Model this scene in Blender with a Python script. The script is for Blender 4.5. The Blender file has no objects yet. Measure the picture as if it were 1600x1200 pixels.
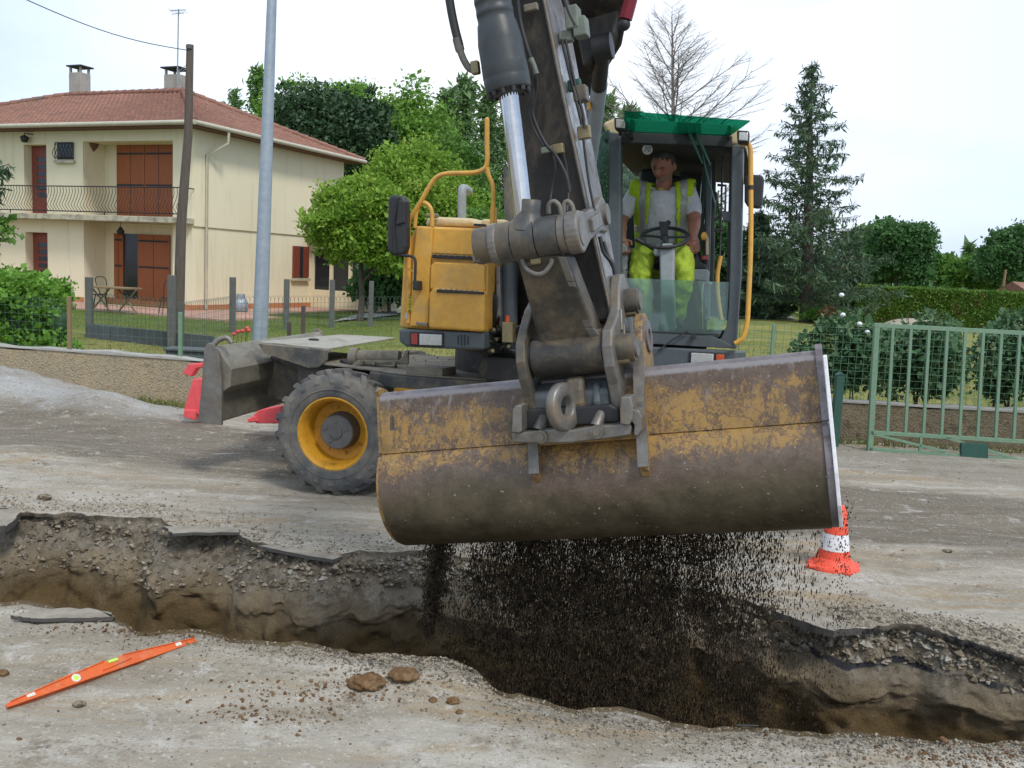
import bpy, math, random
import numpy as np
from mathutils import Vector, Matrix

# ---------------------------------------------------------------- camera
CAM_H, FPX, PITCH, ROLL = 1.85, 1450.0, math.atan(178/1450), 0.047
XA = Vector((1, 0, 0)); UP0 = Vector((0, math.sin(PITCH), math.cos(PITCH))); FW = Vector((0, math.cos(PITCH), -math.sin(PITCH)))
RV = XA*math.cos(ROLL) + UP0*math.sin(ROLL)
UV = -XA*math.sin(ROLL) + UP0*math.cos(ROLL)
EYE = Vector((0, 0, CAM_H))
scene = bpy.context.scene
cd = bpy.data.cameras.new('camera'); cam = bpy.data.objects.new('camera', cd); scene.collection.objects.link(cam)
M = Matrix(((RV.x, UV.x, -FW.x, 0), (RV.y, UV.y, -FW.y, 0), (RV.z, UV.z, -FW.z, CAM_H), (0, 0, 0, 1)))
cam.matrix_world = M
cd.sensor_width = 36; cd.lens = FPX/1600*36; cd.clip_end = 3000; cd.clip_start = 0.05
scene.camera = cam

# ---------------------------------------------------------------- world, sun, exposure
SUN_EL, SUN_AZ = math.radians(52), math.radians(146)      # high, behind the camera and to the right
world = bpy.data.worlds.new('World'); scene.world = world; world.use_nodes = True
wn = world.node_tree; wn.nodes.clear()
wo = wn.nodes.new('ShaderNodeOutputWorld'); bg = wn.nodes.new('ShaderNodeBackground')
sky = wn.nodes.new('ShaderNodeTexSky'); sky.sky_type = 'NISHITA'; sky.sun_disc = False
sky.sun_elevation = SUN_EL; sky.sun_rotation = SUN_AZ; sky.dust_density = 3.0; sky.air_density = 1.2
tc = wn.nodes.new('ShaderNodeTexCoord'); mp = wn.nodes.new('ShaderNodeMapping'); mp.inputs['Scale'].default_value = (1, 1, 2.6)
nz = wn.nodes.new('ShaderNodeTexNoise'); nz.inputs['Scale'].default_value = 1.7; nz.inputs['Detail'].default_value = 5; nz.inputs['Roughness'].default_value = 0.5
cr = wn.nodes.new('ShaderNodeValToRGB')
cr.color_ramp.elements[0].position = 0.34; cr.color_ramp.elements[0].color = (5.4, 6.1, 7.1, 1)
cr.color_ramp.elements[1].position = 0.60; cr.color_ramp.elements[1].color = (8.6, 8.9, 9.3, 1)
mx = wn.nodes.new('ShaderNodeMix'); mx.data_type = 'RGBA'; mx.inputs[0].default_value = 0.86
wn.links.new(tc.outputs['Generated'], mp.inputs[0]); wn.links.new(mp.outputs[0], nz.inputs['Vector'])
wn.links.new(nz.outputs['Fac'], cr.inputs[0]); wn.links.new(sky.outputs[0], mx.inputs[6]); wn.links.new(cr.outputs[0], mx.inputs[7])
sx_ = wn.nodes.new('ShaderNodeSeparateXYZ'); wn.links.new(tc.outputs['Generated'], sx_.inputs[0])
ab = wn.nodes.new('ShaderNodeMath'); ab.operation = 'ABSOLUTE'; wn.links.new(sx_.outputs[0], ab.inputs[0])
mr_ = wn.nodes.new('ShaderNodeMapRange'); mr_.inputs['From Min'].default_value = 0.05; mr_.inputs['From Max'].default_value = 0.55; wn.links.new(ab.outputs[0], mr_.inputs['Value'])
mb_ = wn.nodes.new('ShaderNodeMix'); mb_.data_type = 'RGBA'; mb_.blend_type = 'MULTIPLY'; mb_.inputs[7].default_value = (0.74, 0.84, 0.99, 1); wn.links.new(mr_.outputs[0], mb_.inputs[0]); wn.links.new(mx.outputs[2], mb_.inputs[6])
wn.links.new(mb_.outputs[2], bg.inputs[0]); bg.inputs[1].default_value = 0.10
wn.links.new(bg.outputs[0], wo.inputs[0])
sd = bpy.data.lights.new('sun', 'SUN'); sd.energy = 1.5; sd.angle = math.radians(11); sd.color = (1, 0.96, 0.9)
sun = bpy.data.objects.new('sun', sd); scene.collection.objects.link(sun)
sdir = Vector((math.sin(SUN_AZ)*math.cos(SUN_EL), math.cos(SUN_AZ)*math.cos(SUN_EL), math.sin(SUN_EL)))
sun.rotation_euler = sdir.to_track_quat('Z', 'Y').to_euler(); sun.location = (0, -5, 30)
vs = scene.view_settings; vs.view_transform = 'Standard'; vs.look = 'None'; vs.exposure = 0.60; vs.gamma = 1.0

# ---------------------------------------------------------------- geometry helpers
R = random.Random(7); NR = np.random.RandomState(11)
def ray(px, py): return (FW + RV*((px-800)/FPX) + UV*((600-py)/FPX)).normalized()
def hit(px, py, O, N):
    d = ray(px, py); return EYE + d*((O-EYE).dot(N)/d.dot(N))
def PX(px, py, Y): return hit(px, py, Vector((0, Y, 0)), Vector((0, 1, 0)))
def GR(px, py, z=0.0): return hit(px, py, Vector((0, 0, z)), Vector((0, 0, 1)))
def V(*a): return Vector(a)

def h3(ix, iy, iz, s):
    n = (ix*374761393 + iy*668265263 + iz*2147483647*3 + s*1274126177) & 0xffffffff
    n = ((n ^ (n >> 13))*1274126177) & 0xffffffff
    return ((n ^ (n >> 16)) & 0xffff)/65535.0
def vn(P, scale, seed=0):
    P = np.asarray(P, float)*scale; i = np.floor(P).astype(np.int64); f = P-i; f = f*f*(3-2*f)
    r = 0
    for a in (0, 1):
        for b in (0, 1):
            for c in (0, 1):
                w = (f[:, 0] if a else 1-f[:, 0])*(f[:, 1] if b else 1-f[:, 1])*(f[:, 2] if c else 1-f[:, 2])
                r = r + w*h3(i[:, 0]+a, i[:, 1]+b, i[:, 2]+c, seed)
    return r*2-1
def fbm(P, scale, octv=4, seed=0, g=0.5):
    r = 0; a = 1.0
    for o in range(octv): r = r + a*vn(P, scale*2**o, seed+o); a *= g
    return r

class MB:
    """collects shapes; build() links them as ONE mesh object"""
    def __init__(s): s.v = []; s.f = []; s.sm = []
    def add(s, vs_, fs, smooth=False):
        b = len(s.v); s.v += [tuple(x) for x in vs_]; s.f += [tuple(b+i for i in f) for f in fs]; s.sm += [smooth]*len(fs); return s
    def prism(s, pts, vec):
        pts = [Vector(p) for p in pts]; n = len(pts); q = [p+vec for p in pts]
        s.add(pts+q, [tuple(range(n))[::-1], tuple(range(n, 2*n))]+[(i, (i+1) % n, n+(i+1) % n, n+i) for i in range(n)])
        return s
    def box(s, c, sx, sy, sz, ax=None):
        X, Y, Z = ax or (V(1, 0, 0), V(0, 1, 0), V(0, 0, 1)); c = Vector(c)
        a = c-X*sx/2-Y*sy/2-Z*sz/2
        return s.prism([a, a+X*sx, a+X*sx+Y*sy, a+Y*sy], Z*sz)
    def tube(s, pts, rad, seg=10, cap=True, flat=None):
        pts = [Vector(p) for p in pts]; n = len(pts)
        if not hasattr(rad, '__len__'): rad = [rad]*n
        t0 = (pts[1]-pts[0]).normalized(); up = V(0, 0, 1) if abs(t0.z) < 0.9 else V(1, 0, 0)
        a = t0.cross(up).normalized(); vs_ = []; 
        for i in range(n):
            t = ((pts[min(i+1, n-1)]-pts[i]).normalized()+(pts[i]-pts[max(i-1, 0)]).normalized())
            t = t.normalized() if t.length > 1e-6 else t0
            a = (a-t*a.dot(t)).normalized(); b = t.cross(a)
            for k in range(seg):
                g = 2*math.pi*k/seg; vs_.append(pts[i]+(a*math.cos(g)+b*math.sin(g))*rad[i])
        fs = [(i*seg+k, i*seg+(k+1) % seg, (i+1)*seg+(k+1) % seg, (i+1)*seg+k) for i in range(n-1) for k in range(seg)]
        s.add(vs_, fs, True)
        if cap: s.add(vs_[:seg], [tuple(range(seg))[::-1]]); s.add(vs_[-seg:], [tuple(range(seg))])
        return s
    def cyl(s, a, b, r, r2=None, seg=24): return s.tube([a, b], [r, r if r2 is None else r2], seg)
    def lathe(s, c, axis, prof, seg=40, smooth=True):   # prof: (radius, along)
        axis = axis.normalized(); up = V(0, 0, 1) if abs(axis.z) < 0.9 else V(1, 0, 0)
        a = axis.cross(up).normalized(); b = axis.cross(a); vs_ = []
        for r, h in prof:
            for k in range(seg):
                g = 2*math.pi*k/seg; vs_.append(c+axis*h+(a*math.cos(g)+b*math.sin(g))*r)
        fs = [(i*seg+k, (i+1)*seg+k, (i+1)*seg+(k+1) % seg, i*seg+(k+1) % seg) for i in range(len(prof)-1) for k in range(seg)]
        return s.add(vs_, fs, smooth)
    def ball(s, c, rx, ry=None, rz=None, ax=None, seg=14, ring=9):
        ry = rx if ry is None else ry; rz = rx if rz is None else rz
        X, Y, Z = ax or (V(1, 0, 0), V(0, 1, 0), V(0, 0, 1)); vs_ = []; c = Vector(c)
        for i in range(ring+1):
            t = math.pi*i/ring; rr = max(math.sin(t), 0.001)
            for k in range(seg):
                g = 2*math.pi*k/seg; vs_.append(c+X*(rx*rr*math.cos(g))+Y*(ry*rr*math.sin(g))+Z*(rz*math.cos(t)))
        fs = [(i*seg+k, (i+1)*seg+k, (i+1)*seg+(k+1) % seg, i*seg+(k+1) % seg) for i in range(ring) for k in range(seg)]
        return s.add(vs_, fs, True)
    def ring(s, c, axis, ro, ri, h, seg=32):      # flat ring with a hole
        return s.lathe(c, axis, [(ri, 0), (ro, 0), (ro, h), (ri, h), (ri, 0)], seg, False)
    def build(s, name, m, parent=None, bevel=0.0, loc=None, seg=2, **tags):
        me = bpy.data.meshes.new(name)
        L = root_loc(parent) if parent is not None else (Vector(loc) if loc is not None else base_of(s.v))
        me.from_pydata([(a-L.x, b-L.y, c-L.z) for a, b, c in s.v], [], s.f); me.update()
        me.polygons.foreach_set('use_smooth', s.sm)
        return link(name, me, m, parent, L, bevel, seg, tags)

def base_of(vs_):
    a = np.array(vs_); return Vector((float((a[:, 0].min()+a[:, 0].max())/2), float((a[:, 1].min()+a[:, 1].max())/2), float(a[:, 2].min())))
def root_loc(o):
    while o.parent is not None: o = o.parent
    return o.location.copy()
def link(name, me, m, parent, L, bevel=0, seg=2, tags=None):
    o = bpy.data.objects.new(name, me); scene.collection.objects.link(o)
    if m is not None:
        for mm in (m if isinstance(m, (list, tuple)) else [m]): me.materials.append(mm)
    if parent is not None: o.parent = parent
    else: o.location = L
    if bevel:
        b = o.modifiers.new('bevel', 'BEVEL'); b.width = bevel; b.segments = seg; b.limit_method = 'ANGLE'; b.angle_limit = math.radians(40)
        b.harden_normals = False
    for k, v in (tags or {}).items(): o[k] = v
    return o
def npmesh(name, v, f, m, parent=None, smooth=False, loc=None, mi=None, **tags):
    """v (N,3), f (M,3|4) numpy"""
    me = bpy.data.meshes.new(name); v = np.asarray(v, np.float64); f = np.asarray(f, np.int32); k = f.shape[1]
    L = root_loc(parent) if parent is not None else (Vector(loc) if loc is not None else base_of(v))
    v = v-np.array(L)
    me.vertices.add(len(v)); me.vertices.foreach_set('co', v.astype(np.float32).ravel())
    me.loops.add(f.size); me.loops.foreach_set('vertex_index', f.ravel())
    me.polygons.add(len(f)); me.polygons.foreach_set('loop_start', np.arange(0, f.size, k, dtype=np.int32))
    me.polygons.foreach_set('loop_total', np.full(len(f), k, np.int32))
    me.polygons.foreach_set('use_smooth', np.full(len(f), smooth))
    if mi is not None: me.polygons.foreach_set('material_index', np.asarray(mi, np.int32))
    me.update(calc_edges=True)
    return link(name, me, m, parent, L, 0, 2, tags)
def thing(name, loc, label, cat, group=None):
    o = bpy.data.objects.new(name, None); scene.collection.objects.link(o); o.location = loc; o.empty_display_size = 0.2
    o['label'] = label; o['category'] = cat
    if group: o['group'] = group
    return o
def tag(o, label, cat, group=None):
    o['label'] = label; o['category'] = cat
    if group: o['group'] = group
    return o
def smoothpath(pts, n=6):
    pts = [Vector(p) for p in pts]; out = []
    P = [pts[0]*2-pts[1]]+pts+[pts[-1]*2-pts[-2]]
    for i in range(1, len(P)-2):
        for k in range(n):
            t = k/n; a, b, c, d = P[i-1], P[i], P[i+1], P[i+2]
            out.append(0.5*((2*b)+(c-a)*t+(2*a-5*b+4*c-d)*t*t+(3*b-a-3*c+d)*t**3))
    out.append(pts[-1]); return out

# ---------------------------------------------------------------- materials
class G:
    def __init__(s, name):
        s.m = bpy.data.materials.new(name); s.m.use_nodes = True; s.t = s.m.node_tree; s.t.nodes.clear()
        s.out = s.t.nodes.new('ShaderNodeOutputMaterial'); s.tc = s.t.nodes.new('ShaderNodeTexCoord')
    def n(s, typ, **kw):
        x = s.t.nodes.new('ShaderNode'+typ)
        for k, v in kw.items():
            if k in x.inputs or k[0] == 'i' and k[1:].isdigit():
                sock = x.inputs[int(k[1:])] if (k[0] == 'i' and k[1:].isdigit()) else x.inputs[k]
                s.set(sock, v)
            else: setattr(x, k, v)
        return x
    def set(s, sock, v):
        if isinstance(v, bpy.types.NodeSocket): s.t.links.new(v, sock)
        elif isinstance(v, (tuple, list)) and len(v) == 3 and sock.type == 'RGBA': sock.default_value = (*v, 1)
        else: sock.default_value = v
    def coord(s, sc=(1, 1, 1), rot=(0, 0, 0), src='Object'):
        mp = s.n('Mapping'); mp.inputs['Scale'].default_value = sc; mp.inputs['Rotation'].default_value = rot
        s.t.links.new(s.tc.outputs[src], mp.inputs[0]); return mp.outputs[0]
    def noise(s, scale, detail=4, rough=0.6, vec=None, dist=0.0):
        x = s.n('TexNoise', Scale=scale, Detail=detail, Roughness=rough, Distortion=dist)
        s.t.links.new(vec if vec is not None else s.tc.outputs['Object'], x.inputs['Vector']); return x.outputs['Fac']
    def ramp(s, fac, a, b, ca=0.0, cb=1.0):
        x = s.n('MapRange'); s.set(x.inputs['Value'], fac); x.inputs['From Min'].default_value = a; x.inputs['From Max'].default_value = b
        x.inputs['To Min'].default_value = ca; x.inputs['To Max'].default_value = cb; return x.outputs[0]
    def mix(s, fac, a, b, mode='MIX'):
        x = s.n('Mix', data_type='RGBA', blend_type=mode); s.set(x.inputs[0], fac); s.set(x.inputs[6], a); s.set(x.inputs[7], b); return x.outputs[2]
    def math(s, op, a, b=0.0, clamp=False):
        x = s.n('Math', operation=op, use_clamp=clamp); s.set(x.inputs[0], a); s.set(x.inputs[1], b); return x.outputs[0]
    def attr(s, name):
        x = s.n('Attribute', attribute_name=name); return x.outputs['Fac']
    def bump(s, h, strength=0.3, dist=0.01, prev=None):
        x = s.n('Bump', Strength=strength, Distance=dist, Height=h)
        if prev is not None: s.set(x.inputs['Normal'], prev)
        return x.outputs[0]
    def finish(s, col, rough=0.6, metal=0.0, normal=None, spec=0.4, trans=None):
        b = s.n('BsdfPrincipled'); s.set(b.inputs['Base Color'], col); s.set(b.inputs['Roughness'], rough); s.set(b.inputs['Metallic'], metal)
        s.set(b.inputs['Specular IOR Level'], spec)
        if normal is not None: s.set(b.inputs['Normal'], normal)
        if trans:
            t = s.n('BsdfTranslucent'); s.set(t.inputs[0], col); mxs = s.n('MixShader'); mxs.inputs[0].default_value = trans
            s.t.links.new(b.outputs[0], mxs.inputs[1]); s.t.links.new(t.outputs[0], mxs.inputs[2]); s.t.links.new(mxs.outputs[0], s.out.inputs[0])
        else: s.t.links.new(b.outputs[0], s.out.inputs[0])
        return s.m

def mat(name, c1, c2=None, sc=3.0, rough=0.6, metal=0.0, bump=0.15, bsc=60.0, dirt=None, dt=0.5, dsc=4.0, dw=0.12, spec=0.4, bd=0.003, stretch=None):
    g = G(name); c2 = c2 or tuple(x*0.75 for x in c1)
    vec = g.coord(stretch) if stretch else None
    col = g.mix(g.ramp(g.noise(sc, 5, 0.65, vec), 0.3, 0.7), c1, c2); r = rough
    if dirt:
        f = g.ramp(g.noise(dsc, 7, 0.7, vec, 0.3), dt-dw, dt+dw); col = g.mix(f, col, dirt); r = g.math('MULTIPLY_ADD', f, 0.2); r.node.inputs[2].default_value = rough
    q = g.ramp(g.noise(sc*6.3, 7, 0.75, vec), 0.3, 0.7, 0.84, 1.12); col = g.mix(1.0, col, g.n('CombineColor', i0=q, i1=q, i2=q).outputs[0], 'MULTIPLY')
    if rough > .12: r = g.math('ADD', r, g.ramp(g.noise(sc*4.1, 5, 0.7), 0.3, 0.7, -0.09, 0.12), True)
    nm = g.bump(g.noise(bsc, 4, 0.6), bump, bd) if bump else None
    return g.finish(col, r, metal, nm, spec)

def leafmat(name, c1, c2, sc=0.6, trans=0.25, c3=None):
    g = G(name); f = g.ramp(g.noise(sc, 3, 0.6), 0.35, 0.65); col = g.mix(f, c1, c2)
    f2 = g.ramp(g.noise(9.0, 2, 0.5), 0.3, 0.75, 0.65, 1.3); col = g.mix(1.0, col, g.n('CombineColor', i0=f2, i1=f2, i2=f2).outputs[0], 'MULTIPLY')
    if c3: col = g.mix(g.ramp(g.noise(sc*2.5, 3, 0.6), 0.58, 0.68), col, c3)
    return g.finish(col, 0.55, 0, None, 0.3, trans)

def glassmat(name, tint, alpha, rough=0.03, ior=1.5):
    g = G(name); gl = g.n('BsdfGlossy', Color=(1, 1, 1), Roughness=rough); tr = g.n('BsdfTransparent', Color=tint)
    df = g.n('BsdfDiffuse', Color=tuple(0.55*x for x in tint)); m0 = g.n('MixShader', i0=alpha); g.t.links.new(tr.outputs[0], m0.inputs[1]); g.t.links.new(df.outputs[0], m0.inputs[2])
    fr = g.n('Fresnel', IOR=ior); m1 = g.n('MixShader'); g.t.links.new(fr.outputs[0], m1.inputs[0]); g.t.links.new(m0.outputs[0], m1.inputs[1]); g.t.links.new(gl.outputs[0], m1.inputs[2])
    g.t.links.new(m1.outputs[0], g.out.inputs[0]); return g.m

MT = {}
MT['yellow'] = mat('yellow_paint', (0.66, 0.35, 0.045), (0.60, 0.32, 0.06), 2.5, 0.42, 0, 0.05, 40, dirt=(0.42, 0.30, 0.14), dt=0.66, dsc=3.5, dw=0.16)
MT['rim'] = mat('rim_yellow', (0.62, 0.31, 0.02), (0.50, 0.25, 0.025), 3, 0.45, 0, 0.05, 40, dirt=(0.12, 0.06, 0.02), dt=0.66, dsc=7)
MT['cream'] = mat('cream_paint', (0.62, 0.50, 0.28), None, 2, 0.45, 0, 0.05)
MT['dark'] = mat('dark_grey_paint', (0.050, 0.058, 0.060), (0.035, 0.04, 0.042), 4, 0.42, 0.0, 0.12, 50, dirt=(0.16, 0.14, 0.11), dt=0.64, dsc=5, dw=0.14)
MT['arm'] = mat('arm_dark_steel', (0.028, 0.026, 0.023), (0.018, 0.017, 0.016), 5, 0.5, 0.0, 0.3, 30, dirt=(0.13, 0.105, 0.07), dt=0.66, dsc=9, dw=0.16, stretch=(1, 1, .35))
MT['armside'] = mat('arm_side_lit_worn', (0.33, 0.325, 0.32), (0.22, 0.21, 0.20), 6, 0.32, 0.55, 0.2, 40, dirt=(0.10, 0.075, 0.05), dt=0.58, dsc=8)  # pale tone carries the light falling on the stick's side
MT['linkdark'] = mat('link_brown_steel', (0.050, 0.046, 0.040), (0.033, 0.031, 0.028), 5, 0.42, 0.1, 0.35, 50, dirt=(0.17, 0.13, 0.08), dt=0.60, dsc=6, dw=0.15)
MT['link'] = mat('link_steel', (0.080, 0.082, 0.078), (0.050, 0.050, 0.047), 6, 0.40, 0.2, 0.35, 60, dirt=(0.18, 0.14, 0.085), dt=0.56, dsc=5, dw=0.14)
MT['worn'] = mat('worn_steel', (0.24, 0.23, 0.21), (0.13, 0.12, 0.105), 8, 0.42, 0.45, 0.35, 70, dirt=(0.22, 0.17, 0.11), dt=0.60, dsc=7, dw=0.1)
MT['chassis'] = mat('chassis_paint', (0.050, 0.056, 0.058), (0.08, 0.08, 0.075), 5, 0.6, 0, 0.2, 60, dirt=(0.20, 0.17, 0.12), dt=0.56, dsc=4)
MT['dusty'] = mat('dusty_plate', (0.26, 0.235, 0.185), (0.19, 0.17, 0.13), 4, 0.85, 0, 0.4, 50, dirt=(0.10, 0.09, 0.07), dt=0.62, dsc=9)
MT['blade'] = mat('blade_steel', (0.30, 0.275, 0.215), (0.20, 0.185, 0.15), 2.5, 0.45, 0.25, 0.2, 40, dirt=(0.07, 0.06, 0.045), dt=0.6, dsc=3, stretch=(1, .4, 1))
MT['cabgrey'] = mat('cab_grey', (0.085, 0.10, 0.105), (0.07, 0.082, 0.086), 2, 0.4, 0, 0.05, 60, dirt=(0.15, 0.14, 0.12), dt=0.7, dsc=6)
MT['black'] = mat('black_plastic', (0.022, 0.023, 0.025), (0.03, 0.03, 0.03), 4, 0.5, 0, 0.1)
MT['inner'] = mat('cab_lining', (0.028, 0.033, 0.032), None, 4, 0.75, 0, 0.1)
MT['ltgrey'] = mat('light_grey_plastic', (0.30, 0.33, 0.33), (0.26, 0.29, 0.29), 4, 0.5, 0, 0.05)
MT['rubber'] = mat('tyre_rubber', (0.060, 0.064, 0.068), (0.095, 0.098, 0.098), 5, 0.85, 0, 0.4, 35, dirt=(0.22, 0.20, 0.165), dt=0.54, dsc=4, dw=0.16)
MT['hubgrey'] = mat('hub_grey', (0.15, 0.145, 0.14), (0.10, 0.10, 0.10), 8, 0.6, 0.2, 0.2)
MT['chrome'] = mat('chrome', (0.62, 0.62, 0.62), (0.55, 0.55, 0.56), 3, 0.09, 1.0, 0)
MT['galv'] = mat('galvanised_steel', (0.33, 0.38, 0.41), (0.27, 0.32, 0.36), 2, 0.45, 0.3, 0.05)
MT['red'] = mat('red_plastic', (0.78, 0.12, 0.13), (0.68, 0.07, 0.08), 3, 0.45, 0, 0.05)
MT['darkred'] = mat('dark_red_hose', (0.20, 0.008, 0.02), None, 4, 0.4)
MT['orange'] = mat('level_orange', (0.66, 0.13, 0.025), (0.56, 0.105, 0.03), 9, 0.4, 0, 0.1, 40, dirt=(0.42, 0.25, 0.15), dt=0.66, dsc=16)
MT['cone'] = mat('cone_orange', (0.85, 0.10, 0.05), (0.75, 0.09, 0.05), 5, 0.5, 0, 0.05, dirt=(0.4, 0.2, 0.15), dt=0.68, dsc=14)
MT['white'] = mat('white_band', (0.78, 0.78, 0.80), (0.70, 0.70, 0.71), 8, 0.5, 0, 0.05, dirt=(0.4, 0.38, 0.34), dt=0.68, dsc=14)
MT['lamp'] = mat('lamp_lens', (0.60, 0.60, 0.56), (0.42, 0.42, 0.40), 30, 0.12, 0.3, 0.3, 90)
MT['amber'] = mat('amber_lens', (0.55, 0.10, 0.03), None, 10, 0.2)
MT['redlens'] = mat('red_lens', (0.35, 0.05, 0.04), None, 10, 0.25)
MT['green'] = mat('green_paint', (0.13, 0.24, 0.155), (0.17, 0.27, 0.18), 4, 0.6, 0, 0.2, dirt=(0.22, 0.23, 0.15), dt=0.64, dsc=9)
MT['dkgreen'] = mat('dark_green_paint', (0.03, 0.10, 0.075), None, 4, 0.5)
MT['glassg'] = glassmat('green_glass', (0.72, 0.90, 0.84), 0.16)
MT['visor'] = (lambda g: (lambda m1, tr, tl: (g.t.links.new(tr.outputs[0], m1.inputs[1]), g.t.links.new(tl.outputs[0], m1.inputs[2]), g.t.links.new(m1.outputs[0], g.out.inputs[0]), g.m)[-1])(g.n('MixShader', i0=0.30), g.n('BsdfTransparent', Color=(0.13, 0.50, 0.36)), g.n('BsdfTranslucent', Color=(0.025, 0.13, 0.085))))(G('visor_green'))
MT['clear'] = glassmat('clear_plastic', (0.85, 0.92, 0.95), 0.25)
MT['brass'] = mat('brass_fitting', (0.30, 0.24, 0.12), (0.2, 0.17, 0.1), 20, 0.4, 0.6)
MT['wood'] = mat('weathered_wood', (0.13, 0.105, 0.085), (0.08, 0.065, 0.055), 6, 0.9, 0, 0.5, 20, stretch=(4, 4, .5))
MT['bark'] = mat('bark', (0.10, 0.085, 0.07), (0.06, 0.05, 0.042), 6, 0.9, 0, 0.6, 12)
MT['skin'] = mat('tanned_skin', (0.36, 0.165, 0.11), (0.30, 0.13, 0.085), 14, 0.5, 0, 0.1, 80, spec=0.35)
MT['hair'] = mat('grey_hair', (0.035, 0.035, 0.032), (0.10, 0.10, 0.095), 60, 0.8, 0, 0.6, 90)
MT['shirt'] = mat('white_cotton', (0.62, 0.64, 0.66), (0.50, 0.52, 0.56), 7, 0.9, 0, 0.3, 14, bd=0.012)
MT['hivis'] = mat('hivis_yellow', (0.46, 0.66, 0.02), (0.36, 0.54, 0.02), 7, 0.75, 0, 0.5, 11, bd=0.018)
MT['tape'] = mat('reflective_tape', (0.42, 0.43, 0.40), None, 9, 0.4, 0.2, 0.2)
MT['clamp'] = mat('pale_clamp', (0.20, 0.23, 0.19), (0.12, 0.13, 0.11), 9, 0.6, 0.1, 0.2)
# ================================================================ GROUND
NEAR = [(-9, 6.35), (-6, 5.5), (-3.6, 4.93), (-2.63, 4.68), (-1.97, 4.56), (-1.77, 4.39), (-1.43, 4.39), (-1.08, 4.27), (-.66, 4.17), (-.3, 4.18), (-.11, 4.06), (.04, 3.91), (.28, 3.79), (.5, 3.77), (.76, 3.70), (1.04, 3.72), (1.27, 3.68), (1.53, 3.67), (1.73, 3.63), (2.17, 3.6), (3.2, 3.42), (9, 2.3)]
FAR = [(-9, 7.8), (-6, 7.0), (-4.2, 6.55), (-3.42, 6.35), (-3.03, 6.48), (-2.44, 6.39), (-2.24, 6.12), (-1.82, 6.14), (-1.62, 5.87), (-1.42, 5.76), (-1.08, 5.68), (-.94, 5.81), (-.52, 5.77), (-.11, 5.7), (.5, 5.5), (1.19, 5.29), (1.51, 5.07), (1.72, 5.05), (1.88, 4.88), (2.15, 4.87), (2.41, 4.68), (2.68, 4.55), (4, 4.2), (9, 3.0)]
WALLP = [(-30, 15.5), (-12, 13), (-6.6, 11.9), (-3.7, 11.3), (0, 11.15), (3.9, 11.0), (9, 10.6), (30, 9.5)]
def ip(tab, x): return np.interp(x, [a for a, b in tab], [b for a, b in tab])
def P3(x, y, z=0.0):
    x = np.asarray(x, float); return np.stack([x, np.asarray(y, float)+0*x, z+0*x], 1)
def edge(tab, x, seed):
    b = ip(tab, x); n = fbm(P3(x, 0*x), 2.2, 5, seed, 0.6)
    return b+0.055*n
def sm(a, b, x): t = np.clip((x-a)/(b-a), 0, 1); return t*t*(3-2*t)
def road_z(x, y):
    p = P3(x, y); z = 0.018*fbm(p, 0.7, 3, 3)+0.006*fbm(p, 5, 3, 5)+0.0035*fbm(p, 19, 2, 8)
    s = y+0.24*x
    z = z-0.05*np.exp(-((s-8.2)/0.45)**2)+0.035*np.exp(-((s-7.3)/0.25)**2)*(0.6+0.6*fbm(p, 1.3, 2, 9))
    yw = ip(WALLP, x); d = yw-y                      # gravel heap against the left wall
    heap = (0.42*sm(-3.9, -6.6, x)+0.10)*sm(2.6, 0.2, d)*sm(-3.2, -4.6, x)*sm(-3, -1, -d*0-1) if False else (0.32*sm(-4.2, -6.8, x))*sm(2.0, 0.3, d)
    heap = heap+0.22*np.exp(-((x+4.75)/0.55)**2-((y-10.6)/0.45)**2)
    z = z+heap*(1+0.12*fbm(p, 2.5, 3, 21))
    z = z+0.05*np.exp(-((x-2.9)/1.0)**2-((y-4.95)/0.28)**2)        # gravel ridge on the far bank, right
    z = z+0.035*np.exp(-((x+0.35)/0.5)**2-((y-4.08)/0.16)**2)+0.03*np.exp(-((x-2.0)/0.6)**2-((y-3.55)/0.15)**2)
    return z
xs = np.concatenate([np.linspace(-14, -4.2, 150, endpoint=False), np.linspace(-4.2, 3.4, 420, endpoint=False), np.linspace(3.4, 14, 160)])
def sheet(cols):   # list of (N,3) arrays -> verts, quads
    n = len(cols[0]); v = np.concatenate(cols); f = []
    i = np.arange(n-1)
    for r in range(len(cols)-1): f.append(np.stack([r*n+i, r*n+i+1, (r+1)*n+i+1, (r+1)*n+i], 1))
    return v, np.concatenate(f)
yN = edge(NEAR, xs, 31); yF = edge(FAR, xs, 47)
nearrows = []
for t in np.linspace(0, 1, 130)**1.15:
    y = yN*(1-t)+t*0.4; z = road_z(xs, y); z = z-0.02*np.exp(-t*60); nearrows.append(np.stack([xs, y, z], 1))
farrows = []
for t in np.linspace(0, 1, 190)**1.45:
    y = yF*(1-t)+t*(ip(WALLP, xs)+0.4); farrows.append(np.stack([xs, y, road_z(xs, y)], 1))

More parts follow.
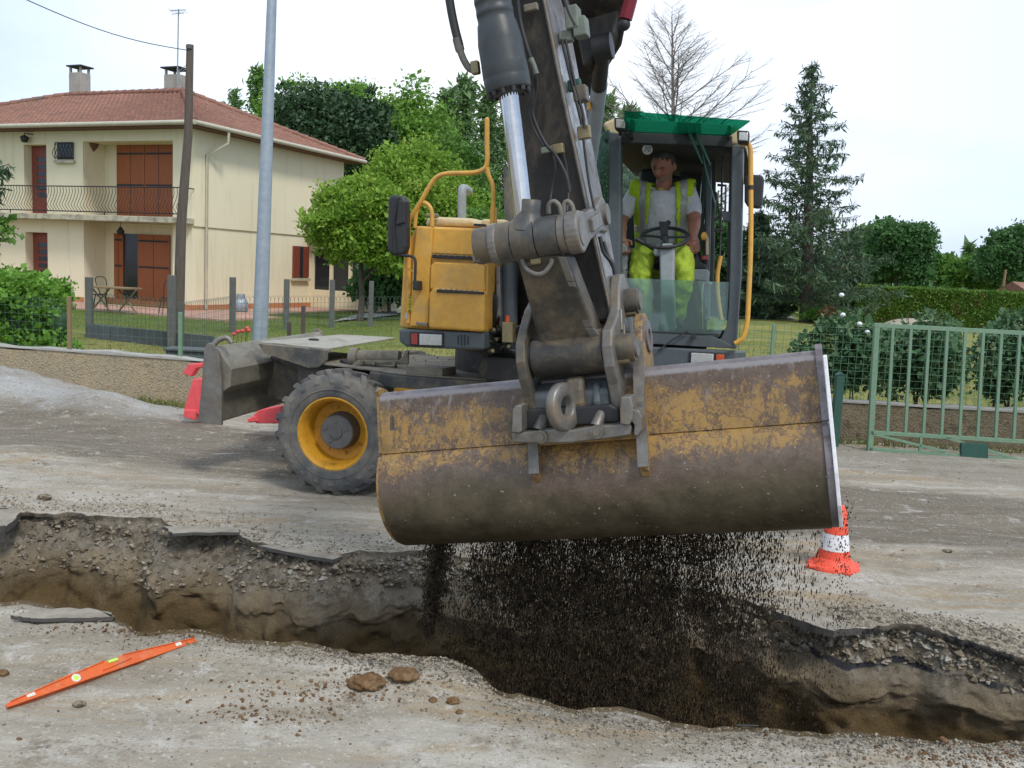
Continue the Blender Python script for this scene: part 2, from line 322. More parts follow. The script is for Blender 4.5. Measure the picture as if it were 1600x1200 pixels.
g = G('road_surface')
vst = g.coord((0.55, 3.2, 1), (0, 0, 0.235)); vo = g.tc.outputs['Object']
pos = g.n('NewGeometry').outputs['Position']; sp = g.n('SeparateXYZ', i0=pos)
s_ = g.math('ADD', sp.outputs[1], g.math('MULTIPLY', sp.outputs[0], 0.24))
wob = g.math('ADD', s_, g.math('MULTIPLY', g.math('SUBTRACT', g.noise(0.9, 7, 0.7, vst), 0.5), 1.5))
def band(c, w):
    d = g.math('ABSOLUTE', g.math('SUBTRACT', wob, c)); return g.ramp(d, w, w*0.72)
col = g.mix(g.ramp(g.noise(1.1, 6, 0.62, vst, 0.6), 0.36, 0.64), (0.255, 0.222, 0.168), (0.40, 0.372, 0.315))
col = g.mix(g.ramp(g.noise(1.0, 7, 0.72, vst, 0.9), 0.52, 0.66), col, (0.30, 0.225, 0.135))
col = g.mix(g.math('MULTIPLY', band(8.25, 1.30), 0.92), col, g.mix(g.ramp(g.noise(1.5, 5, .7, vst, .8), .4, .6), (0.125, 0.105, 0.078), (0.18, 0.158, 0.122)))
col = g.mix(g.math('MULTIPLY', g.math('MULTIPLY', band(10.9, 0.9), 0.6), g.ramp(sp.outputs[0], -3.6, -2.6)), col, (0.20, 0.185, 0.15))
col = g.mix(g.ramp(g.noise(1.9, 8, 0.75, vst, 0.8), 0.585, 0.70), col, (0.47, 0.455, 0.42)); hp_ = g.math('MULTIPLY', g.ramp(g.math('ADD', s_, g.math('MULTIPLY', g.math('SUBTRACT', g.noise(1.6, 5, .6), .5), .9)), 9.0, 9.5), g.ramp(sp.outputs[0], -3.6, -4.2)); col = g.mix(hp_, col, g.mix(g.ramp(g.noise(30, 5, .75), .35, .65), (.255, .25, .235), (.40, .395, .375))); trk = g.noise(2.4, 7, .75, g.coord((.35, 3.4, 1), (0, 0, .235)), .7); col = g.mix(g.math('MULTIPLY', g.ramp(trk, .52, .66, 0, .5), g.ramp(s_, 5.8, 6.6)), col, (.17, .145, .105)); cl_ = g.noise(4.5, 9, .78, vo, .3); col = g.mix(g.ramp(cl_, .55, .63, 0, .55), col, (.19, .155, .11)); col = g.mix(g.ramp(g.noise(5.5, 9, .78, g.coord((1, 1, 1), (.3, .2, 1))), .57, .64, 0, .6), col, (.47, .455, .42))
col = g.mix(g.ramp(g.noise(2.6, 8, 0.75, vo, 0.4), 0.58, 0.68), col, (0.175, 0.14, 0.098))
sp1 = g.n('TexVoronoi', Scale=85.0); g.t.links.new(vo, sp1.inputs['Vector']); sepc = g.n('SeparateColor', i0=sp1.outputs['Color'])
fine = g.math('MULTIPLY', g.ramp(sepc.outputs[0], 0.80, 0.90), g.ramp(g.noise(2.2, 4, 0.6), 0.42, 0.6))
col = g.mix(g.math('MULTIPLY', fine, 0.45), col, (0.13, 0.115, 0.09))
col = g.mix(g.math('MULTIPLY', g.ramp(sepc.outputs[1], 0.92, 0.97), 0.35), col, (0.55, 0.53, 0.48))
gr_ = g.ramp(g.noise(160, 3, 0.7), 0.3, 0.7, 0.80, 1.16); col = g.mix(1.0, col, g.n('CombineColor', i0=gr_, i1=gr_, i2=gr_).outputs[0], 'MULTIPLY')
nm = g.bump(g.noise(38, 7, 0.72), 0.5, 0.010); nm = g.bump(g.noise(1.2, 6, .6, vst), .5, .05, nm); nm = g.bump(trk, .3, .02, nm); nm = g.bump(cl_, .5, .015, nm)
MT['road'] = g.finish(col, 0.92, 0, nm, 0.2)
v1, f1 = sheet(nearrows[::-1]); v2, f2 = sheet(farrows)
npmesh('road', np.concatenate([v1, v2]), np.concatenate([f1, f2+len(v1)]), MT['road'], smooth=True, loc=(0, 0, 0), kind='structure')

# trench: asphalt crust, rubble, clay
g = G('trench_earth')
pos = g.n('NewGeometry').outputs['Position']; z = g.n('SeparateXYZ', i0=pos).outputs[2]
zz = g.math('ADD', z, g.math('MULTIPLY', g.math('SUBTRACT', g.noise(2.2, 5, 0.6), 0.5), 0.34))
st = g.coord((1, 1, 3.2))
clay = g.mix(g.ramp(g.noise(1.6, 6, 0.65, st, 0.5), 0.3, 0.7), (0.165, 0.112, 0.052), (0.090, 0.060, 0.026))
clay = g.mix(g.ramp(g.noise(3.5, 5, 0.6), 0.58, 0.7), clay, (0.17, 0.125, 0.07))
rub = g.mix(g.ramp(g.noise(7, 6, 0.7), 0.32, 0.68), (0.15, 0.125, 0.09), (0.30, 0.26, 0.20))
vor = g.n('TexVoronoi', Scale=26.0); g.t.links.new(g.tc.outputs['Object'], vor.inputs['Vector']); vc = g.n('SeparateColor', i0=vor.outputs['Color'])
rub = g.mix(g.math('MULTIPLY', g.ramp(vc.outputs[0], 0.72, 0.82), 0.35), rub, (0.30, 0.275, 0.23))
rub = g.mix(g.math('MULTIPLY', g.ramp(vc.outputs[1], 0.76, 0.86), 0.5), rub, (0.08, 0.065, 0.045))
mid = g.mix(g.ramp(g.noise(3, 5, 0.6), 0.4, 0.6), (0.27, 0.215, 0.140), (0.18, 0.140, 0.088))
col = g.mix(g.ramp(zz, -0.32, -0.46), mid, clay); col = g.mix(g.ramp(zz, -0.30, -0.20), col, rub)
lipm = g.math('MULTIPLY', g.ramp(z, -0.040, -0.030), g.ramp(g.noise(2.6, 5, .65), .54, .60)); col = g.mix(lipm, col, g.mix(g.ramp(g.noise(30, 3), 0.4, 0.6), (0.05, 0.05, 0.052), (0.14, 0.13, 0.115)))
gs2 = g.ramp(g.noise(85, 5, .8), .32, .68, .72, 1.22); col = g.mix(1.0, col, g.n('CombineColor', i0=gs2, i1=gs2, i2=gs2).outputs[0], 'MULTIPLY'); nm = g.bump(g.noise(75, 6, .8), .7, .010, g.bump(g.noise(20, 8, 0.75), 0.9, 0.035)); nm = g.bump(vor.outputs['Distance'], g.ramp(zz, -0.5, -0.2, 0, .45), 0.015, nm)
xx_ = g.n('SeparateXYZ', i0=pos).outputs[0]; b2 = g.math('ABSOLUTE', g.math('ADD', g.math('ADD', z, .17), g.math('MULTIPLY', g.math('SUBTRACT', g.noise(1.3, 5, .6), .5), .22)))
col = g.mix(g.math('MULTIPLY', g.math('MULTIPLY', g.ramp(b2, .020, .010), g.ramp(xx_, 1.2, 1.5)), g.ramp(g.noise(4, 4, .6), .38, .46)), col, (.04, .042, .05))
MT['earth'] = g.finish(col, 0.95, 0, nm, 0.15); MT['earth_near'] = mat('earth_near', (.15, .115, .07), (.10, .075, .04), 4, .95, 0, .6, 30)
def wallrows(yE, sgn, prof, seed, amp):
    rows = []; base = road_z(xs, yE)
    for i, (off, zz_) in enumerate(prof):
        y = yE-sgn*off
        if i >= 2:
            k = min(1, (i-1)/4); p = P3(xs, y*0+zz_*1.3, seed)
            n = fbm(p, 1.6, 3, seed)*0.10*amp+(1-np.abs(fbm(p, 3.6, 5, seed+5, 0.55)))*0.045-.03+fbm(p, 14, 3, seed+6, 0.6)*0.014; y = y-sgn*n*k
            x = xs+0.02*k*fbm(p, 5, 2, seed+3); z = zz_+base*max(0, 1+zz_*3)+0.02*k*fbm(p, 7, 3, seed+9)
        else: x = xs; z = zz_+base
        rows.append(np.stack([x, y, z], 1))
    return rows
def dens(prof, n):
    zs = np.array([b for a, b in prof]); os_ = np.array([a for a, b in prof]); t = np.arange(len(prof)); tt = np.linspace(0, len(prof)-1, n)
    return list(zip(np.interp(tt, t, os_), np.interp(tt, t, zs)))
leftw = sm(0.5, -2.5, xs)
pf = [(0, 0.002), (0, -0.028)]+dens([(-0.010, -0.036), (0.02, -0.11), (0.08, -0.19), (0.14, -0.27), (0.160, -0.32), (0.140, -0.37), (0.12, -0.55), (0.17, -0.80), (0.24, -1.0), (0.30, -1.25)], 76)
pn = [(0, 0.002), (0, -0.03)]+dens([(-0.02, -0.04), (-0.02, -0.2), (0.03, -0.45), (0.03, -0.9), (0.05, -1.25)], 40)
wf = wallrows(yF, 1, pf, 3, 1.0)
for i, r_ in enumerate(wf): r_[:, 1] -= leftw*0.30*sm(0.05, 0.75, -r_[:, 2])
wn_ = wallrows(yN, -1, pn, 13, 0.5)
vf, ff = sheet(wf); vnn, fn = sheet(wn_)
fl = [wf[-1]*(1-t)+wn_[-1]*t+np.stack([0*xs, 0*xs, 0.05*math.sin(math.pi*t)*fbm(P3(xs, 0*xs+t*2), 3, 3, 5)], 1) for t in np.linspace(0, 1, 12)]
vfl, ffl = sheet(fl)
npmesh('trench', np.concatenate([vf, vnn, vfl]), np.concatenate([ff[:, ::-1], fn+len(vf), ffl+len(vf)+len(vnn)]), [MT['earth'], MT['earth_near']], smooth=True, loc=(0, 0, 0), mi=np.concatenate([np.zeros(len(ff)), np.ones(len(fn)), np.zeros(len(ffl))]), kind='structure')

# stones
def rockmesh(cs, sizes, seed=0, flat=0.75):
    """many small irregular stones in one mesh: octahedron subdivided once, jittered"""
    bv = np.array([(1, 0, 0), (-1, 0, 0), (0, 1, 0), (0, -1, 0), (0, 0, 1), (0, 0, -1)], float)
    bf = np.array([(0, 2, 4), (2, 1, 4), (1, 3, 4), (3, 0, 4), (2, 0, 5), (1, 2, 5), (3, 1, 5), (0, 3, 5)])
    rs = np.random.RandomState(seed); n = len(cs)
    v = bv[None]*(0.7+0.6*rs.rand(n, 6, 1)); v = v+rs.randn(n, 6, 3)*0.11; v[:, :, 2] *= flat
    a = rs.rand(n)*6.28; c, s = np.cos(a), np.sin(a)
    x = v[:, :, 0]*c[:, None]-v[:, :, 1]*s[:, None]; y = v[:, :, 0]*s[:, None]+v[:, :, 1]*c[:, None]
    b = rs.randn(n)*0.4; cb, sb = np.cos(b), np.sin(b); z = v[:, :, 2]; x2 = x*cb[:, None]-z*sb[:, None]; z2 = x*sb[:, None]+z*cb[:, None]
    v = np.stack([x2, y, z2], 2)*np.asarray(sizes)[:, None, None]+np.asarray(cs)[:, None, :]
    f = (bf[None]+6*np.arange(n)[:, None, None]).reshape(-1, 3); return v.reshape(-1, 3), f
def stonemat(name, cols, rough=0.9):
    g = G(name); c = cols[0]
    for i, cc in enumerate(cols[1:]): c = g.mix(g.ramp(g.noise(14+9*i, 2, 0.5), 0.48, 0.56), c, cc)
    return g.finish(c, rough, 0, g.bump(g.noise(90, 4), 0.4, 0.004), 0.2)
MT['rubble'] = stonemat('rubble_stone', [(0.21, 0.175, 0.125), (0.15, 0.12, 0.08), (0.29, 0.255, 0.20), (0.10, 0.08, 0.055)])
MT['gravel'] = stonemat('gravel_stone', [(0.16, 0.14, 0.11), (0.27, 0.24, 0.19), (0.09, 0.08, 0.065), (0.30, 0.26, 0.20)])
MT['clayclod'] = stonemat('clay_clod', [(0.135, 0.075, 0.033), (0.09, 0.05, 0.024), (0.18, 0.115, 0.06)])
MT['soil'] = stonemat('loose_dark_soil', [(0.045, 0.033, 0.020), (0.085, 0.063, 0.038), (0.022, 0.017, 0.011)])
rs = np.random.RandomState(5)
# rubble on the far wall face under the crust
n = 4200; x = rs.uniform(-4.4, 4.2, n); k = rs.rand(n)**1.2
row = (2+k*30*(0.55+0.9*sm(-1.0, -2.6, x)*0.8)).astype(int); ix = np.clip(np.searchsorted(xs, x), 0, len(xs)-1)
W = np.stack(wf); c = W[row, ix]+rs.randn(n, 3)*0.006
v, f = rockmesh(c, 0.006+0.026*rs.rand(n)**3.2, 4); npmesh('trench_rubble', v, f, MT['rubble'], loc=(0, 0, 0), kind='stuff', label='pale broken stone rubble showing in the far trench wall', category='rubble')
bs_ = rs.uniform(1.25, 3.4, 260); br_ = (3+rs.rand(260)**1.3*16).astype(int); bc = W[br_, np.clip(np.searchsorted(xs, bs_), 0, len(xs)-1)]
bl_ = rs.uniform(-1.4, -.2, 70); bc2 = W[(3+rs.rand(70)*12).astype(int), np.clip(np.searchsorted(xs, bl_), 0, len(xs)-1)]
MT['palestone'] = stonemat('pale_stone', [(0.25, 0.225, 0.18), (0.18, 0.16, 0.125), (0.32, 0.30, 0.26)])
bc = np.concatenate([bc, bc2]); v, f = rockmesh(bc, 0.012+0.020*rs.rand(len(bc))**2, 14, .9); npmesh('pale_rubble', v, f, MT['palestone'], loc=(0, 0, 0), kind='stuff', label='larger pale broken stones under the road crust', category='rubble')
# gravel on top
def onroad(x, y): return np.stack([x, y, road_z(x, y)], 1)
pts = []
def scat(n, cx, cy, sx, sy, rot=-0.235):
    a = rs.randn(n)*sx; b = rs.randn(n)*sy; pts.append((cx+a*math.cos(rot)-b*math.sin(rot), cy+a*math.sin(rot)+b*math.cos(rot)))
gx_ = 1.85+rs.rand(34000)**.9*2.2; gy_ = np.abs(rs.randn(34000))*.13+.01; pts.append((gx_, ip(FAR, gx_)+gy_+.04*vn(P3(gx_, 0*gx_), 3.0, 2))); scat(3800, -0.35, 4.07, 0.42, 0.07, -0.2); scat(3600, 2.0, 3.56, 0.55, 0.07, -0.05); scat(1300, 0.45, 3.65, 0.4, 0.12); scat(1500, 1.3, 3.45, 0.8, 0.12)
x = rs.uniform(-4, 4, 5200); pts.append((x, ip(FAR, x)+np.abs(rs.randn(len(x)))*0.22))
x = rs.uniform(-4, 4, 4200); pts.append((x, ip(NEAR, x)-np.abs(rs.randn(len(x)))*0.25))
x = rs.uniform(-3, 3, 1600); pts.append((x, rs.uniform(2.4, 4.6, len(x))))
x = rs.uniform(-7, 7, 2200); pts.append((x, rs.uniform(5, 11, len(x))))
X = np.concatenate([p[0] for p in pts]); Y = np.concatenate([p[1] for p in pts])
en = edge(NEAR, X, 31); ef = edge(FAR, X, 47); ok = (Y < en-0.005) | (Y > ef+0.005); X = X[ok]; Y = Y[ok]
sz = (0.0026+0.0060*rs.rand(len(X))**4)*np.where(Y > 5.5, 1.5, 1)*np.where((X > 1.85) & (Y > 4.2) & (Y < 5.5), 1.35, 1)
v, f = rockmesh(onroad(X, Y)+np.stack([0*X, 0*X, sz*0.3], 1), sz, 6); npmesh('road_gravel', v, f, MT['gravel'], loc=(0, 0, 0), kind='stuff', label='loose brown and grey gravel strewn over the road by the trench', category='gravel')
# clods and stones one can pick out: things
def clod(px, py, size, m, name, label, cat, seed, flat=0.6, grp=None, n=5):
    p = GR(px, py); p.z = float(road_z(np.array([p.x]), np.array([p.y]))[0]); mb = MB(); r = random.Random(seed)
    mb.ball(p+V(0, 0, size*flat*0.45), size, size*0.8, size*flat, seg=44, ring=28)
    a = np.array(mb.v); nn = fbm(a+seed*3.7, 1.0/size, 6, seed, 0.66)*.8-np.abs(fbm(a+seed, 2.2/size, 3, seed+4, .6))*.4; c = a.mean(0); a = c+(a-c)*(1+0.30*nn[:, None])
    mb.v = [tuple(q) for q in a]; o = mb.build(name, m, loc=p); tag(o, label, cat, grp); return o
clod(572, 1076, 0.075, MT['clayclod'], 'clay_clod', 'rust brown crumbly clay clod, largest lump on the near trench edge', 'clod', 3, 0.5)
clod(632, 1067, 0.075, MT['clayclod'], 'clay_clod', 'flat sandy clay lump just right of the largest brown clod', 'clod', 5, 0.35)
clod(707, 1104, 0.026, MT['clayclod'], 'clay_clod', 'small round brown clod, right of two lying together near the gravel', 'clod', 7, 0.75)
clod(676, 1098, 0.017, MT['clayclod'], 'clay_clod', 'small dark brown clod, left of two lying together near the gravel', 'clod', 8, 0.75)
clod(717, 1117, 0.014, MT['clayclod'], 'clay_clod', 'tiny orange brown clod in front of the small round one', 'clod', 9, 0.8)
clod(124, 1102, 0.024, MT['rubble'], 'stone', 'smooth grey stone lying just below the orange spirit level', 'stone', 12, 0.6)
clod(5, 1056, 0.030, MT['clayclod'], 'clay_clod', 'brown clay clod at the left edge above the spirit level', 'clod', 14, 0.6)
clod(1473, 1166, 0.020, MT['clayclod'], 'clay_clod', 'orange brown clod on the trench edge at bottom right', 'clod', 15, 0.6)
clod(30, 1154, 0.010, MT['clayclod'], 'clay_clod', 'tiny brown pebble of clay near the bottom left corner', 'clod', 16, 0.7)
clod(1480, 866, 0.035, MT['rubble'], 'stone', 'pale flat stone lying on the road beyond the trench at right', 'stone', 18, 0.4)
clod(70, 781, 0.05, MT['rubble'], 'stone', 'white rounded stone on the far trench edge at left', 'stone', 19, 0.6)
# crumbled clay spread
n = 1900; sets = [(-1.72, 4.33, 0.25, 0.035), (-0.78, 3.80, 0.20, 0.05), (-0.95, 3.60, 0.18, 0.05), (1.9, 3.50, 0.3, 0.05), (2.2, 3.42, 0.25, 0.06), (-0.55, 3.92, 0.18, 0.05)]
X = np.concatenate([a+rs.randn(n//6)*s for a, b, s, t in sets]); Y = np.concatenate([b+rs.randn(n//6)*t for a, b, s, t in sets]); ok = Y < edge(NEAR, X, 31)-0.01; X = X[ok]; Y = Y[ok]
sz = 0.002+0.010*rs.rand(len(X))**4
v, f = rockmesh(onroad(X, Y)+np.stack([0*X, 0*X, sz*0.3], 1), sz, 16); npmesh('clay_crumbs', v, f, MT['clayclod'], loc=(0, 0, 0), kind='stuff', label='reddish brown clay crumbs scattered along the near trench edge', category='clay crumbs')
# broken asphalt slabs
MT['asph'] = (lambda g: g.finish(g.mix(g.ramp(g.n('SeparateXYZ', i0=g.n('NewGeometry').outputs['Normal']).outputs[2], 0.5, 0.8), (0.085, 0.08, 0.072), g.mix(g.ramp(g.noise(8, 7, 0.75), 0.35, 0.65), (0.33, 0.30, 0.245), (0.20, 0.18, 0.145))), 0.85, 0, g.bump(g.noise(60, 5, 0.7), 0.6, 0.006), 0.2))(G('asphalt_slab'))
def slab(pix, z, th, label, seed, tilt=(0, 0)):
    r = random.Random(seed); base = [GR(a, b, z) for a, b in pix]; c = sum(base, V(0, 0, 0))/len(base); pts = []
    for i in range(len(base)):
        a, b = base[i], base[(i+1) % len(base)]
        for k in range(5): q = a.lerp(b, k/5); pts.append(q+V(r.uniform(-1, 1), r.uniform(-1, 1), 0)*0.012+V(0, 0, (q.x-c.x)*tilt[0]+(q.y-c.y)*tilt[1]))
    o = MB().prism(pts, V(0, 0, -th)).build('asphalt_slab', MT['asph'], bevel=0.004); return tag(o, label, 'asphalt slab')
slab([(18, 962), (60, 951), (140, 950), (178, 957), (172, 964), (110, 966), (50, 966)], 0.035, 0.020, 'long thin asphalt slab lying on the near trench edge at far left', 1)
slab([(-20, 800), (28, 797), (30, 806), (12, 818), (-20, 817)], 0.02, 0.05, 'cracked asphalt slab jutting over the far trench bank at far left', 2, (0, 0.1))
slab([(255, 822), (300, 822), (375, 826), (372, 832), (300, 831), (268, 834)], 0.020, 0.024, 'curled asphalt crust on the far trench lip right of the rubble', 3)
slab([(405, 852), (440, 850), (500, 862), (535, 868), (520, 874), (450, 862)], 0.016, 0.024, 'thin asphalt crust on the far trench lip below the front tyre', 4)
slab([(1205, 953), (1260, 955), (1330, 975), (1345, 982), (1300, 985), (1240, 965)], 0.03, 0.04, 'asphalt crust with dark broken edge on the far lip near the cone', 5)

# spirit level
a = GR(12, 1112); b = GR(307, 1008); d = (b-a); Ln = d.length; d.normalize(); nup = V(0, 0, 1); side = d.cross(nup)  # lies on its broad face? stands tilted on edge
side = -side if side.y < 0 else side
o = thing('spirit_level', a.lerp(b, 0.5), 'orange aluminium spirit level lying on the dusty road at lower left', 'spirit level')
wd = (side*0.80+nup*0.60).normalized(); nn = d.cross(wd).normalized(); nn = -nn if nn.y > 0 else nn; base0 = V(0, 0, 0.012)
out = [(0, 0), (Ln, 0), (Ln, 0.026), (Ln*0.82, 0.043), (Ln*0.62, 0.062), (Ln*0.58, 0.064), (Ln*0.565, 0.056), (Ln*0.515, 0.055), (Ln*0.50, 0.064), (Ln*0.30, 0.055), (0.02, 0.026), (0, 0.02)]
def LP(s, t, q=0.0): return a+base0+d*s+wd*t+nn*q
MB().prism([LP(s, t, 0.004) for s, t in out], -nn*0.010).build('body', MT['orange'], o, 0.001)
mb = MB(); mb.prism([LP(0, 0, 0.014), LP(Ln, 0, 0.014), LP(Ln, 0.006, 0.014), LP(0, 0.006, 0.014)], -nn*0.028)
for i in (1, 2, 4, 9, 10):
    pass
for (s0, t0), (s1, t1) in (((0.02, 0.026), (Ln*0.50, 0.064)), ((Ln*0.60, 0.063), (Ln, 0.026))):
    mb.prism([LP(s0, t0-0.004, 0.010), LP(s1, t1-0.004, 0.010), LP(s1, t1, 0.010), LP(s0, t0, 0.010)], -nn*0.020)
mb.prism([LP(Ln*0.47, 0.018, 0.010), LP(Ln*0.63, 0.030, 0.010), LP(Ln*0.63, 0.034, 0.010), LP(Ln*0.47, 0.022, 0.010)], -nn*0.006)
mb.build('edge_rail', MT['orange'], o, 0.0008)
MT['vial'] = mat('vial', (0.55, 0.75, 0.12), None, 5, 0.15); MT['vialring'] = mat('vial_ring', (0.70, 0.68, 0.60), None, 5, 0.4)
c = LP(Ln*0.335, 0.028, 0.004); mb = MB().ring(c, nn, 0.019, 0.012, 0.004); mb.build('vial_frame', MT['vialring'], o)
MB().cyl(c, c+nn*0.003, 0.012).build('vial', MT['vial'], o)
mb = MB(); mb.box(LP(Ln*0.54, 0.050, 0.004), 0.045, 0.014, 0.012, (d, wd, nn)); mb.build('vial', MT['vial'], o, 0.002)
mb = MB(); mb.box(LP(Ln*0.115, 0.024, 0.004), 0.035, 0.018, 0.006, (d, wd, nn)); mb.build('vial_frame', MT['vialring'], o, 0.001)
mb = MB(); mb.box(LP(Ln*0.90, 0.022, 0.004), 0.03, 0.018, 0.006, (d, wd, nn)); mb.build('vial_frame', MT['vialring'], o, 0.001)

# ---------------------------------------------------------------- lawn and far ground
g = G('lawn'); 
pos = g.n('NewGeometry').outputs['Position']
col = g.mix(g.ramp(g.noise(0.35, 6, 0.65), 0.36, 0.62), (0.115, 0.155, 0.035), (0.25, 0.235, 0.075))
col = g.mix(g.ramp(g.noise(1.6, 5, 0.7), 0.50, 0.70), col, (0.32, 0.285, 0.125))
col = g.mix(g.ramp(g.noise(0.8, 5, 0.7), 0.60, 0.68), col, (0.07, 0.125, 0.025))
sepp = g.n('SeparateXYZ', i0=pos); far = g.math('MULTIPLY', g.ramp(sepp.outputs[1], 19.5, 23.0), g.ramp(sepp.outputs[0], -2.0, -4.0))
col = g.mix(g.math('MULTIPLY', far, 0.8), col, (0.085, 0.14, 0.025))
gs = g.ramp(g.noise(60, 4, 0.8, g.coord((1, 1, 1))), 0.3, 0.7, 0.7, 1.3); col = g.mix(1.0, col, g.n('CombineColor', i0=gs, i1=gs, i2=gs).outputs[0], 'MULTIPLY')
MT['lawn'] = g.finish(col, 0.95, 0, g.bump(g.noise(40, 5, 0.8), 0.8, 0.03), 0.1)
gx = np.linspace(-220, 260, 120); rows = []
for t in np.linspace(0, 1, 90)**2.2:
    y = ip(WALLP, gx)+0.1+t*(400-ip(WALLP, gx)); rows.append(np.stack([gx, y, 0.03+0.03*fbm(P3(gx, y), 0.2, 3, 4)-0*y], 1))
v, f = sheet(rows); npmesh('lawn', v, f, MT['lawn'], smooth=True, loc=(0, 0, 0), kind='structure')
# ground around (outside the modelled strip)
v = np.array([(-400, -60, -0.06), (400, -60, -0.06), (400, 1.2, -0.06), (-400, 1.2, -0.06), (-400, 1.2, -0.06), (-13.9, 1.2, -0.06), (-13.9, 14, -0.06), (-400, 14, -0.06), (13.9, 1.2, -0.06), (400, 1.2, -0.06), (400, 12, -0.06), (13.9, 12, -0.06)], float)
npmesh('road_verge', v, np.array([(0, 1, 2, 3), (4, 5, 6, 7), (8, 9, 10, 11)]), MT['road'], loc=(0, 0, 0), kind='structure')
# grass tufts
rs = np.random.RandomState(9)
def tufts(name, X, Y, Z, hgt, label, m, wid=0.006, k=3, cat='grass'):
    n = len(X); a = rs.rand(n)*6.28; ln = hgt*(0.5+rs.rand(n)); lean = rs.randn(n, 2)*0.45*ln[:, None]
    dx, dy = np.cos(a)*wid, np.sin(a)*wid
    v = np.stack([np.stack([X-dx, Y-dy, Z], 1), np.stack([X+dx, Y+dy, Z], 1), np.stack([X+lean[:, 0], Y+lean[:, 1], Z+ln], 1)], 1).reshape(-1, 3)
    return npmesh(name, v, np.arange(3*n).reshape(-1, 3), m, loc=(0, 0, 0), kind='stuff', label=label, category=cat)
MT['blade_grass'] = leafmat('grass_blade', (0.16, 0.20, 0.05), (0.30, 0.27, 0.10), 0.8, 0.3)
n = 60000; X = rs.uniform(-13, 16, n); Y = ip(WALLP, X)+0.3+rs.rand(n)**1.5*17; tufts('grass', X, Y, 0*X+0.03, 0.045, 'short dry yellow green grass covering the gardens behind the wall', MT['blade_grass'], 0.009)
X = np.concatenate([rs.uniform(-4.6, -2.4, 900), rs.uniform(3.6, 7, 500)]); Y = ip(WALLP, X)-0.12-np.abs(rs.randn(len(X)))*0.06
tufts('weeds', X, Y, road_z(X, Y), 0.07, 'low weeds growing at the foot of the garden wall', MT['blade_grass'], 0.008, cat='weeds')
# ================================================================ WALLS, FENCES, POLES
def wallmat(name, a, b, c, dt):
    g = G(name); col = g.mix(g.ramp(g.noise(2.2, 6, 0.65), 0.35, 0.62), a, b); col = g.mix(g.ramp(g.noise(5.5, 6, 0.75), dt, dt+0.1), col, c)
    sp_ = g.n('TexVoronoi', Scale=45.0); g.t.links.new(g.tc.outputs['Object'], sp_.inputs['Vector']); q = g.n('SeparateColor', i0=sp_.outputs['Color'])
    col = g.mix(g.math('MULTIPLY', g.ramp(q.outputs[0], 0.55, 0.8), 0.45), col, tuple(x*0.5 for x in a))
    return g.finish(col, 0.95, 0, g.bump(sp_.outputs['Distance'], 0.8, 0.012, g.bump(g.noise(30, 5, 0.7), 0.5, 0.01)), 0.1)
MT['wall_l'] = wallmat('ochre_render', (0.40, 0.32, 0.20), (0.33, 0.28, 0.20), (0.20, 0.175, 0.13), 0.60)
MT['wall_r'] = wallmat('pebble_render', (0.25, 0.20, 0.13), (0.19, 0.16, 0.11), (0.10, 0.085, 0.06), 0.54)
MT['cap'] = mat('pale_cap', (0.40, 0.39, 0.35), (0.30, 0.29, 0.26), 3, 0.9, 0, 0.4, 40)
def low_wall(name, x0, x1, ztop, m, label):
    n = 60; x = np.linspace(x0, x1, n); y = ip(WALLP, x); o = thing(name, (x.mean(), float(y.mean()), 0), label, 'wall')
    def strip(dy0, dy1, z0, z1, wob):
        v = []; 
        for i in range(n):
            w = wob*0.012*math.sin(i*1.7)+wob*0.01*math.sin(i*0.53)
            v += [(x[i], y[i]+dy0, z0), (x[i], y[i]+dy0, z1+w), (x[i], y[i]+dy1, z1+w), (x[i], y[i]+dy1, z0)]
        f = [(4*i+a, 4*i+4+a, 4*i+4+(a+1) % 4, 4*i+(a+1) % 4) for i in range(n-1) for a in range(4)]+[(3, 2, 1, 0), (4*n-4, 4*n-3, 4*n-2, 4*n-1)]
        return MB().add(v, f)
    strip(0, 0.18, -0.3, ztop-0.03, 1).build('wall_face', m, o); strip(-0.015, 0.20, ztop-0.028, ztop, 1).build('coping', MT['cap'], o, 0.004)
    return o
low_wall('garden_wall', -13.9, -0.2, 0.585, MT['wall_l'], 'low ochre rendered garden wall with pale coping, left of the excavator')
low_wall('garden_wall', 0.1, 13.5, 0.49, MT['wall_r'], 'low brown pebbledash garden wall behind the green gate')
MT['wire'] = mat('fence_wire', (0.10, 0.13, 0.11), None, 4, 0.6); MT['wireg'] = mat('green_wire', (0.12, 0.25, 0.15), None, 4, 0.6)
def wiregrid(o, pts, z0, z1, dx, dz, m, arches=False, r=0.0022):
    mb = MB()
    for a, b in zip(pts[:-1], pts[1:]):
        a = Vector(a); b = Vector(b); L = (b-a).length; n = max(1, int(L/dx)); z = z0
        while z <= z1+1e-6: mb.tube([a+V(0, 0, z), b+V(0, 0, z)], r, 3, False); z += dz
        for i in range(n+1):
            p = a.lerp(b, i/n); 
            if arches and i < n:
                q = a.lerp(b, (i+1)/n); w = (q-p)*0.5
                mb.tube([p+V(0, 0, z0), p+V(0, 0, z1)]+[p+w-w*math.cos(t)+V(0, 0, z1+math.sin(t)*0.13) for t in (0.5, 1.0, 1.57, 2.1, 2.6)]+[q+V(0, 0, z1)], r*1.3, 3, False)
            else: mb.tube([p+V(0, 0, z0), p+V(0, 0, z1)], r, 3, False)
    return mb.build('wire_mesh', m, o)
def wy(x, d=0.1): return float(ip(WALLP, x))+d
def post(px, ptop, Y, z0, w, m, name, parent=None, lean=0.0, **k):
    a = PX(px, ptop, Y); mb = MB().box(V(a.x, a.y, (a.z+z0)/2), w, w, a.z-z0); return mb.build(name, m, parent, 0.006, **k)
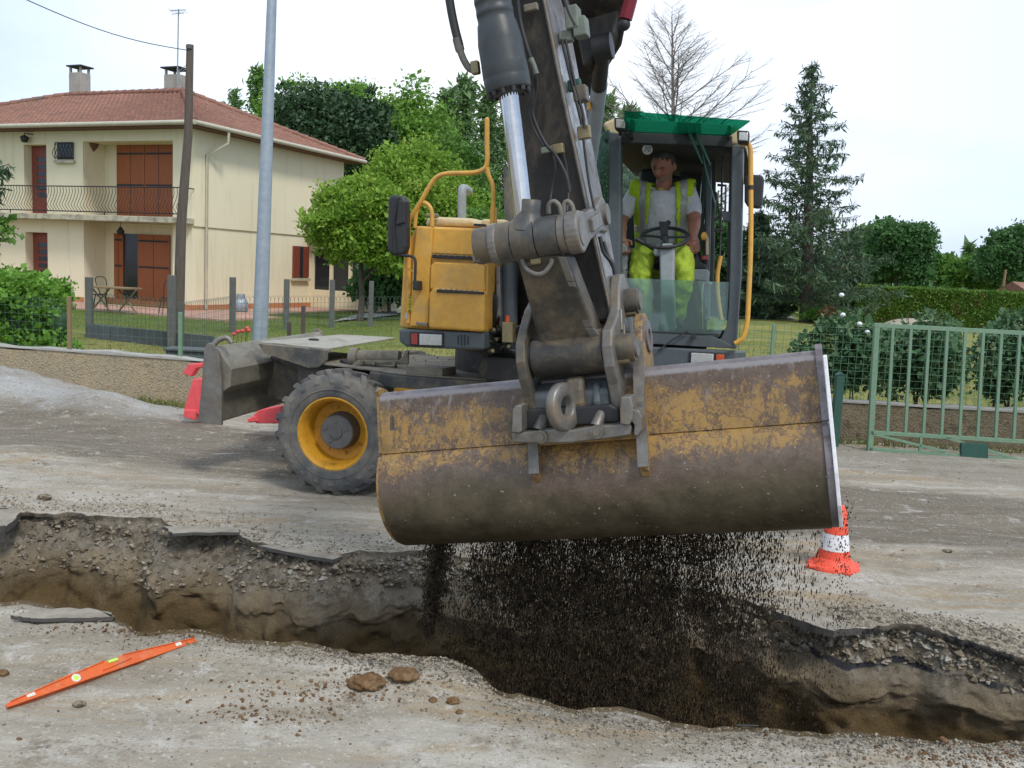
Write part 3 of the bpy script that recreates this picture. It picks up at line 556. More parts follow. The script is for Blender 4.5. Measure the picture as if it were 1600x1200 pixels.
# front wire fence on left wall
o = thing('wire_fence', (-5, 12, 0.58), 'thin green wire fence standing on the ochre garden wall', 'fence')
wiregrid(o, [(x, wy(x), 0) for x in np.linspace(-6.9, -0.6, 8)], 0.6, 1.25, 0.10, 0.10, MT['wireg'], r=0.0016)
MT['stake'] = mat('wood_stake', (0.25, 0.17, 0.09), (0.2, 0.14, 0.08), 5, 0.9)
for px, pt, m in ((108, 463, MT['stake']), (282, 488, MT['green']), (452, 503, MT['bark']), (474, 478, MT['bark'])):
    yy = wy((px-800)/1450*11.8, 0.1); post(px, pt, yy, 0.55, 0.045, m, 'stake', o)
o = thing('wire_fence', (5, 11, 0.49), 'green wire mesh fence on the pebbledash wall behind the rose bushes', 'fence')
wiregrid(o, [(x, wy(x), 0) for x in np.linspace(0.6, 9, 9)], 0.5, 1.36, 0.085, 0.085, MT['wireg'], r=0.0026)
for x in (3.1, 6.4): MB().box(V(x, wy(x), 0.9), 0.04, 0.04, 0.9).build('fence_post', MT['green'], o, 0.004)
# back fence with arched wire and concrete posts
MT['conc'] = mat('concrete_post', (0.10, 0.10, 0.095), (0.14, 0.14, 0.13), 7, 0.9, 0, 0.3); MT['panel'] = mat('concrete_board', (0.10, 0.115, 0.12), (0.08, 0.09, 0.095), 2, 0.9, 0, 0.3)
o = thing('arched_wire_fence', (-8, 20, 0), 'arched wire garden fence with dark posts in front of the house', 'fence')
bp = [(-2, 442, 520, 21.5), (140, 433, 525, 19.4), (268, 430, 543, 17.9), (363, 433, 512, 22.6), (447, 436, 508, 24.3), (518, 437, 506, 25.8), (579, 439, 503, 27), (680, 442, 503, 29)]
prev = None; P = []
for i, (px, pt, pb, Y) in enumerate(bp):
    q = PX(px, pb, Y); t = PX(px, pt, Y); P.append(V(q.x, q.y, 0.0)); MB().box(V(q.x, q.y, t.z/2), 0.13, 0.13, t.z).build('fence_post', MT['conc'], o, 0.012)
wiregrid(o, [tuple(p) for p in P[1:3]], 0.35, 0.85, 0.13, 0.10, MT['wire'], True, 0.0035)
wiregrid(o, [tuple(p) for p in (P[2], P[3], P[4], P[5], P[6], P[7])], 0.12, 0.78, 0.14, 0.12, MT['wire'], True, 0.0035)
mb = MB(); a, b = P[1]+V(0, 0, 0.02), P[2]+V(0.9, -0.15, 0.02); dd = (b-a).normalized(); mb.box((a+b)/2+V(0, -0.1, 0.15), (b-a).length, 0.05, 0.33, (dd, V(-dd.y, dd.x, 0), V(0, 0, 1))); mb.build('concrete_board', MT['panel'], o, 0.01)

# lamp post, wooden pole
b = PX(404, 540, 11.9); b.z = 0.05; t = PX(427, -60, 12.15)
o = thing('street_lamp', b, 'tall tapered galvanised steel lamp post rising behind the dozer blade', 'lamp post')
tt = b+(t-b)*1.45
MB().tube([b, tt], [0.105, 0.034], 20).build('pole', MT['galv'], o); MB().box(b+V(0, 0, 0.02), 0.34, 0.34, 0.03).build('base_plate', MT['galv'], o, 0.003)
MB().tube([tt, tt+V(0.3, -0.1, 0.35), tt+V(1.0, -0.5, 0.5)], 0.03, 10).build('arm', MT['galv'], o); MB().ball(tt+V(1.3, -0.66, 0.5), 0.33, 0.14, 0.09).build('lamp_head', MT['galv'], o)
b = PX(278, 519, 20.5); b.z = 0; t = PX(297, 70, 20.5)
o = thing('utility_pole', b, 'old leaning wooden utility pole in front of the cream house', 'utility pole')
mid = b.lerp(t, 0.4)+V(-0.03, 0, 0); mid2 = b.lerp(t, 0.7)+V(0.04, 0, 0)
MB().tube([b, mid, mid2, t], [0.125, 0.105, 0.09, 0.075], 14).build('pole', MT['wood'], o); MB().box(t+V(0, -0.05, -0.06), 0.12, 0.10, 0.08).build('bracket', MT['conc'], o, 0.01)
w0 = PX(20, -10, 16); w1 = PX(288, 84, 20.5); w1 = t+V(0, 0, -0.12); c_ = [w0.lerp(w1, k/12)+V(0, 0, -0.5*math.sin(math.pi*k/12)*0.3) for k in range(13)]
tag(MB().tube(c_, 0.009, 5).build('power_cable', MT['black']), 'thin sagging cable crossing the sky to the wooden utility pole', 'cable')
# far pole and red roof at right
b = PX(1565, 448, 62); MB_ = MB().cyl(V(b.x, 62, 0), V(b.x+0.15, 62, 3.4), 0.1, 0.08, 10); tag(MB_.build('utility_pole', MT['stake']), 'small reddish brown pole beyond the clipped hedge at far right', 'utility pole')

# ================================================================ HOUSE
HC = PX(300, 480, 30.0); HC.z = 0.0; E1 = V(-0.9242, 0.3819, 0); E2 = V(0.3819, 0.9242, 0); ZV = V(0, 0, 1)
def HQ(s, t, z): return HC+E1*s+E2*t+ZV*z
def FS(px, py, inset=0.0): p = hit(px, py, HC+E2*inset, E2); return (p-HC).dot(E1), p.z
def RS(px, py, inset=0.0): p = hit(px, py, HC+E1*inset, E1); return (p-HC).dot(E2), p.z
g = G('cream_render'); col = g.mix(g.ramp(g.noise(0.5, 4, 0.6), 0.3, 0.7), (0.76, 0.69, 0.50), (0.72, 0.645, 0.45)); col = g.mix(g.ramp(g.noise(1.3, 6, 0.7), 0.62, 0.8), col, (0.60, 0.54, 0.40)); col = g.mix(g.ramp(g.noise(1.6, 6, .7, g.coord((2.2, 2.2, .22))), .54, .72, 0, .5), col, (.50, .45, .34))
MT['cream_wall'] = g.finish(col, 0.9, 0, g.bump(g.noise(25, 4, 0.7), 0.3, 0.01), 0.15)
MT['shutter'] = mat('shutter_wood', (0.36, 0.105, 0.03), (0.28, 0.08, 0.025), 5, 0.55, 0, 0.15, 20, stretch=(6, 6, .4))
MT['door'] = mat('door_wood', (0.23, 0.05, 0.03), (0.17, 0.04, 0.025), 5, 0.5, 0, 0.1)
MT['dkglass'] = mat('dark_glass', (0.03, 0.035, 0.04), None, 2, 0.08, 0, 0)
MT['terra'] = mat('terracotta_plinth', (0.50, 0.20, 0.08), (0.42, 0.17, 0.07), 3, 0.8)
MT['patio'] = mat('patio_tiles', (0.50, 0.30, 0.23), (0.42, 0.25, 0.19), 3, 0.85, 0, 0.2)
MT['gutter'] = mat('gutter', (0.50, 0.47, 0.36), (0.42, 0.40, 0.31), 2, 0.5)
MT['eave'] = mat('eave_board', (0.16, 0.075, 0.05), None, 2, 0.7)
MT['iron'] = mat('wrought_iron', (0.035, 0.035, 0.035), None, 4, 0.6)
MT['concs'] = mat('slab_concrete', (0.46, 0.42, 0.30), (0.50, 0.46, 0.34), 2, 0.9, 0, 0.3, dirt=(0.17, 0.16, 0.13), dt=0.57, dsc=3.5)
house = thing('house', HC, 'two storey cream house with brown shutters and hipped terracotta tile roof', 'house')
def blk(mb, s0, s1, t0, t1, z0, z1): return mb.prism([HQ(s0, t0, z0), HQ(s1, t0, z0), HQ(s1, t1, z0), HQ(s0, t1, z0)], V(0, 0, z1-z0))
EZ = 5.80; SL = 14.5; DP = 8.55
sr, _ = FS(270, 290); sl, _ = FS(130, 290); _, zslt = FS(200, 339); _, zslb = FS(200, 349)
zs1 = FS(280, 340)[1]; zs0 = FS(280, 350)[1]; INS = 0.95
d1 = FS(73, 290)[0]; d0 = FS(38, 290)[0]; dz1 = FS(55, 226)[1]; ddz = FS(60, 363)[1]
mb = MB(); blk(mb, 0, sr, 0, 1.2, 0, EZ); blk(mb, sr, sl, INS, INS+0.25, 0, EZ)                  # corner pier, recess back
blk(mb, sl, d1, 0, 1.2, 0, EZ); blk(mb, d0, SL, 0, 1.2, 0, EZ); blk(mb, d1, d0, 0, 1.2, dz1, EZ); blk(mb, d1, d0, 0, 1.2, ddz, zs0); blk(mb, d1, d0, 0.35, 1.2, 0, EZ-0.1)
blk(mb, sr, sl, 0, INS, EZ-0.35, EZ)
blk(mb, 0, 0.25, 1.2, DP, 0, zs0-0.05); blk(mb, -0.05, 0.25, 0.02, DP, zs0-0.05, EZ); blk(mb, 0, SL, DP-0.25, DP, 0, EZ); blk(mb, SL-0.25, SL, 0, DP, 0, EZ)
mb.build('wall', MT['cream_wall'], house)
mb = MB(); blk(mb, -0.02, sr, -0.025, 0, 0, 0.24); blk(mb, sr, sl, INS-0.025, INS, 0, 0.24); blk(mb, -0.025, 0, 0, 6.5, 0, 0.24); blk(mb, sl, d1, -0.025, 0, 0, 0.24); mb.build('plinth', MT['terra'], house)
mb = MB(); blk(mb, -0.08, SL, -0.55, 0, zs0, zs0+0.19); blk(mb, sr, sl, 0, INS, zs0, zs0+0.19); mb.build('balcony_slab', MT['concs'], house, 0.02)
# roof: hipped with rippled tiles
OV = 0.62; x0, x1, y0, y1 = -OV, SL+OV, -OV, DP+OV; half = (y1-y0)/2; RISE = half*0.40; ze = EZ+0.10
g = G('roof_tiles'); col = g.mix(g.ramp(g.noise(3.5, 5, 0.75), 0.34, 0.66), (0.31, 0.155, 0.11), (0.185, 0.105, 0.08)); col = g.mix(g.ramp(g.noise(0.9, 5, 0.65), 0.56, 0.7), col, (0.145, 0.105, 0.085)); col = g.mix(g.ramp(g.noise(9, 2, 0.5), 0.66, 0.72), col, (0.42, 0.22, 0.16))
MT['tile'] = g.finish(col, 0.85, 0, g.bump(g.noise(30, 3), 0.3, 0.01), 0.2)
def roofface(eA, eB, inward, nrow=20):
    """eave line eA->eB, inward unit vector; hipped at both ends at 45 degrees"""
    L = (eB-eA).length; u = (eB-eA)/L; nc = int(L/0.055); v = []; f = []; rows = []
    for r in range(nrow+1):
        for rr in ((0,) if r == nrow else (0, 1)):
            q = (r+rr*0.98)/nrow*half; z = q*0.40
            s = np.linspace(min(q, L/2), max(L-q, L/2), nc); wav = 0.028*np.cos(s/0.22*2*math.pi); step = 0.030*(1-rr)
            rows.append([(eA+u*float(a)+inward*q+ZV*(z+step+float(w))) for a, w in zip(s, wav)])
    k = 0
    for row in rows: v += [tuple(HQ(p.x, p.y, ze+p.z)) for p in row]
    for r in range(len(rows)-1): f += [(r*nc+i, r*nc+i+1, (r+1)*nc+i+1, (r+1)*nc+i) for i in range(nc-1)]
    return v, f
mb = MB()
for a, b, w in ((V(x0, y0, 0), V(x1, y0, 0), V(0, 1, 0)), (V(x0, y1, 0), V(x0, y0, 0), V(1, 0, 0)), (V(x1, y0, 0), V(x1, y1, 0), V(-1, 0, 0)), (V(x1, y1, 0), V(x0, y1, 0), V(0, -1, 0))):
    mb.add(*roofface(a, b, w))
roof = mb.build('roof', MT['tile'], house)
mb = MB(); rz = RISE+ze+0.05
rp = [HQ(x0+half, y0+half, rz), HQ(x1-half, y0+half, rz)]
for a, b in ((rp[0], rp[1]), (HQ(x0, y0, ze+0.05), rp[0]), (HQ(x0, y1, ze+0.05), rp[0]), (HQ(x1, y0, ze+0.05), rp[1])):
    n = int((b-a).length/0.38)
    for i in range(n): mb.cyl(a.lerp(b, i/n), a.lerp(b, (i+1.1)/n), 0.12, 0.09, 8)
mb.build('ridge_tiles', MT['tile'], roof)
mb = MB(); blk(mb, x0+.05, x1, y0+.05, y1-.05, EZ, EZ+0.05); mb.build('soffit', MT['eave'], house)
mb = MB()
for a, b in ((HQ(x0-.05, y0-.06, ze-0.01), HQ(x1, y0-.06, ze-0.01)), (HQ(x0-.06, y0-.05, ze-0.01), HQ(x0-.06, y1, ze-0.01))): mb.tube([a, b], 0.075, 8)
mb.build('gutter', MT['gutter'], house)
mb = MB(); a = HQ(-0.66, 0.9, EZ+0.02); mb.tube([a, a+V(0, 0, -0.35), HQ(-0.10, 0.55, EZ-0.75), HQ(-0.10, 0.55, 0.1)], 0.05, 8); mb.build('downpipe', MT['gutter'], house)
def shutter(parent, s0, s1, z0, z1, ins, strap=(0.12, 0.55)):
    fr = MB(); w = (s1-s0); blk(fr, s0, s1, ins-0.05, ins, z0, z1); o_ = fr.build('shutter', MT['shutter'], parent, 0.006); m2 = MB()
    for q in strap: blk(m2, s0+0.04, s1-0.04, ins-0.065, ins-0.052, z1-(z1-z0)*q-0.03, z1-(z1-z0)*q+0.03)
    blk(m2, (s0+s1)/2-0.008, (s0+s1)/2+0.008, ins-0.056, ins-0.051, z0+.02, z1-.02)
    m2.build('hinge_strap', MT['iron'], o_); return o_
a_, z1_ = FS(184, 227, INS); b_, z0_ = FS(228, 336, INS); c2_ = FS(272, 300, INS)[0]
shutter(house, c2_, b_-0.01, zs0+0.2, z1_, INS-0.01); shutter(house, b_+0.01, a_, zs0+0.2, z1_, INS-0.01)
zl1 = FS(220, 366, INS)[1]; p1 = FS(180, 400, INS)[0]; p2 = FS(194, 400, INS)[0]; p3 = FS(217, 400, INS)[0]; p4 = FS(267, 400, INS)[0]
shutter(house, p2, p1, 0.25, zl1, INS-0.01, (0.10, 0.5)); shutter(house, p4, p3, 0.25, zl1, INS-0.01, (0.10, 0.5))
mb = MB(); blk(mb, p3+.01, p2-.01, INS-0.02, INS-0.005, 0.25, zl1); mb.build('doorway', MT['dkglass'], house)
mb = MB(); dd0, dd1 = d1+0.02, d0-0.02; blk(mb, dd0, dd1, 0.30, 0.348, zs0+0.2, dz1-.01); dr = mb.build('door', MT['door'], house, 0.01)
mb = MB(); 
for i in range(6): blk(mb, (dd0+dd1)/2-0.25, (dd0+dd1)/2+0.25, 0.285, 0.299, dz1-0.55-i*0.24, dz1-0.40-i*0.24)
mb.build('door_pane', MT['dkglass'], dr)
mb = MB(); blk(mb, dd0, dd1, 0.30, 0.348, 0.2, ddz-.01); dr = mb.build('door', MT['door'], house, 0.01); mb = MB()
for i in range(6): blk(mb, (dd0+dd1)/2-0.25, (dd0+dd1)/2+0.25, 0.285, 0.299, ddz-0.5-i*0.24, ddz-0.35-i*0.24)
mb.build('door_pane', MT['dkglass'], dr)
ws0, wz1 = FS(117, 223); ws1, wz0 = FS(89, 249); mb = MB(); blk(mb, ws0+0.05, ws1-0.05, -0.03, -0.004, wz0, wz1); w_ = mb.build('window', MT['dkglass'], house)
mb = MB(); blk(mb, ws0-.02, ws1+.02, -0.12, -0.001, wz0-0.14, wz0-0.04); mb.build('sill', MT['concs'], w_)
mb = MB()
for k in range(6):
    s = ws0+0.04+(ws1-ws0-0.08)*k/5; mb.tube(smoothpath([HQ(s, -0.06, wz1), HQ(s, -0.12, wz1-.15), HQ(s, -0.22, (wz0+wz1)/2-.1), HQ(s, -0.1, wz0)], 3), 0.012, 5)
mb.tube([HQ(ws0, -0.08, wz1), HQ(ws1, -.08, wz1)], 0.014, 5); mb.tube([HQ(ws0, -0.08, wz0+.05), HQ(ws1, -.08, wz0+.05)], 0.014, 5)
for s in (ws0, ws1): mb.tube([HQ(s, -.08, wz0), HQ(s, -.08, wz1)], 0.014, 5)
mb.build('window_grille', MT['iron'], w_)
# wall lamps, hanging lamp
mb = MB(); s, z = FS(147, 232, 0.5); mb.lathe(HQ(s, 0.45, z), V(0, 0, -1), [(0.19, -0.16), (0.16, -.05), (0.03, 0.12), (0.0, .16)], 12); mb.tube([HQ(s, .45, z), HQ(s+.2, .45, z)], .02, 6); mb.build('wall_lamp', MT['eave'], house)
mb = MB(); s, z = FS(46, 214); mb.tube([HQ(s-.2, -0.02, z+.08), HQ(s, -0.2, z+.1), HQ(s, -0.2, z)], .02, 6); mb.lathe(HQ(s, -0.2, z), V(0, 0, -1), [(0.0, -.05), (0.15, 0.03), (0.10, .2), (0, .22)], 8); mb.build('wall_lamp', MT['iron'], house)
mb = MB(); s, z = FS(192, 357, .4); mb.tube([HQ(s, .3, zs0), HQ(s, .3, z)], .012, 5); mb.lathe(HQ(s, .3, z-.05), V(0, 0, -1), [(0.03, -.1), (0.14, 0.05), (0.10, .16), (0, .18)], 8); mb.build('hanging_lamp', MT['iron'], house)
# balcony rail with bellied bars
mb = MB(); s_end = -0.06; rt = zs0+0.19; zr = rt+0.92
mb.tube([HQ(s_end, -0.50, zr), HQ(SL, -0.50, zr)], 0.02, 6); mb.tube([HQ(s_end, -0.50, rt+0.10), HQ(SL, -0.50, rt+.10)], 0.02, 6)
mb.tube([HQ(s_end, -0.50, zr), HQ(s_end, 0.0, zr)], 0.02, 6); mb.tube([HQ(s_end, -0.5, zr), HQ(s_end, -.5, rt)], .02, 6)
s = s_end+0.1
while s < SL:
    mb.tube([HQ(s, -0.50, zr), HQ(s, -0.47, zr-.18), HQ(s, -0.56, rt+.5), HQ(s+.03, -0.64, rt+.3), HQ(s, -0.50, rt+.10)], 0.010, 4, False); s += 0.135
for s in (3.2, 7.5, 11): mb.tube([HQ(s, -.5, rt+.1), HQ(s, -.5, rt)], .02, 5)
mb.build('balcony_railing', MT['iron'], house)
# right wall window with shutters
t0_, wz1 = RS(457, 384); t1_, wz0 = RS(500, 434); t1_ = min(t1_, 6.3); tw = (t1_-t0_)
mb = MB(); mb.prism([HQ(-0.04, t0_+tw*.42, wz0), HQ(-0.04, t0_+tw*.62, wz0), HQ(-0.04, t0_+tw*.62, wz1), HQ(-0.04, t0_+tw*.42, wz1)], -E1*0.02); w_ = mb.build('window', MT['dkglass'], house)
for a, b in ((0, .40), (.62, 1.0)):
    MB().prism([HQ(0, t0_+tw*a, wz0), HQ(0, t0_+tw*b, wz0), HQ(0, t0_+tw*b, wz1), HQ(0, t0_+tw*a, wz1)], -E1*0.07).build('shutter', MT['door'], house, 0.008)
mb = MB(); mb.prism([HQ(0, t0_-.1, wz0-.12), HQ(0, t1_, wz0-.12), HQ(0, t1_, wz0-.03), HQ(0, t0_-.1, wz0-.03)], -E1*0.14); mb.build('sill', MT['concs'], w_)
# sunroom extension
TX = 6.5; q3 = -3.2; mb = MB(); zt = 2.75
blk(mb, 0, q3, TX, TX+0.2, 0, 0.75); blk(mb, 0, q3, TX, TX+.2, 2.3, zt); blk(mb, q3, q3-.2, TX, DP+1, 0, zt); blk(mb, 0, q3-.2, TX+.2, DP+1, zt-.1, zt); blk(mb, -.1, q3-.2, DP+.8, DP+1, 0, zt-.1)
for s in (0, -.85, -1.7, -2.55, q3+.12): blk(mb, s, s-0.14, TX, TX+.2, .75, 2.3)
ext = mb.build('sunroom_wall', MT['cream_wall'], house, 0.005)
for i, s in enumerate((-.14, -.99, -1.84)):
    mb = MB(); blk(mb, s, s-.71, TX+.08, TX+.10, .75, 2.3); mb.build('pane', MT['dkglass'], ext)
mb = MB(); blk(mb, .3, q3-.6, TX-.4, DP+1.2, zt, zt+.16); mb.build('sunroom_roof', MT['tile'], ext)
# chimneys
def chimney(px, pt, pb, w, Y):
    a = PX(px, pb, Y); t = PX(px, pt, Y); ax = (E1, E2, ZV); zb = a.z-1.6; zt_ = t.z-0.30
    ch = MB().box(V(a.x, a.y, (zb+zt_)/2), w, w, zt_-zb, ax).build('chimney', MT['concs'], roof, 0.01); mb = MB()
    return a, t, zt_, ax, w
MT['chim'] = mat('chimney_render', (0.40, 0.37, 0.32), (0.30, 0.28, 0.25), 2.5, 0.9, 0, 0.3)
for px, pt, pb, w, Y in ((125, 104, 160, 0.62, 38.0), (276, 107, 152, 0.72, 36.8)):
    a = PX(px, pb, Y); t = PX(px, pt, Y); ax = (E1, E2, ZV); zb = a.z-1.4; zt_ = t.z-0.27
    mb = MB().box(V(a.x, a.y, (zb+zt_)/2), w, w*0.8, zt_-zb, ax)
    for i in (-1, 1):
        for j in (-1, 1): mb.box(V(a.x, a.y, zt_+0.12)+E1*(i*w*.42)+E2*(j*w*.32), 0.08, 0.08, 0.24, ax)
    ch = mb.build('chimney', MT['chim'], roof, 0.008)
    # sub-sub parts are folded into one object with the stack
MB().box(PX(125, 105, 38.0), .78, .66, 0.06, (E1, E2, ZV)).build('chimney_cap', MT['iron'], roof, 0.01)
MB().box(PX(276, 108, 36.8), .90, .78, 0.06, (E1, E2, ZV)).build('chimney_cap', MT['iron'], roof, 0.01)
mb = MB(); b = PX(277, 130, 36.2); t = PX(279, 14, 36.2); mb.tube([b, t], 0.025, 6)
for k, dz in ((0.0, 0.05), (0.0, .5)): pass
for z_, l in ((t.z-.08, .32), (t.z-.2, .25)): mb.tube([V(t.x-l, t.y, z_), V(t.x+l, t.y-.1, z_+.04)], .015, 5)
for i in range(5): mb.tube([V(t.x-.28+.13*i, t.y-.25, t.z-.08), V(t.x-.28+.13*i, t.y+.25, t.z-.08)], .01, 4)
mb.tube([V(t.x, t.y, t.z-2.3), V(t.x+.42, t.y, t.z-1.9)], .012, 4); mb.tube([V(t.x+.1, t.y, t.z-2.3), V(t.x+.5, t.y, t.z-2.0)], .012, 4)
mb.build('aerial', MT['galv'], roof)
# patio, picnic table, chairs, gas bottle
mb = MB(); blk(mb, -3.5, SL, -2.6, 0, 0.0, 0.075); blk(mb, -2.2, -0.03, 0, 6.4, 0, 0.075); mb.build('patio', MT['patio'], loc=HC, kind='structure')
tp = PX(178, 447, 27.6); zt_ = 0.78; tx = V(.97, -.22, 0); ty = V(.22, .97, 0); mw = MT['shutter']
o = thing('picnic_table', V(tp.x, tp.y, 0.075), 'brown wooden trestle table on the patio before the open shutters', 'table')
MB().box(V(tp.x, tp.y, zt_), 1.45, .7, .05, (tx, ty, ZV)).build('tabletop', MT['stake'], o, .01)
for s in (-1, 1):
    for k in (-1, 1):
        c0 = V(tp.x, tp.y, 0)+tx*(s*.45); MB().tube([c0+tx*(k*.3)+V(0, 0, .08), c0-tx*(k*.3)+V(0, 0, zt_-.03)], .03, 4).build('leg', MT['stake'], o)
def gchair(c, rz, label):
    ax = V(math.cos(rz), math.sin(rz), 0); ay = V(-ax.y, ax.x, 0); o = thing('garden_chair', c, label, 'chair')
    MB().lathe(c+V(0, 0, .45), ZV, [(0, 0), (.2, 0), (.2, .03), (0, .03)], 14).build('seat', MT['iron'], o)
    MB().tube(smoothpath([c-ax*.2+V(0, 0, .45), c-ax*.2+ay*0+V(0, 0, .9)-ay*.15, c-ax*.2+V(0, 0, 1.0), c-ax*.2+ay*.15+V(0, 0, .9), c-ax*.2+ay*.17+V(0, 0, .45)], 4), .015, 5).build('backrest', MT['iron'], o)
    for i in (-1, 1):
        for j in (-1, 1): MB().tube([c+ax*i*.14+ay*j*.14+V(0, 0, .45), c+ax*i*.2+ay*j*.2+V(0, 0, 0)], .013, 5).build('leg', MT['iron'], o)
p = PX(157, 480, 27.9); gchair(V(p.x, p.y, .075), -1.2, 'dark metal garden chair with arched back, left of the patio table')
p = PX(262, 480, 27.6); gchair(V(p.x, p.y, .075), 2.2, 'dark metal garden chair with arched back, right of the patio table')
p = PX(376, 480, 30.5); p = V(p.x, p.y, .075); o = thing('gas_bottle', p, 'squat grey gas bottle standing by the side wall of the house', 'gas bottle')
MB().lathe(p, ZV, [(0, 0), (.2, 0), (.24, .05), (.24, .3), (.18, .42), (.05, .46), (.05, .55), (0, .55)], 18).build('tank', MT['galv'], o)
MB().ring(p+V(0, 0, .44), ZV, .14, .12, .14, 16).build('collar', MT['galv'], o)

# ================================================================ GREEN GATE
o = thing('metal_gate', GR(1480, 708), 'weathered green metal bar gate leaning against the pebbledash wall', 'gate')
gN = V(-0.06, -1, 0.04).normalized(); gO = GR(1362, 705)
def GT(px, py): return hit(px, py, gO, gN)
def bar(mb, a, b, w=0.04): return mb.prism([Vector(q) for q in (lambda d, s: [a-s*w/2, b-s*w/2, b+s*w/2, a+s*w/2])((b-a).normalized(), (b-a).normalized().cross(gN).normalized())], -gN*w)
tr = lambda x: 508+(x-1367)*0.054; brr = lambda x: 676+(x-1360)*0.060; bb = lambda x: 702+(x-1358)*0.075
XE = 1715
mb = MB(); bar(mb, GT(1366, tr(1366)), GT(XE, tr(XE)), .05); bar(mb, GT(1360, brr(1360)), GT(XE, brr(XE)), .045); bar(mb, GT(1358, bb(1358)), GT(XE, bb(XE)), .045)
bar(mb, GT(1371, 510), GT(1360, 706), .06); bar(mb, GT(XE, tr(XE)), GT(XE-8, bb(XE)), .06); bar(mb, GT(1362, 678), GT(1478, 706), .03); bar(mb, GT(1478, 684), GT(1590, 718), .03); bar(mb, GT(1440, 680), GT(1438, 706), .03)
mb.build('frame', MT['green'], o, 0.004)
for i in range(12):
    x = 1396+i*28.3; xb = x-9-i*.1
    MB_ = MB(); bar(MB_, GT(x, tr(x)+3), GT(xb, brr(xb)-2), .032); MB_.build('bar', MT['green'], o, 0.003)
mb = MB(); mb.prism([GT(1501, 691)-gN*-.02, GT(1543, 693)-gN*-.02, GT(1543, 718)-gN*-.02, GT(1501, 716)-gN*-.02], -gN*.05); mb.build('lock_plate', MT['dkgreen'], o, .004)
p = PX(1303, 690, 10.6); mb = MB().box(V(p.x, p.y, .34), .09, .09, .98); mb.prism([V(p.x-.05, p.y-.05, .83), V(p.x+.05, p.y-.05, .83), V(p.x+.0, p.y-.05, .87)], V(0, .1, 0)); tag(mb.build('gate_post', MT['dkgreen'], bevel=.005), 'dark green metal gate post just right of the raised bucket', 'post')

# ================================================================ VEGETATION
def quads(C, size, rs, aspect=0.55, flat=0.0, down=None):
    n = len(C); d = rs.randn(n, 3); d[:, 2] *= (1-flat)
    if down is not None: d[:, 2] -= down
    d /= np.linalg.norm(d, axis=1)[:, None]+1e-9; e = rs.randn(n, 3); e -= d*(d*e).sum(1)[:, None]; e /= np.linalg.norm(e, axis=1)[:, None]+1e-9
    s = (size*np.exp(rs.randn(n)*.38)*.92)[:, None]; v = np.stack([C, C+d*s*0.5+e*s*aspect*.5, C+d*s, C+d*s*0.5-e*s*aspect*.5], 1).reshape(-1, 3)
    return v, np.arange(4*n).reshape(-1, 4)
def crownpts(c, r, nclump, per, rs, spread=0.2, shell=0.45, low=-0.75):
    d = rs.randn(nclump*3, 3); d /= np.linalg.norm(d, axis=1)[:, None]; d = d[d[:, 2] > low][:nclump]
    rad = shell+(1-shell)*rs.rand(len(d))**0.6; rad = rad*(0.84+0.42*fbm(d*1.0, 1.7, 3, int(rs.randint(99))))
    cl = np.array(c)+d*rad[:, None]*np.array(r); m = min(r)
    off = np.clip(rs.randn(len(cl), per, 3), -1.5, 1.5)*spread*m*(0.6+0.8*rs.rand(len(cl), 1, 1)); off[:, :, 2] *= 0.6
    return (cl[:, None, :]+off).reshape(-1, 3), cl
LF = {'dark': leafmat('leaf_dark', (0.026, 0.066, 0.026), (0.048, 0.096, 0.036), 0.5, .12), 'mid': leafmat('leaf_mid', (0.090, 0.210, 0.036), (0.144, 0.270, 0.048), 0.6, .35),
      'light': leafmat('leaf_light', (0.150, 0.312, 0.048), (0.228, 0.396, 0.066), 0.7, .4), 'bright': leafmat('leaf_bright', (0.180, 0.336, 0.036), (0.264, 0.420, 0.054), 0.8, .4, (0.360, 0.432, 0.084)),
      'pine': leafmat('needle_pine', (0.115, 0.215, 0.07), (0.16, 0.27, 0.095), 0.5, .2), 'spruce': leafmat('needle_spruce', (0.055, 0.105, 0.055), (0.085, 0.145, 0.07), 0.5, .15, (0.120, 0.138, 0.072)),
      'oak': leafmat('leaf_oak', (0.054, 0.144, 0.042), (0.090, 0.198, 0.060), 0.35, .3), 'hedge': leafmat('leaf_hedge', (0.102, 0.240, 0.030), (0.180, 0.360, 0.042), 1.6, .3), 'rose': leafmat('leaf_rose', (0.066, 0.144, 0.060), (0.120, 0.216, 0.102), 1.4, .25, (0.168, 0.204, 0.072)),
      'clip': leafmat('leaf_clipped', (0.102, 0.216, 0.030), (0.156, 0.264, 0.042), 0.6, .25, (0.192, 0.180, 0.060))}
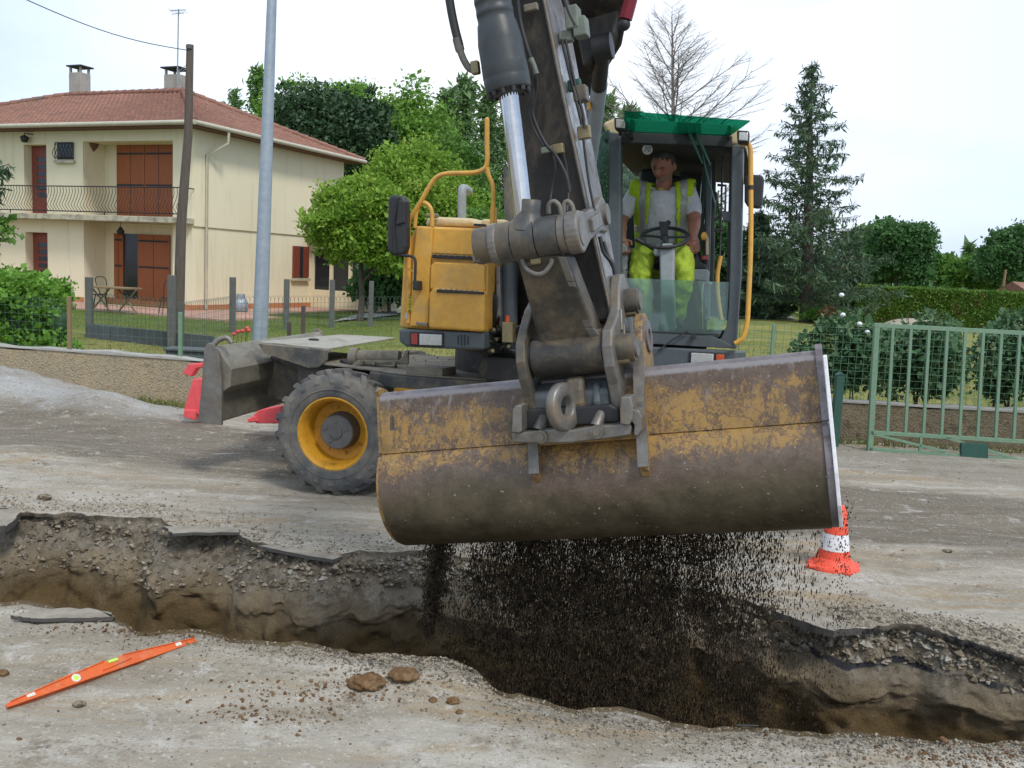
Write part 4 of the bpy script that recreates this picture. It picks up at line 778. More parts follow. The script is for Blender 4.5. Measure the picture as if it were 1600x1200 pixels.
def decid(name, label, px, pt, w, Y, lm, pb=None, n=260, per=60, leaf=0.22, seed=1, group=None, cat='tree', ptrunk=None, depth=0.8, low=-0.7, shell=.45, spread=.2):
    rs = np.random.RandomState(seed); t = PX(px, pt, Y); rx = w/2/FPX*Y; zb = PX(px, pb, Y).z if pb else 1.5; c = V(t.x, Y, (t.z+zb)/2); rz_ = (t.z-zb)/2
    o = thing(name, V(t.x, Y, 0), label, cat, group)
    P_, cl = crownpts((c.x, c.y, c.z), (rx*.86, rx*depth*.92, rz_*.86), n, per, rs, spread, shell, low); v, f = quads(P_, leaf, rs, .6); npmesh('crown', v, f, lm, o)
    mb = MB(); tr_ = max(.09, rx*.05); fork = V(c.x, c.y, zb+rz_*.35); mb.tube(smoothpath([V(t.x, Y, -.1), V(t.x+rx*.03, Y, zb*.5), fork, V(c.x, Y, c.z+rz_*.5)], 4), [tr_*(1.3-.9*k/12) for k in range(13)], 8)
    for k in rs.permutation(len(cl))[:16]:
        q = Vector(cl[k]); st_ = V(t.x, Y, max(zb*.6, min(fork.z, q.z-.3*rx))); mb.tube([st_, st_.lerp(q, .5)+V(0, 0, .08*rx), q], [tr_*.5, tr_*.3, tr_*.1], 5)
    mb.build('trunk', MT['bark'], o); return o
def pine(name, label, px, pt, w, Y, seed, lm=None, group=None, n=90, leaf=.35, pb=470, per=46):
    rs = np.random.RandomState(seed); t = PX(px, pt, Y); h = t.z; R_ = w/2/FPX*Y; o = thing(name, V(t.x, Y, 0), label, 'tree', group); C = []; mb = MB(); mb.tube([V(t.x, Y, 0), V(t.x, Y, h*.97)], [R_*.07+.05, .03], 7)
    for k in range(n):
        u = (k/n)**.9; z = h*(0.16+.84*u); L = R_*(1-u)**.62*(.6+.5*rs.rand())+.1; a = k*2.4+rs.rand(); tip = np.array([t.x+L*math.cos(a), Y+L*math.sin(a), z+L*.25-.1])
        m_ = per; q = rs.rand(m_, 1)**.6; b0 = np.array([t.x, Y, z]); C.append(b0+(tip-b0)*q+rs.randn(m_, 3)*(.10*R_+.05)*np.array([1, 1, .55])); mb.tube([Vector(b0), Vector(tip)], [.035, .01], 4, False)
    v, f = quads(np.concatenate(C), leaf, rs, .28); npmesh('crown', v, f, lm or LF['pine'], o); mb.build('trunk', MT['bark'], o); return o
gp = 'trees behind the house and excavator'
pine('pine_tree', 'smallest dark pine at far left of the wood, just above the roof', 366, 138, 32, 62, 1, group=gp, n=60); pine('pine_tree', 'tall narrow pine left of the steel lamp post', 402, 106, 52, 60, 2, LF['mid'], gp, n=90)
pine('pine_tree', 'low pine tip at the very left end of the wood above the roof', 350, 160, 26, 64, 3, group=gp, n=50)
decid('robinia_tree', 'light green feathery tree behind the steel lamp post', 440, 112, 120, 56, LF['light'], 330, 260, 60, .19, 4, gp)
decid('robinia_tree', 'tall light green tree with airy top rising over the dark evergreen', 532, 94, 150, 52, LF['light'], 300, 260, 60, .18, 5, gp)
decid('evergreen_tree', 'broad dark blue green evergreen tree beyond the house roof', 518, 118, 195, 45, LF['dark'], 330, 380, 110, .19, 6, gp, shell=.35)
decid('evergreen_tree', 'small dark evergreen joined to the right of the broad dark one', 585, 138, 70, 46, LF['dark'], 300, 130, 60, .18, 16, gp)
decid('robinia_tree', 'round light green tree right of the dark evergreen', 640, 122, 180, 50, LF['light'], 380, 440, 100, .19, 7, gp)
decid('leafy_tree', 'mid green tree between the round light tree and the pines', 700, 190, 170, 47, LF['mid'], 430, 380, 95, .18, 8, gp)
for i, (px, pt, w) in enumerate(((700, 140, 60), (728, 122, 80), (765, 138, 80), (800, 150, 70))):
    pine('pine_tree', ('first', 'second', 'third', 'fourth')[i]+' pine from the left behind the bucket cylinder', px, pt, w, 54+i, 20+i, None, gp, n=120, pb=450)
decid('leafy_tree', 'bright yellow green tree in the garden right of the house', 664, 214, 215, 30.5, LF['bright'], 445, 560, 130, .115, 9, gp, depth=.8, low=-.85, spread=.17)
decid('leafy_tree', 'low spreading bright green tree covering the end of the house and its sunroom', 568, 262, 190, 29.0, LF['bright'], 440, 480, 120, .115, 99, gp, depth=.7, low=-.85, spread=.18)
decid('leafy_tree', 'small bright tree just left of the yellow engine cover', 690, 300, 150, 30, LF['bright'], 455, 280, 110, .11, 10, gp)
decid('leafy_bush', 'green bush showing between the yellow cover and the boom', 765, 300, 110, 27, LF['mid'], 470, 220, 100, .11, 11, gp, cat='bush')
decid('leafy_bush', 'dark shaded shrubs beyond the lawn left of the engine cover', 610, 400, 130, 34, LF['oak'], 492, 200, 60, .2, 12, gp, cat='bush')
for i, (px, pt, w) in enumerate(((885, 175, 60), (915, 160, 60), (950, 150, 60), (985, 165, 70))): pine('pine_tree', ('leftmost', 'second', 'third', 'rightmost')[i]+' of the four pine tips between the boom and the cab roof', px, pt, w, 52+i, 30+i, None, gp, n=100)
for i, (px, pt, w, Y) in enumerate(((1010, 240, 130, 50), (1100, 300, 130, 48), (880, 300, 150, 45))): decid('leafy_tree', ('mid green tree seen through the cab windows', 'mid green tree seen through the open cab door', 'mid green tree hidden mostly behind the stick')[i], px, pt, w, Y, LF['oak'], 480, 260, 60, .26, 40+i, gp)

# bare tree
def bare(px, pt, Y, label, seed):
    rs = random.Random(seed); t = PX(px, pt, Y); b = PX(px+2, 480, Y); o = thing('bare_tree', V(b.x, Y, 0), label, 'tree'); mb = MB()
    H_ = t.z; tw = MB()
    def grow(p, d, L, r, lev):
        n = 5; pts = [p]; q = Vector(p); dd = Vector(d)
        for i in range(n):
            dd = (dd+V(rs.uniform(-1, 1), rs.uniform(-1, 1), rs.uniform(-.5, 1.0)+(.2 if lev == 1 else 0))*.10).normalized(); q = q+dd*L/n; pts.append(q.copy())
        (mb if lev < 2 else tw).tube(pts, [r*(1-.75*i/n) for i in range(n+1)], 6 if lev < 2 else 3, False)
        if lev >= 4: return
        cnt = {0: 0, 1: 15, 2: 9, 3: 4}[lev]
        for k in range(cnt):
            u = .22+.78*(k+rs.random())/cnt; i = min(n-1, int(u*n)); pp = pts[i].lerp(pts[i+1], u*n-i); s = 1 if k % 2 else -1
            ax = dd.cross(V(0, 0, 1)).normalized()*s; nd = (dd*.75+ax*rs.uniform(.35, .8)+V(rs.uniform(-.3, .3), rs.uniform(-.3, .3), rs.uniform(-.15, .30))); nd.z *= .55; nd = nd.normalized(); grow(pp, nd, L*rs.uniform(.26, .46)*(1.2-u*.5), r*.34, lev+1)
    for st in (0,):
        top = V(t.x-0.15+st*1.5, Y, H_*(1-.10*st)); base = V(b.x, Y, 0); k0 = .42
        mb.tube([base.lerp(top, 0), base.lerp(top, .5)-V(.2*st, 0, 0), top], [.20, .11, .015], 7, False)
    for k in range(46):
        u = .34+.62*(k/46)**.9; a = k*2.4+rs.uniform(-.4, .4); base = V(b.x, Y, 0).lerp(V(t.x-.1, Y, H_), u); L = H_*(.39*min(1, (1-u)*2.1)**.6)*rs.uniform(.7, 1.1)*(1-.25*u)
        el = .22+.50*u+.25*rs.random(); grow(base, V(math.cos(a)*math.cos(el), math.sin(a)*math.cos(el), math.sin(el)), L, .050*(1-u)+.016, 1)
    MT['twig'] = mat('bare_twig', (0.24, 0.215, 0.20), (0.17, 0.15, 0.14), 3, .9); mb.build('trunk', MT['twig'], o); tw.build('twigs', MT['twig'], o); return o
bare(1056, 24, 36, 'leafless larch like tree with spreading twiggy crown behind the cab', 4)
# spruces
def spruce(px, pt, pb, w, Y, label, seed, n=150, leaf=.20, per=120, grp='dark spruces on the lawn', z0=.1, col='spruce', stag=1.0):
    rs = np.random.RandomState(seed); t = PX(px, pt, Y); b = PX(px-8, pb, Y); h = t.z; R_ = w/2/FPX*Y; o = thing('spruce_tree', V(b.x, Y, 0), label, 'tree', grp); C = []; D = []; mb = MB()
    mb.tube([V(b.x, Y, -.1), V((b.x+t.x)/2, Y, h*.5), V(t.x, Y, h*1.01)], [R_*.055+.08, R_*.035+.04, .012], 8)
    for k in range(n):
        u = (k+rs.rand())/n; u = u**1.05; z = h*(z0+(1-z0)*u); x0_ = b.x+(t.x-b.x)*z/h; L = (R_*(1-u)**.80*(.34+.70*rs.rand())+.18); a = k*2.399+rs.rand()*.8
        n_ = 9; tt_ = np.linspace(0, 1, n_); dz = -.22*L*tt_+.20*L*tt_**3+(.10*L*tt_ if u > .75 else 0)
        path = np.stack([x0_+L*tt_*math.cos(a), Y+L*tt_*math.sin(a), z+dz], 1); mb.tube([Vector(p) for p in path], [.03*(1-.8*q) for q in tt_], 3, False)
        m_ = int(per*(.25+L/R_)*(1.5-.8*u)); q = .12+.88*rs.rand(m_)**.8; pp = np.stack([np.interp(q, tt_, path[:, i]) for i in range(3)], 1); side = rs.randn(m_)*.075*L*(1.2-q)*1.3; pp[:, 0] += -math.sin(a)*side; pp[:, 1] += math.cos(a)*side; pp[:, 2] -= np.abs(rs.randn(m_))*.07*(.5+L*.35); C.append(pp)
    C = np.concatenate(C); v, f = quads(C, leaf, rs, .22, 0, .9); npmesh('crown', v, f, LF[col], o); mb.build('trunk', MT['bark'], o); return o
spruce(1268, 98, 500, 330, 44, 'tallest dark spruce with spire top and drooping branches, right of the cab', 51, 135, .24, 210, z0=.10)
spruce(1190, 330, 495, 170, 47, 'shorter broad spruce directly behind the yellow grab rail', 52, 120, .26, 230, z0=.02)
spruce(1110, 330, 490, 140, 50, 'dark conifer seen between the cab and the yellow grab rail', 53, 100, .26, 200, z0=.02)
spruce(1330, 360, 495, 130, 50, 'low dark conifer between the tallest spruce and the clipped hedge', 54, 100, .26, 220, z0=.03)
gp = 'deciduous trees beyond the clipped hedge'
decid('leafy_tree', 'lighter tree half hidden by the spruce at its right', 1366, 345, 90, 66, LF['mid'], 452, 200, 60, .3, 60, gp)
decid('oak_tree', 'dense dark green round tree beyond the clipped hedge', 1412, 333, 112, 62, LF['oak'], 470, 440, 110, .22, 61, gp)
decid('leafy_tree', 'pale distant tree right of the dense dark one', 1468, 392, 46, 95, LF['mid'], 455, 140, 50, .4, 62, gp)
decid('leafy_tree', 'hazy olive tree left of the tall right edge tree', 1522, 398, 80, 78, LF['mid'], 462, 200, 60, .35, 63, gp)
decid('leafy_tree', 'tall dark tree cut by the right edge of the photo', 1585, 345, 110, 74, LF['oak'], 466, 440, 110, .25, 64, gp)
pine('pine_tree', 'thin dark pine between the pale distant trees at right', 1516, 380, 18, 90, 65, None, gp, n=50, leaf=.5); pine('pine_tree', 'tiny distant pine in the gap of the tree line', 1492, 402, 16, 110, 66, None, gp, n=40, leaf=.5)
# distant wood
rs = np.random.RandomState(70); n = 900; a = rs.uniform(-.95, .95, n); Y_ = rs.uniform(95, 125, n); cl = np.stack([np.tan(a)*Y_*.95, Y_, rs.uniform(.5, 6.5, n)*(.8+.4*vn(P3(a*20, 0*a), 1.0, 3))], 1)
C = (cl[:, None, :]+rs.randn(n, 60, 3)*np.array([2.2, 1.5, 1.0])).reshape(-1, 3); C[:, 2] = np.maximum(C[:, 2], .1); v, f = quads(C, .75, rs, .6)
npmesh('distant_wood', v, f, LF['oak'], loc=(0, 0, 0), kind='stuff', label='distant green line of woodland along the horizon', category='wood')

# clipped hedge right (long box)
def boxhedge(name, label, corners, z1, n, leaf, lm, seed, jitter=.05):
    """corners: A,B along the front, C depth vector"""
    rs = np.random.RandomState(seed); A, B, D_ = corners; o_pts = []
    for kind, fr in (('f', .52), ('t', .3), ('e', .18)):
        m_ = int(n*fr); u = rs.rand(m_); w_ = rs.rand(m_); a = np.array(A); b = np.array(B); d_ = np.array(D_)
        if kind == 'f': p = a+(b-a)*u[:, None]; p[:, 2] = .05+w_*z1
        elif kind == 't': p = a+(b-a)*u[:, None]+d_*w_[:, None]; p[:, 2] = z1
        else:
            e = np.where(rs.rand(m_) < .6, 0, 1); p = a+(b-a)*e[:, None]+d_*u[:, None]; p[:, 2] = .05+w_*z1
        q = p.copy(); p = p+rs.randn(m_, 3)*jitter; p += (.03*fbm(q, .9, 3, seed))[:, None]*np.array([.3, 1, .8]); o_pts.append(p)
    P_ = np.concatenate(o_pts); P_[:, 2] = np.maximum(P_[:, 2], .03); v, f = quads(P_, leaf, rs, .6)
    o = thing(name, V(*A)-V(0, 0, A[2]), label, 'hedge'); npmesh('foliage', v, f, lm, o)
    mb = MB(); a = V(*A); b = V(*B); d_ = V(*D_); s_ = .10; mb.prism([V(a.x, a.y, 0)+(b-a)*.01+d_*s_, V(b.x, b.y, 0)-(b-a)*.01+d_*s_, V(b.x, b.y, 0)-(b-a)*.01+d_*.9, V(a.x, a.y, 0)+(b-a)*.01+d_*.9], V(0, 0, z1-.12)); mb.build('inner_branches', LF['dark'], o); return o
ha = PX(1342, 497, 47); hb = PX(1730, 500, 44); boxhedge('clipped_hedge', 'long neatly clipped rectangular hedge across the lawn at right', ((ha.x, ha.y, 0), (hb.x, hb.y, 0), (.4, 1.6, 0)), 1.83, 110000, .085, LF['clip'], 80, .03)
# left hedge: bushy
rs = np.random.RandomState(81); c0 = PX(30, 480, 13.3); P_, cl = crownpts((c0.x-.55, 13.2, .80), (1.55, .95, .80), 520, 100, rs, .13, .62, -.95); P_ = P_[P_[:, 2] > .3]
v, f = quads(P_, .065, rs, .65); o = thing('hedge_bush', V(c0.x, 13.2, 0), 'bushy bright green hedge rising behind the ochre wall at far left', 'hedge'); npmesh('foliage', v, f, LF['hedge'], o)
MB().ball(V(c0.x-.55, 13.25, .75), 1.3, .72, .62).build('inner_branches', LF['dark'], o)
# tree at left margin
decid('leafy_tree', 'leafy branches entering the photo at the left edge over the hedge', -75, 270, 190, 15.5, LF['mid'], 440, 150, 36, .11, 83, None, ptrunk=None, spread=.12)
spruce(-75, 60, 430, 200, 15.5, 'dark fir branch tips poking in at the upper left edge', 84, 34, .16, 90, None, z0=.55)

# rose bushes
def rosebush(px, pt, w, Y, label, seed, nfl):
    rs = np.random.RandomState(seed); t = PX(px, pt, Y); c = V(t.x, Y, (t.z+.55)/2); rx = w/2/FPX*Y; o = thing('rose_bush', V(t.x, Y, 0), label, 'bush', 'rose bushes behind the wall')
    P_, cl = crownpts((c.x, Y, c.z), (rx, .42, (t.z-.55)/2+.10), 330, 34, rs, .19, .25, -.95)
    sh = []; mb = MB()
    for k in range(5):
        a = V(t.x+rs.uniform(-.22, .22), Y, 0); q = cl[rs.randint(len(cl))]; q = Vector(q); mb.tube(smoothpath([a, a.lerp(q, .5)+V(rs.uniform(-.1, .1), 0, -.05), q], 4), [.016]*5+[.008]*4, 5)
    for k in range(16):
        q = Vector(cl[rs.randint(len(cl))]); e = q+V(rs.uniform(-.15, .15), rs.uniform(-.1, .1), rs.uniform(.15, .38)); mb.tube([q, e], .005, 4); sh.append(np.array(q.lerp(e, .7))+rs.randn(14, 3)*.05)
    P_ = np.concatenate([P_]+sh); v, f = quads(P_, .062, rs, .75); npmesh('foliage', v, f, LF['rose'], o); mb.build('stems', MT['bark'], o)
    for k in range(nfl[0] if isinstance(nfl, tuple) else 0): pass
    for (fx, fy) in nfl:
        p = PX(fx, fy, Y-.25); MB().ball(p, .035, .035, .028, seg=8, ring=6).build('rose_bloom', MT['white'], o); 
    return o
rosebush(1340, 500, 165, 11.75, 'wide rose bush with white blooms behind the left end of the gate', 90, [(1315, 461), (1317, 492), (1343, 506), (1355, 519)])
rosebush(1455, 498, 120, 11.75, 'rose bush behind the middle bars of the green gate', 91, [])
rosebush(1590, 496, 110, 11.75, 'rose bush behind the right hand bars of the green gate', 92, [])
o_ = thing('shrub_bed', PX(1290, 500, 43), 'low mixed shrubs and dry reddish grass at the foot of the spruce', 'shrub'); rs = np.random.RandomState(93); b_ = PX(1290, 500, 43)
P_, cl = crownpts((b_.x, 43, .4), (1.5, .8, .5), 80, 40, rs, .25, .3, -.4); v, f = quads(P_, .12, rs); npmesh('foliage', v, f, LF['mid'], o_)
P_, cl = crownpts((b_.x-.1, 42, .5), (.55, .4, .3), 30, 40, rs, .25, .3, -.2); v, f = quads(P_, .14, rs, .2); MT['drygr'] = leafmat('dry_grass', (.32, .14, .07), (.25, .12, .06), 1, .1); npmesh('dry_grass', v, f, MT['drygr'], o_)
# gravel drive, sand heap beyond
MT['drive'] = mat('gravel_drive', (0.33, 0.33, 0.32), (0.28, 0.28, 0.27), 1.5, .95, 0, .4, 40)
dv = [(13.5, 18.5), (17.5, 22), (21, 41), (27, 43.5), (45, 41), (60, 24), (30, 14.5), (16, 16)]
MB().add([(x, y, .085) for x, y in dv], [tuple(range(len(dv)))]).build('gravel_drive', MT['drive'], loc=(0, 0, 0), kind='structure')
p = PX(1430, 503, 40); mb = MB().ball(V(p.x, 40, .05), 1.5, 1.0, .55, seg=24, ring=14); tag(mb.build('sand_heap', mat('sand', (.36, .32, .25), (.3, .26, .2), 3, .95, 0, .5)), 'pale sand heap on the gravel drive in front of the hedge', 'sand heap')
p0 = PX(360, 505, 27); pth = [GR(520, 504, .05), GR(620, 494, .05), GR(620, 486, .05), GR(560, 492, .05)]
MB().add([tuple(q+V(0, 0, .045)) for q in pth], [(0, 1, 2, 3)]).build('garden_path', MT['drive'], loc=(0, 0, 0), kind='structure')
MB().add([tuple(q+V(0, 0, .05)) for q in (GR(1150, 497, .05), GR(1240, 499, .05), GR(1240, 492, .05), GR(1150, 490, .05))], [(0, 1, 2, 3)]).build('garden_path', MT['drive'], loc=(0, 0, 0), kind='structure')
# red flowers and trough
p = PX(378, 518, 13.2); o = thing('red_flowers', V(p.x, p.y, 0.03), 'small cluster of red flowers by the foot of the lamp post', 'flowers')
for i, (a, b) in enumerate(((366, 522), (372, 518), (379, 517), (386, 513), (388, 516))):
    q = PX(a, b, 13.2); MB().ball(q, .035, .03, .028, seg=8, ring=5).build('flower', MT['red'], o); MB().tube([q, V(q.x-.1, q.y, .03)], .005, 4).build('stem', LF['mid'], o)
q = PX(300, 547, 12.8); MB_ = MB().box(V(q.x, 12.8, q.z-.22), .62, .3, .45); MB_.box(V(q.x, 12.8, q.z+.01), .68, .36, .035); tag(MB_.build('inspection_box', MT['panel'], bevel=.01), 'low dark lidded box just behind the ochre wall left of the blade', 'utility box')
p = PX(1600, 452, 60); mb = MB().box(V(p.x+1.5, 60, 1.2), 4, 3, 1.7); mb.prism([V(p.x-.8, 58, 2.0), V(p.x-.8, 62, 2.0), V(p.x-.8, 60, 2.6)], V(5, 0, 0)); tag(mb.build('garden_shed', MT['tile']), 'low reddish shed roof just above the clipped hedge at right edge', 'shed')
# ================================================================ EXCAVATOR
ex = thing('wheeled_excavator', V(-0.2, 8.0, 0), 'yellow and dark grey wheeled excavator emptying a wide ditching bucket over the trench', 'excavator')
AX = V(.982, -.189, 0); WX = V(.189, .982, 0)
# ---------------- wheels
def wheel(c, out, steer=0, group=None):
    """c hub centre, out = outward axis"""
    R0, W = .505, .29; mb = MB()
    prof = [(.285, .125), (.30, .145), (.36, .155), (.43, .150), (.462, .135), (.470, .10), (.472, .0), (.470, -.10), (.462, -.135), (.43, -.150), (.36, -.155), (.30, -.145), (.285, -.125), (.285, .125)]
    mb.lathe(c, out, [(r, h) for r, h in prof], 56)
    mb.lathe(c, out, [(.35, .156), (.355, .162), (.362, .156)], 56)
    up = V(0, 0, 1); a = out.cross(up).normalized(); b = out.cross(a)
    NL = 20
    for side in (1, -1):
        for k in range(NL):
            g0 = 2*math.pi*(k+(0 if side > 0 else .5))/NL; 
            def Q(g, r, h): return c+out*h+(a*math.cos(g)+b*math.sin(g))*r
            for (gA, gB, hA, hB, rA, rB, wd) in ((g0, g0+.10, side*.158, side*.12, .415, .500, .070), (g0+.10, g0+.22, side*.12, side*.0, .500, .508, .060)):
                p = []
                for g_, h_, r_ in ((gA, hA, rA), (gB, hB, rB)):
                    for dg in (-wd, wd): p += [Q(g_+dg, r_-.05, h_*.93), Q(g_+dg*.78, r_, h_)]
                mb.add(p, [(0, 1, 3, 2), (4, 6, 7, 5), (0, 4, 5, 1), (2, 3, 7, 6), (1, 5, 7, 3), (0, 2, 6, 4)])
    w = bpy.data.objects.new('wheel', None); scene.collection.objects.link(w); w.parent = ex; w.empty_display_size = .1
    mb.build('tyre', MT['rubber'], w, .006)
    rm = MB().lathe(c, out, [(.300, .120), (.300, .138), (.285, .142), (.272, .128), (.258, .10), (.245, -.02), (.235, -.06), (.15, -.075), (.0, -.08)], 56)
    rm.lathe(c, out, [(.300, -.120), (.300, -.138), (.285, -.142), (.26, -.10), (.25, .0)], 40)
    for k in range(8): g_ = 2*math.pi*k/8+.2; rm.ball(c+out*-.070+(a*math.cos(g_)+b*math.sin(g_))*.19, .014, seg=8, ring=5)
    rm.build('rim', MT['rim'], w).modifiers.new('es', 'EDGE_SPLIT').split_angle = math.radians(38)
    hb = MB().lathe(c, out, [(.155, -.08), (.150, -.03), (.142, .0), (.138, .045), (.130, .052), (.05, .054), (.048, .066), (0, .067)], 36)
    for k in range(5): g_ = 2*math.pi*k/5-.3; hb.cyl(c+out*.05+(a*math.cos(g_)+b*math.sin(g_))*.092, c+out*.062+(a*math.cos(g_)+b*math.sin(g_))*.092, .012, seg=6)
    hb.build('hub', MT['hubgrey'], w).modifiers.new('es', 'EDGE_SPLIT').split_angle = math.radians(38); return w
C1 = V(-1.40, 7.20, .50)+WX*.15
for (i, j) in ((0, 0), (1, 0), (0, 1), (1, 1)):
    c = C1+AX*2.5*i+WX*1.95*j; wheel(c, (-WX if j == 0 else WX))
# ---------------- chassis
ch = MB(); cc = C1+WX*.98; FX = (AX, WX, ZV)
def UC(a, w, z): return V(cc.x, cc.y, 0)+AX*a+WX*w+ZV*z      # a along machine from front axle centre, w across
ch.prism([UC(-.55, -.30, .45), UC(3.1, -.30, .45), UC(3.1, .30, .45), UC(-.55, .30, .45)], ZV*.45)
ch.prism([UC(.15, -.72, .86), UC(.42, -.86, .86), UC(2.3, -.86, .86), UC(2.5, -.6, .86), UC(2.5, .6, .86), UC(2.3, .86, .86), UC(.42, .86, .86), UC(.15, .72, .86)], ZV*.11)
for i in (0, 2.5): ch.cyl(UC(i, -.85, .5), UC(i, .85, .5), .11); ch.ball(UC(i, 0, .5), .2, .22, .2)
fr = ch.build('chassis', MT['chassis'], ex, .012)
dk = MB().prism([UC(-.62, -.42, .972), UC(.13, -.70, .972), UC(.44, -.84, .972), UC(2.3, -.84, .972), UC(2.3, .84, .972), UC(.44, .84, .972), UC(-.62, .42, .972)], ZV*.014)
dk.prism([UC(.50, -.84, .987), UC(.80, -.84, .987), UC(.86, -.62, .987), UC(.56, -.62, .987)], ZV*.06)
dk.build('deck_plate', MT['dusty'], fr, .004)
mb = MB(); mb.prism([UC(.36, -.88, .62), UC(.42, -.88, .87), UC(1.05, -.88, .87), UC(1.05, -.88, .80), UC(.55, -.88, .72)], WX*.03); mb.build('side_bracket', MT['rim'], fr, .005)
mb = MB().cyl(UC(1.25, 0, .96), UC(1.25, 0, 1.16), .55, seg=40); mb.build('slew_ring', MT['arm'], ex, .01)
mb = MB()   # dirt crumbs on deck
rs = np.random.RandomState(3); n = 90; cs = np.array([tuple(UC(rs.uniform(-.4, 1.6), rs.uniform(-.5, .6), .99)) for _ in range(n)]); v, f = rockmesh(cs, .006+.012*rs.rand(n)**2, 2); npmesh('deck_crumbs', v, f, MT['arm'], fr, kind='stuff')
# front blade
BO = V(-2.44, 7.56, 0)
def BQ(a, w, z): return BO+AX*a+WX*w+ZV*z
LB = 2.15
prof = [(0, 1.115), (.115, .965), (.135, .935), (.125, .79), (.03, .72), (.025, .49), (.0, .475), (-.035, .49), (-.06, .75), (-.035, 1.0), (-.012, 1.12)]
bl = MB().prism([BQ(a, .02, z) for a, z in prof], WX*LB); blade = bl.build('dozer_blade', MT['blade'], ex, .008)
sp_ = [(-.09, 1.09), (-.06, 1.14), (-.02, 1.145), (.02, 1.10), (.05, 1.0), (.07, .80), (.07, .47), (-.12, .475), (-.14, .50), (-.11, .8)]
for w_ in (-.02, LB+.02): MB().prism([BQ(a, w_, z) for a, z in sp_], WX*.035).build('end_plate', MT['worn'], blade, .005)
mb = MB(); mb.tube(smoothpath([BQ(-.02, .0, 1.12), BQ(.02, .02, 1.17), BQ(.08, .04, 1.19), BQ(.12, .05, 1.15)], 4), .022, 8); mb.build('lifting_hook', MT['worn'], blade)
mb = MB().cyl(BQ(.10, .95, .66), BQ(.17, .95, .66), .045); mb.cyl(BQ(.17, .95, .66), BQ(.19, .95, .66), .022); mb.build('pin_boss', MT['worn'], blade)
mb = MB()
for w_ in (.80, 1.62):
    mb = MB(); mb.prism([BQ(.08, w_, .60), BQ(.08, w_, .95), BQ(.75, w_, .80), BQ(1.0, w_, .58), BQ(.98, w_, .45), BQ(.6, w_, .55)], WX*.05); mb.cyl(BQ(.12, w_+.02, .98), BQ(.85, w_+.03, .72), .045); mb.build('lift_arm', MT['chassis'], blade, .004)
cv = [BQ(.16, .45, 1.125), BQ(.80, .45, 1.105), BQ(.92, 1.9, 1.115), BQ(.40, 1.75, 1.125)]
mb = MB().prism(cv, ZV*.012); cvr = mb.build('cover_plate', mat('cover_pale', (0.34, 0.33, 0.28), (0.28, 0.27, 0.22), 3, .6, 0, .2, dirt=(.14, .12, .09), dt=.62), ex, .003)
mb = MB().prism([BQ(.16, .445, 1.12), BQ(.80, .445, 1.10), BQ(.80, .445, 1.02), BQ(.72, .445, .95), BQ(.62, .445, .94), BQ(.22, .445, 1.04)], WX*-.012); mb.build('cover_skirt', MT['chassis'], cvr, .003)
mb = MB().ball(BQ(.45, .95, 1.14), .05, .04, .012); mb.build('cover_bolt', MT['black'], cvr)
mb = MB(); a0 = BQ(.98, .55, 1.05); a1 = a0+AX*.42+ZV*.02; mb.cyl(a0, a1, .058); mb.cyl(a0-AX*.02, a0+AX*.05, .078); mb.prism([a0+V(0, -.08, -.07), a1+V(.08, -.08, -.05), a1+V(.08, -.08, .07), a1+V(.0, -.08, -.02), a0+V(.05, -.08, -.02)], WX*.03)
for k in (.12, .22, .4): mb.cyl(a0+AX*k-WX*.11-ZV*.03, a0+AX*k-WX*.07-ZV*.03, .018, seg=8)
mb.build('blade_pivot', MT['dusty'], ex, .004)
mb = MB(); mb.prism([UC(-.62, -.40, .70), UC(-.62, -.40, 1.0), UC(-.30, -.40, .98), UC(-.25, -.40, .60)], WX*.8); mb.build('front_frame', MT['chassis'], ex, .01)
hs = MB()
for k in range(4): hs.tube(smoothpath([BQ(.85, .6+.05*k, 1.0), BQ(1.0, .5+.04*k, .98-.02*k), BQ(1.2, .45, .95+.01*k), UC(.2+.05*k, -.4, .95)], 4), .012, 6)
hs.build('hydraulic_hose', MT['black'], ex)

# ---------------- upper structure
NB = V(-.2864, -.9581, 0); CX = V(.9581, -.2864, 0)      # NB towards the camera, CX to the right
def body_plane(px, py, Y, N=NB): return PX(px, py, Y)
BOR = PX(690, 450, 6.95)
def TB(px, py, d=0.0): return hit(px, py, BOR-NB*d, NB)
def trace(pts, fn, d, th, N=NB): return MB().prism([fn(a, b, d) for a, b in pts], -N*th)
up_ = trace([(649, 353), (762, 357), (762, 440), (757, 522), (624, 512), (624, 508), (630, 401)], TB, .03, 1.55).build('engine_cover', MT['yellow'], ex, .02, seg=3)
trace([(650, 354), (676, 355), (672, 420), (669, 512), (640, 510), (645, 402)], TB, .0, .06).build('corner_panel', MT['yellow'], up_, .012, seg=3)
trace([(677, 356), (761, 360), (761, 400), (673, 396)], TB, .022, .05).build('upper_panel', MT['yellow'], up_, .008)
trace([(675, 398), (761, 402), (760, 407), (674, 403)], TB, -.012, .04).build('rubber_strip', MT['black'], up_, .004)
mb = MB()
for k in range(9): x = 679+k*9.0; mb.ball(TB(x, 397.5+.05*(x-679), -.015), .012, .012, .007, seg=8, ring=5)
mb.build('step_studs', MT['worn'], up_)
trace([(678, 409), (752, 412), (757, 417), (757, 455), (671, 452), (672, 415)], TB, -.012, .06).build('door_panel', MT['yellow'], up_, .014, seg=3)
trace([(670, 458), (676, 449), (755, 454), (757, 460), (756, 519), (669, 513)], TB, -.055, .10).build('lower_door', MT['yellow'], up_, .022, seg=4)
trace([(682, 452), (755, 456), (755, 460), (682, 457)], TB, -.070, .03).build('grab_strip', MT['black'], up_, .003)
mb = MB()
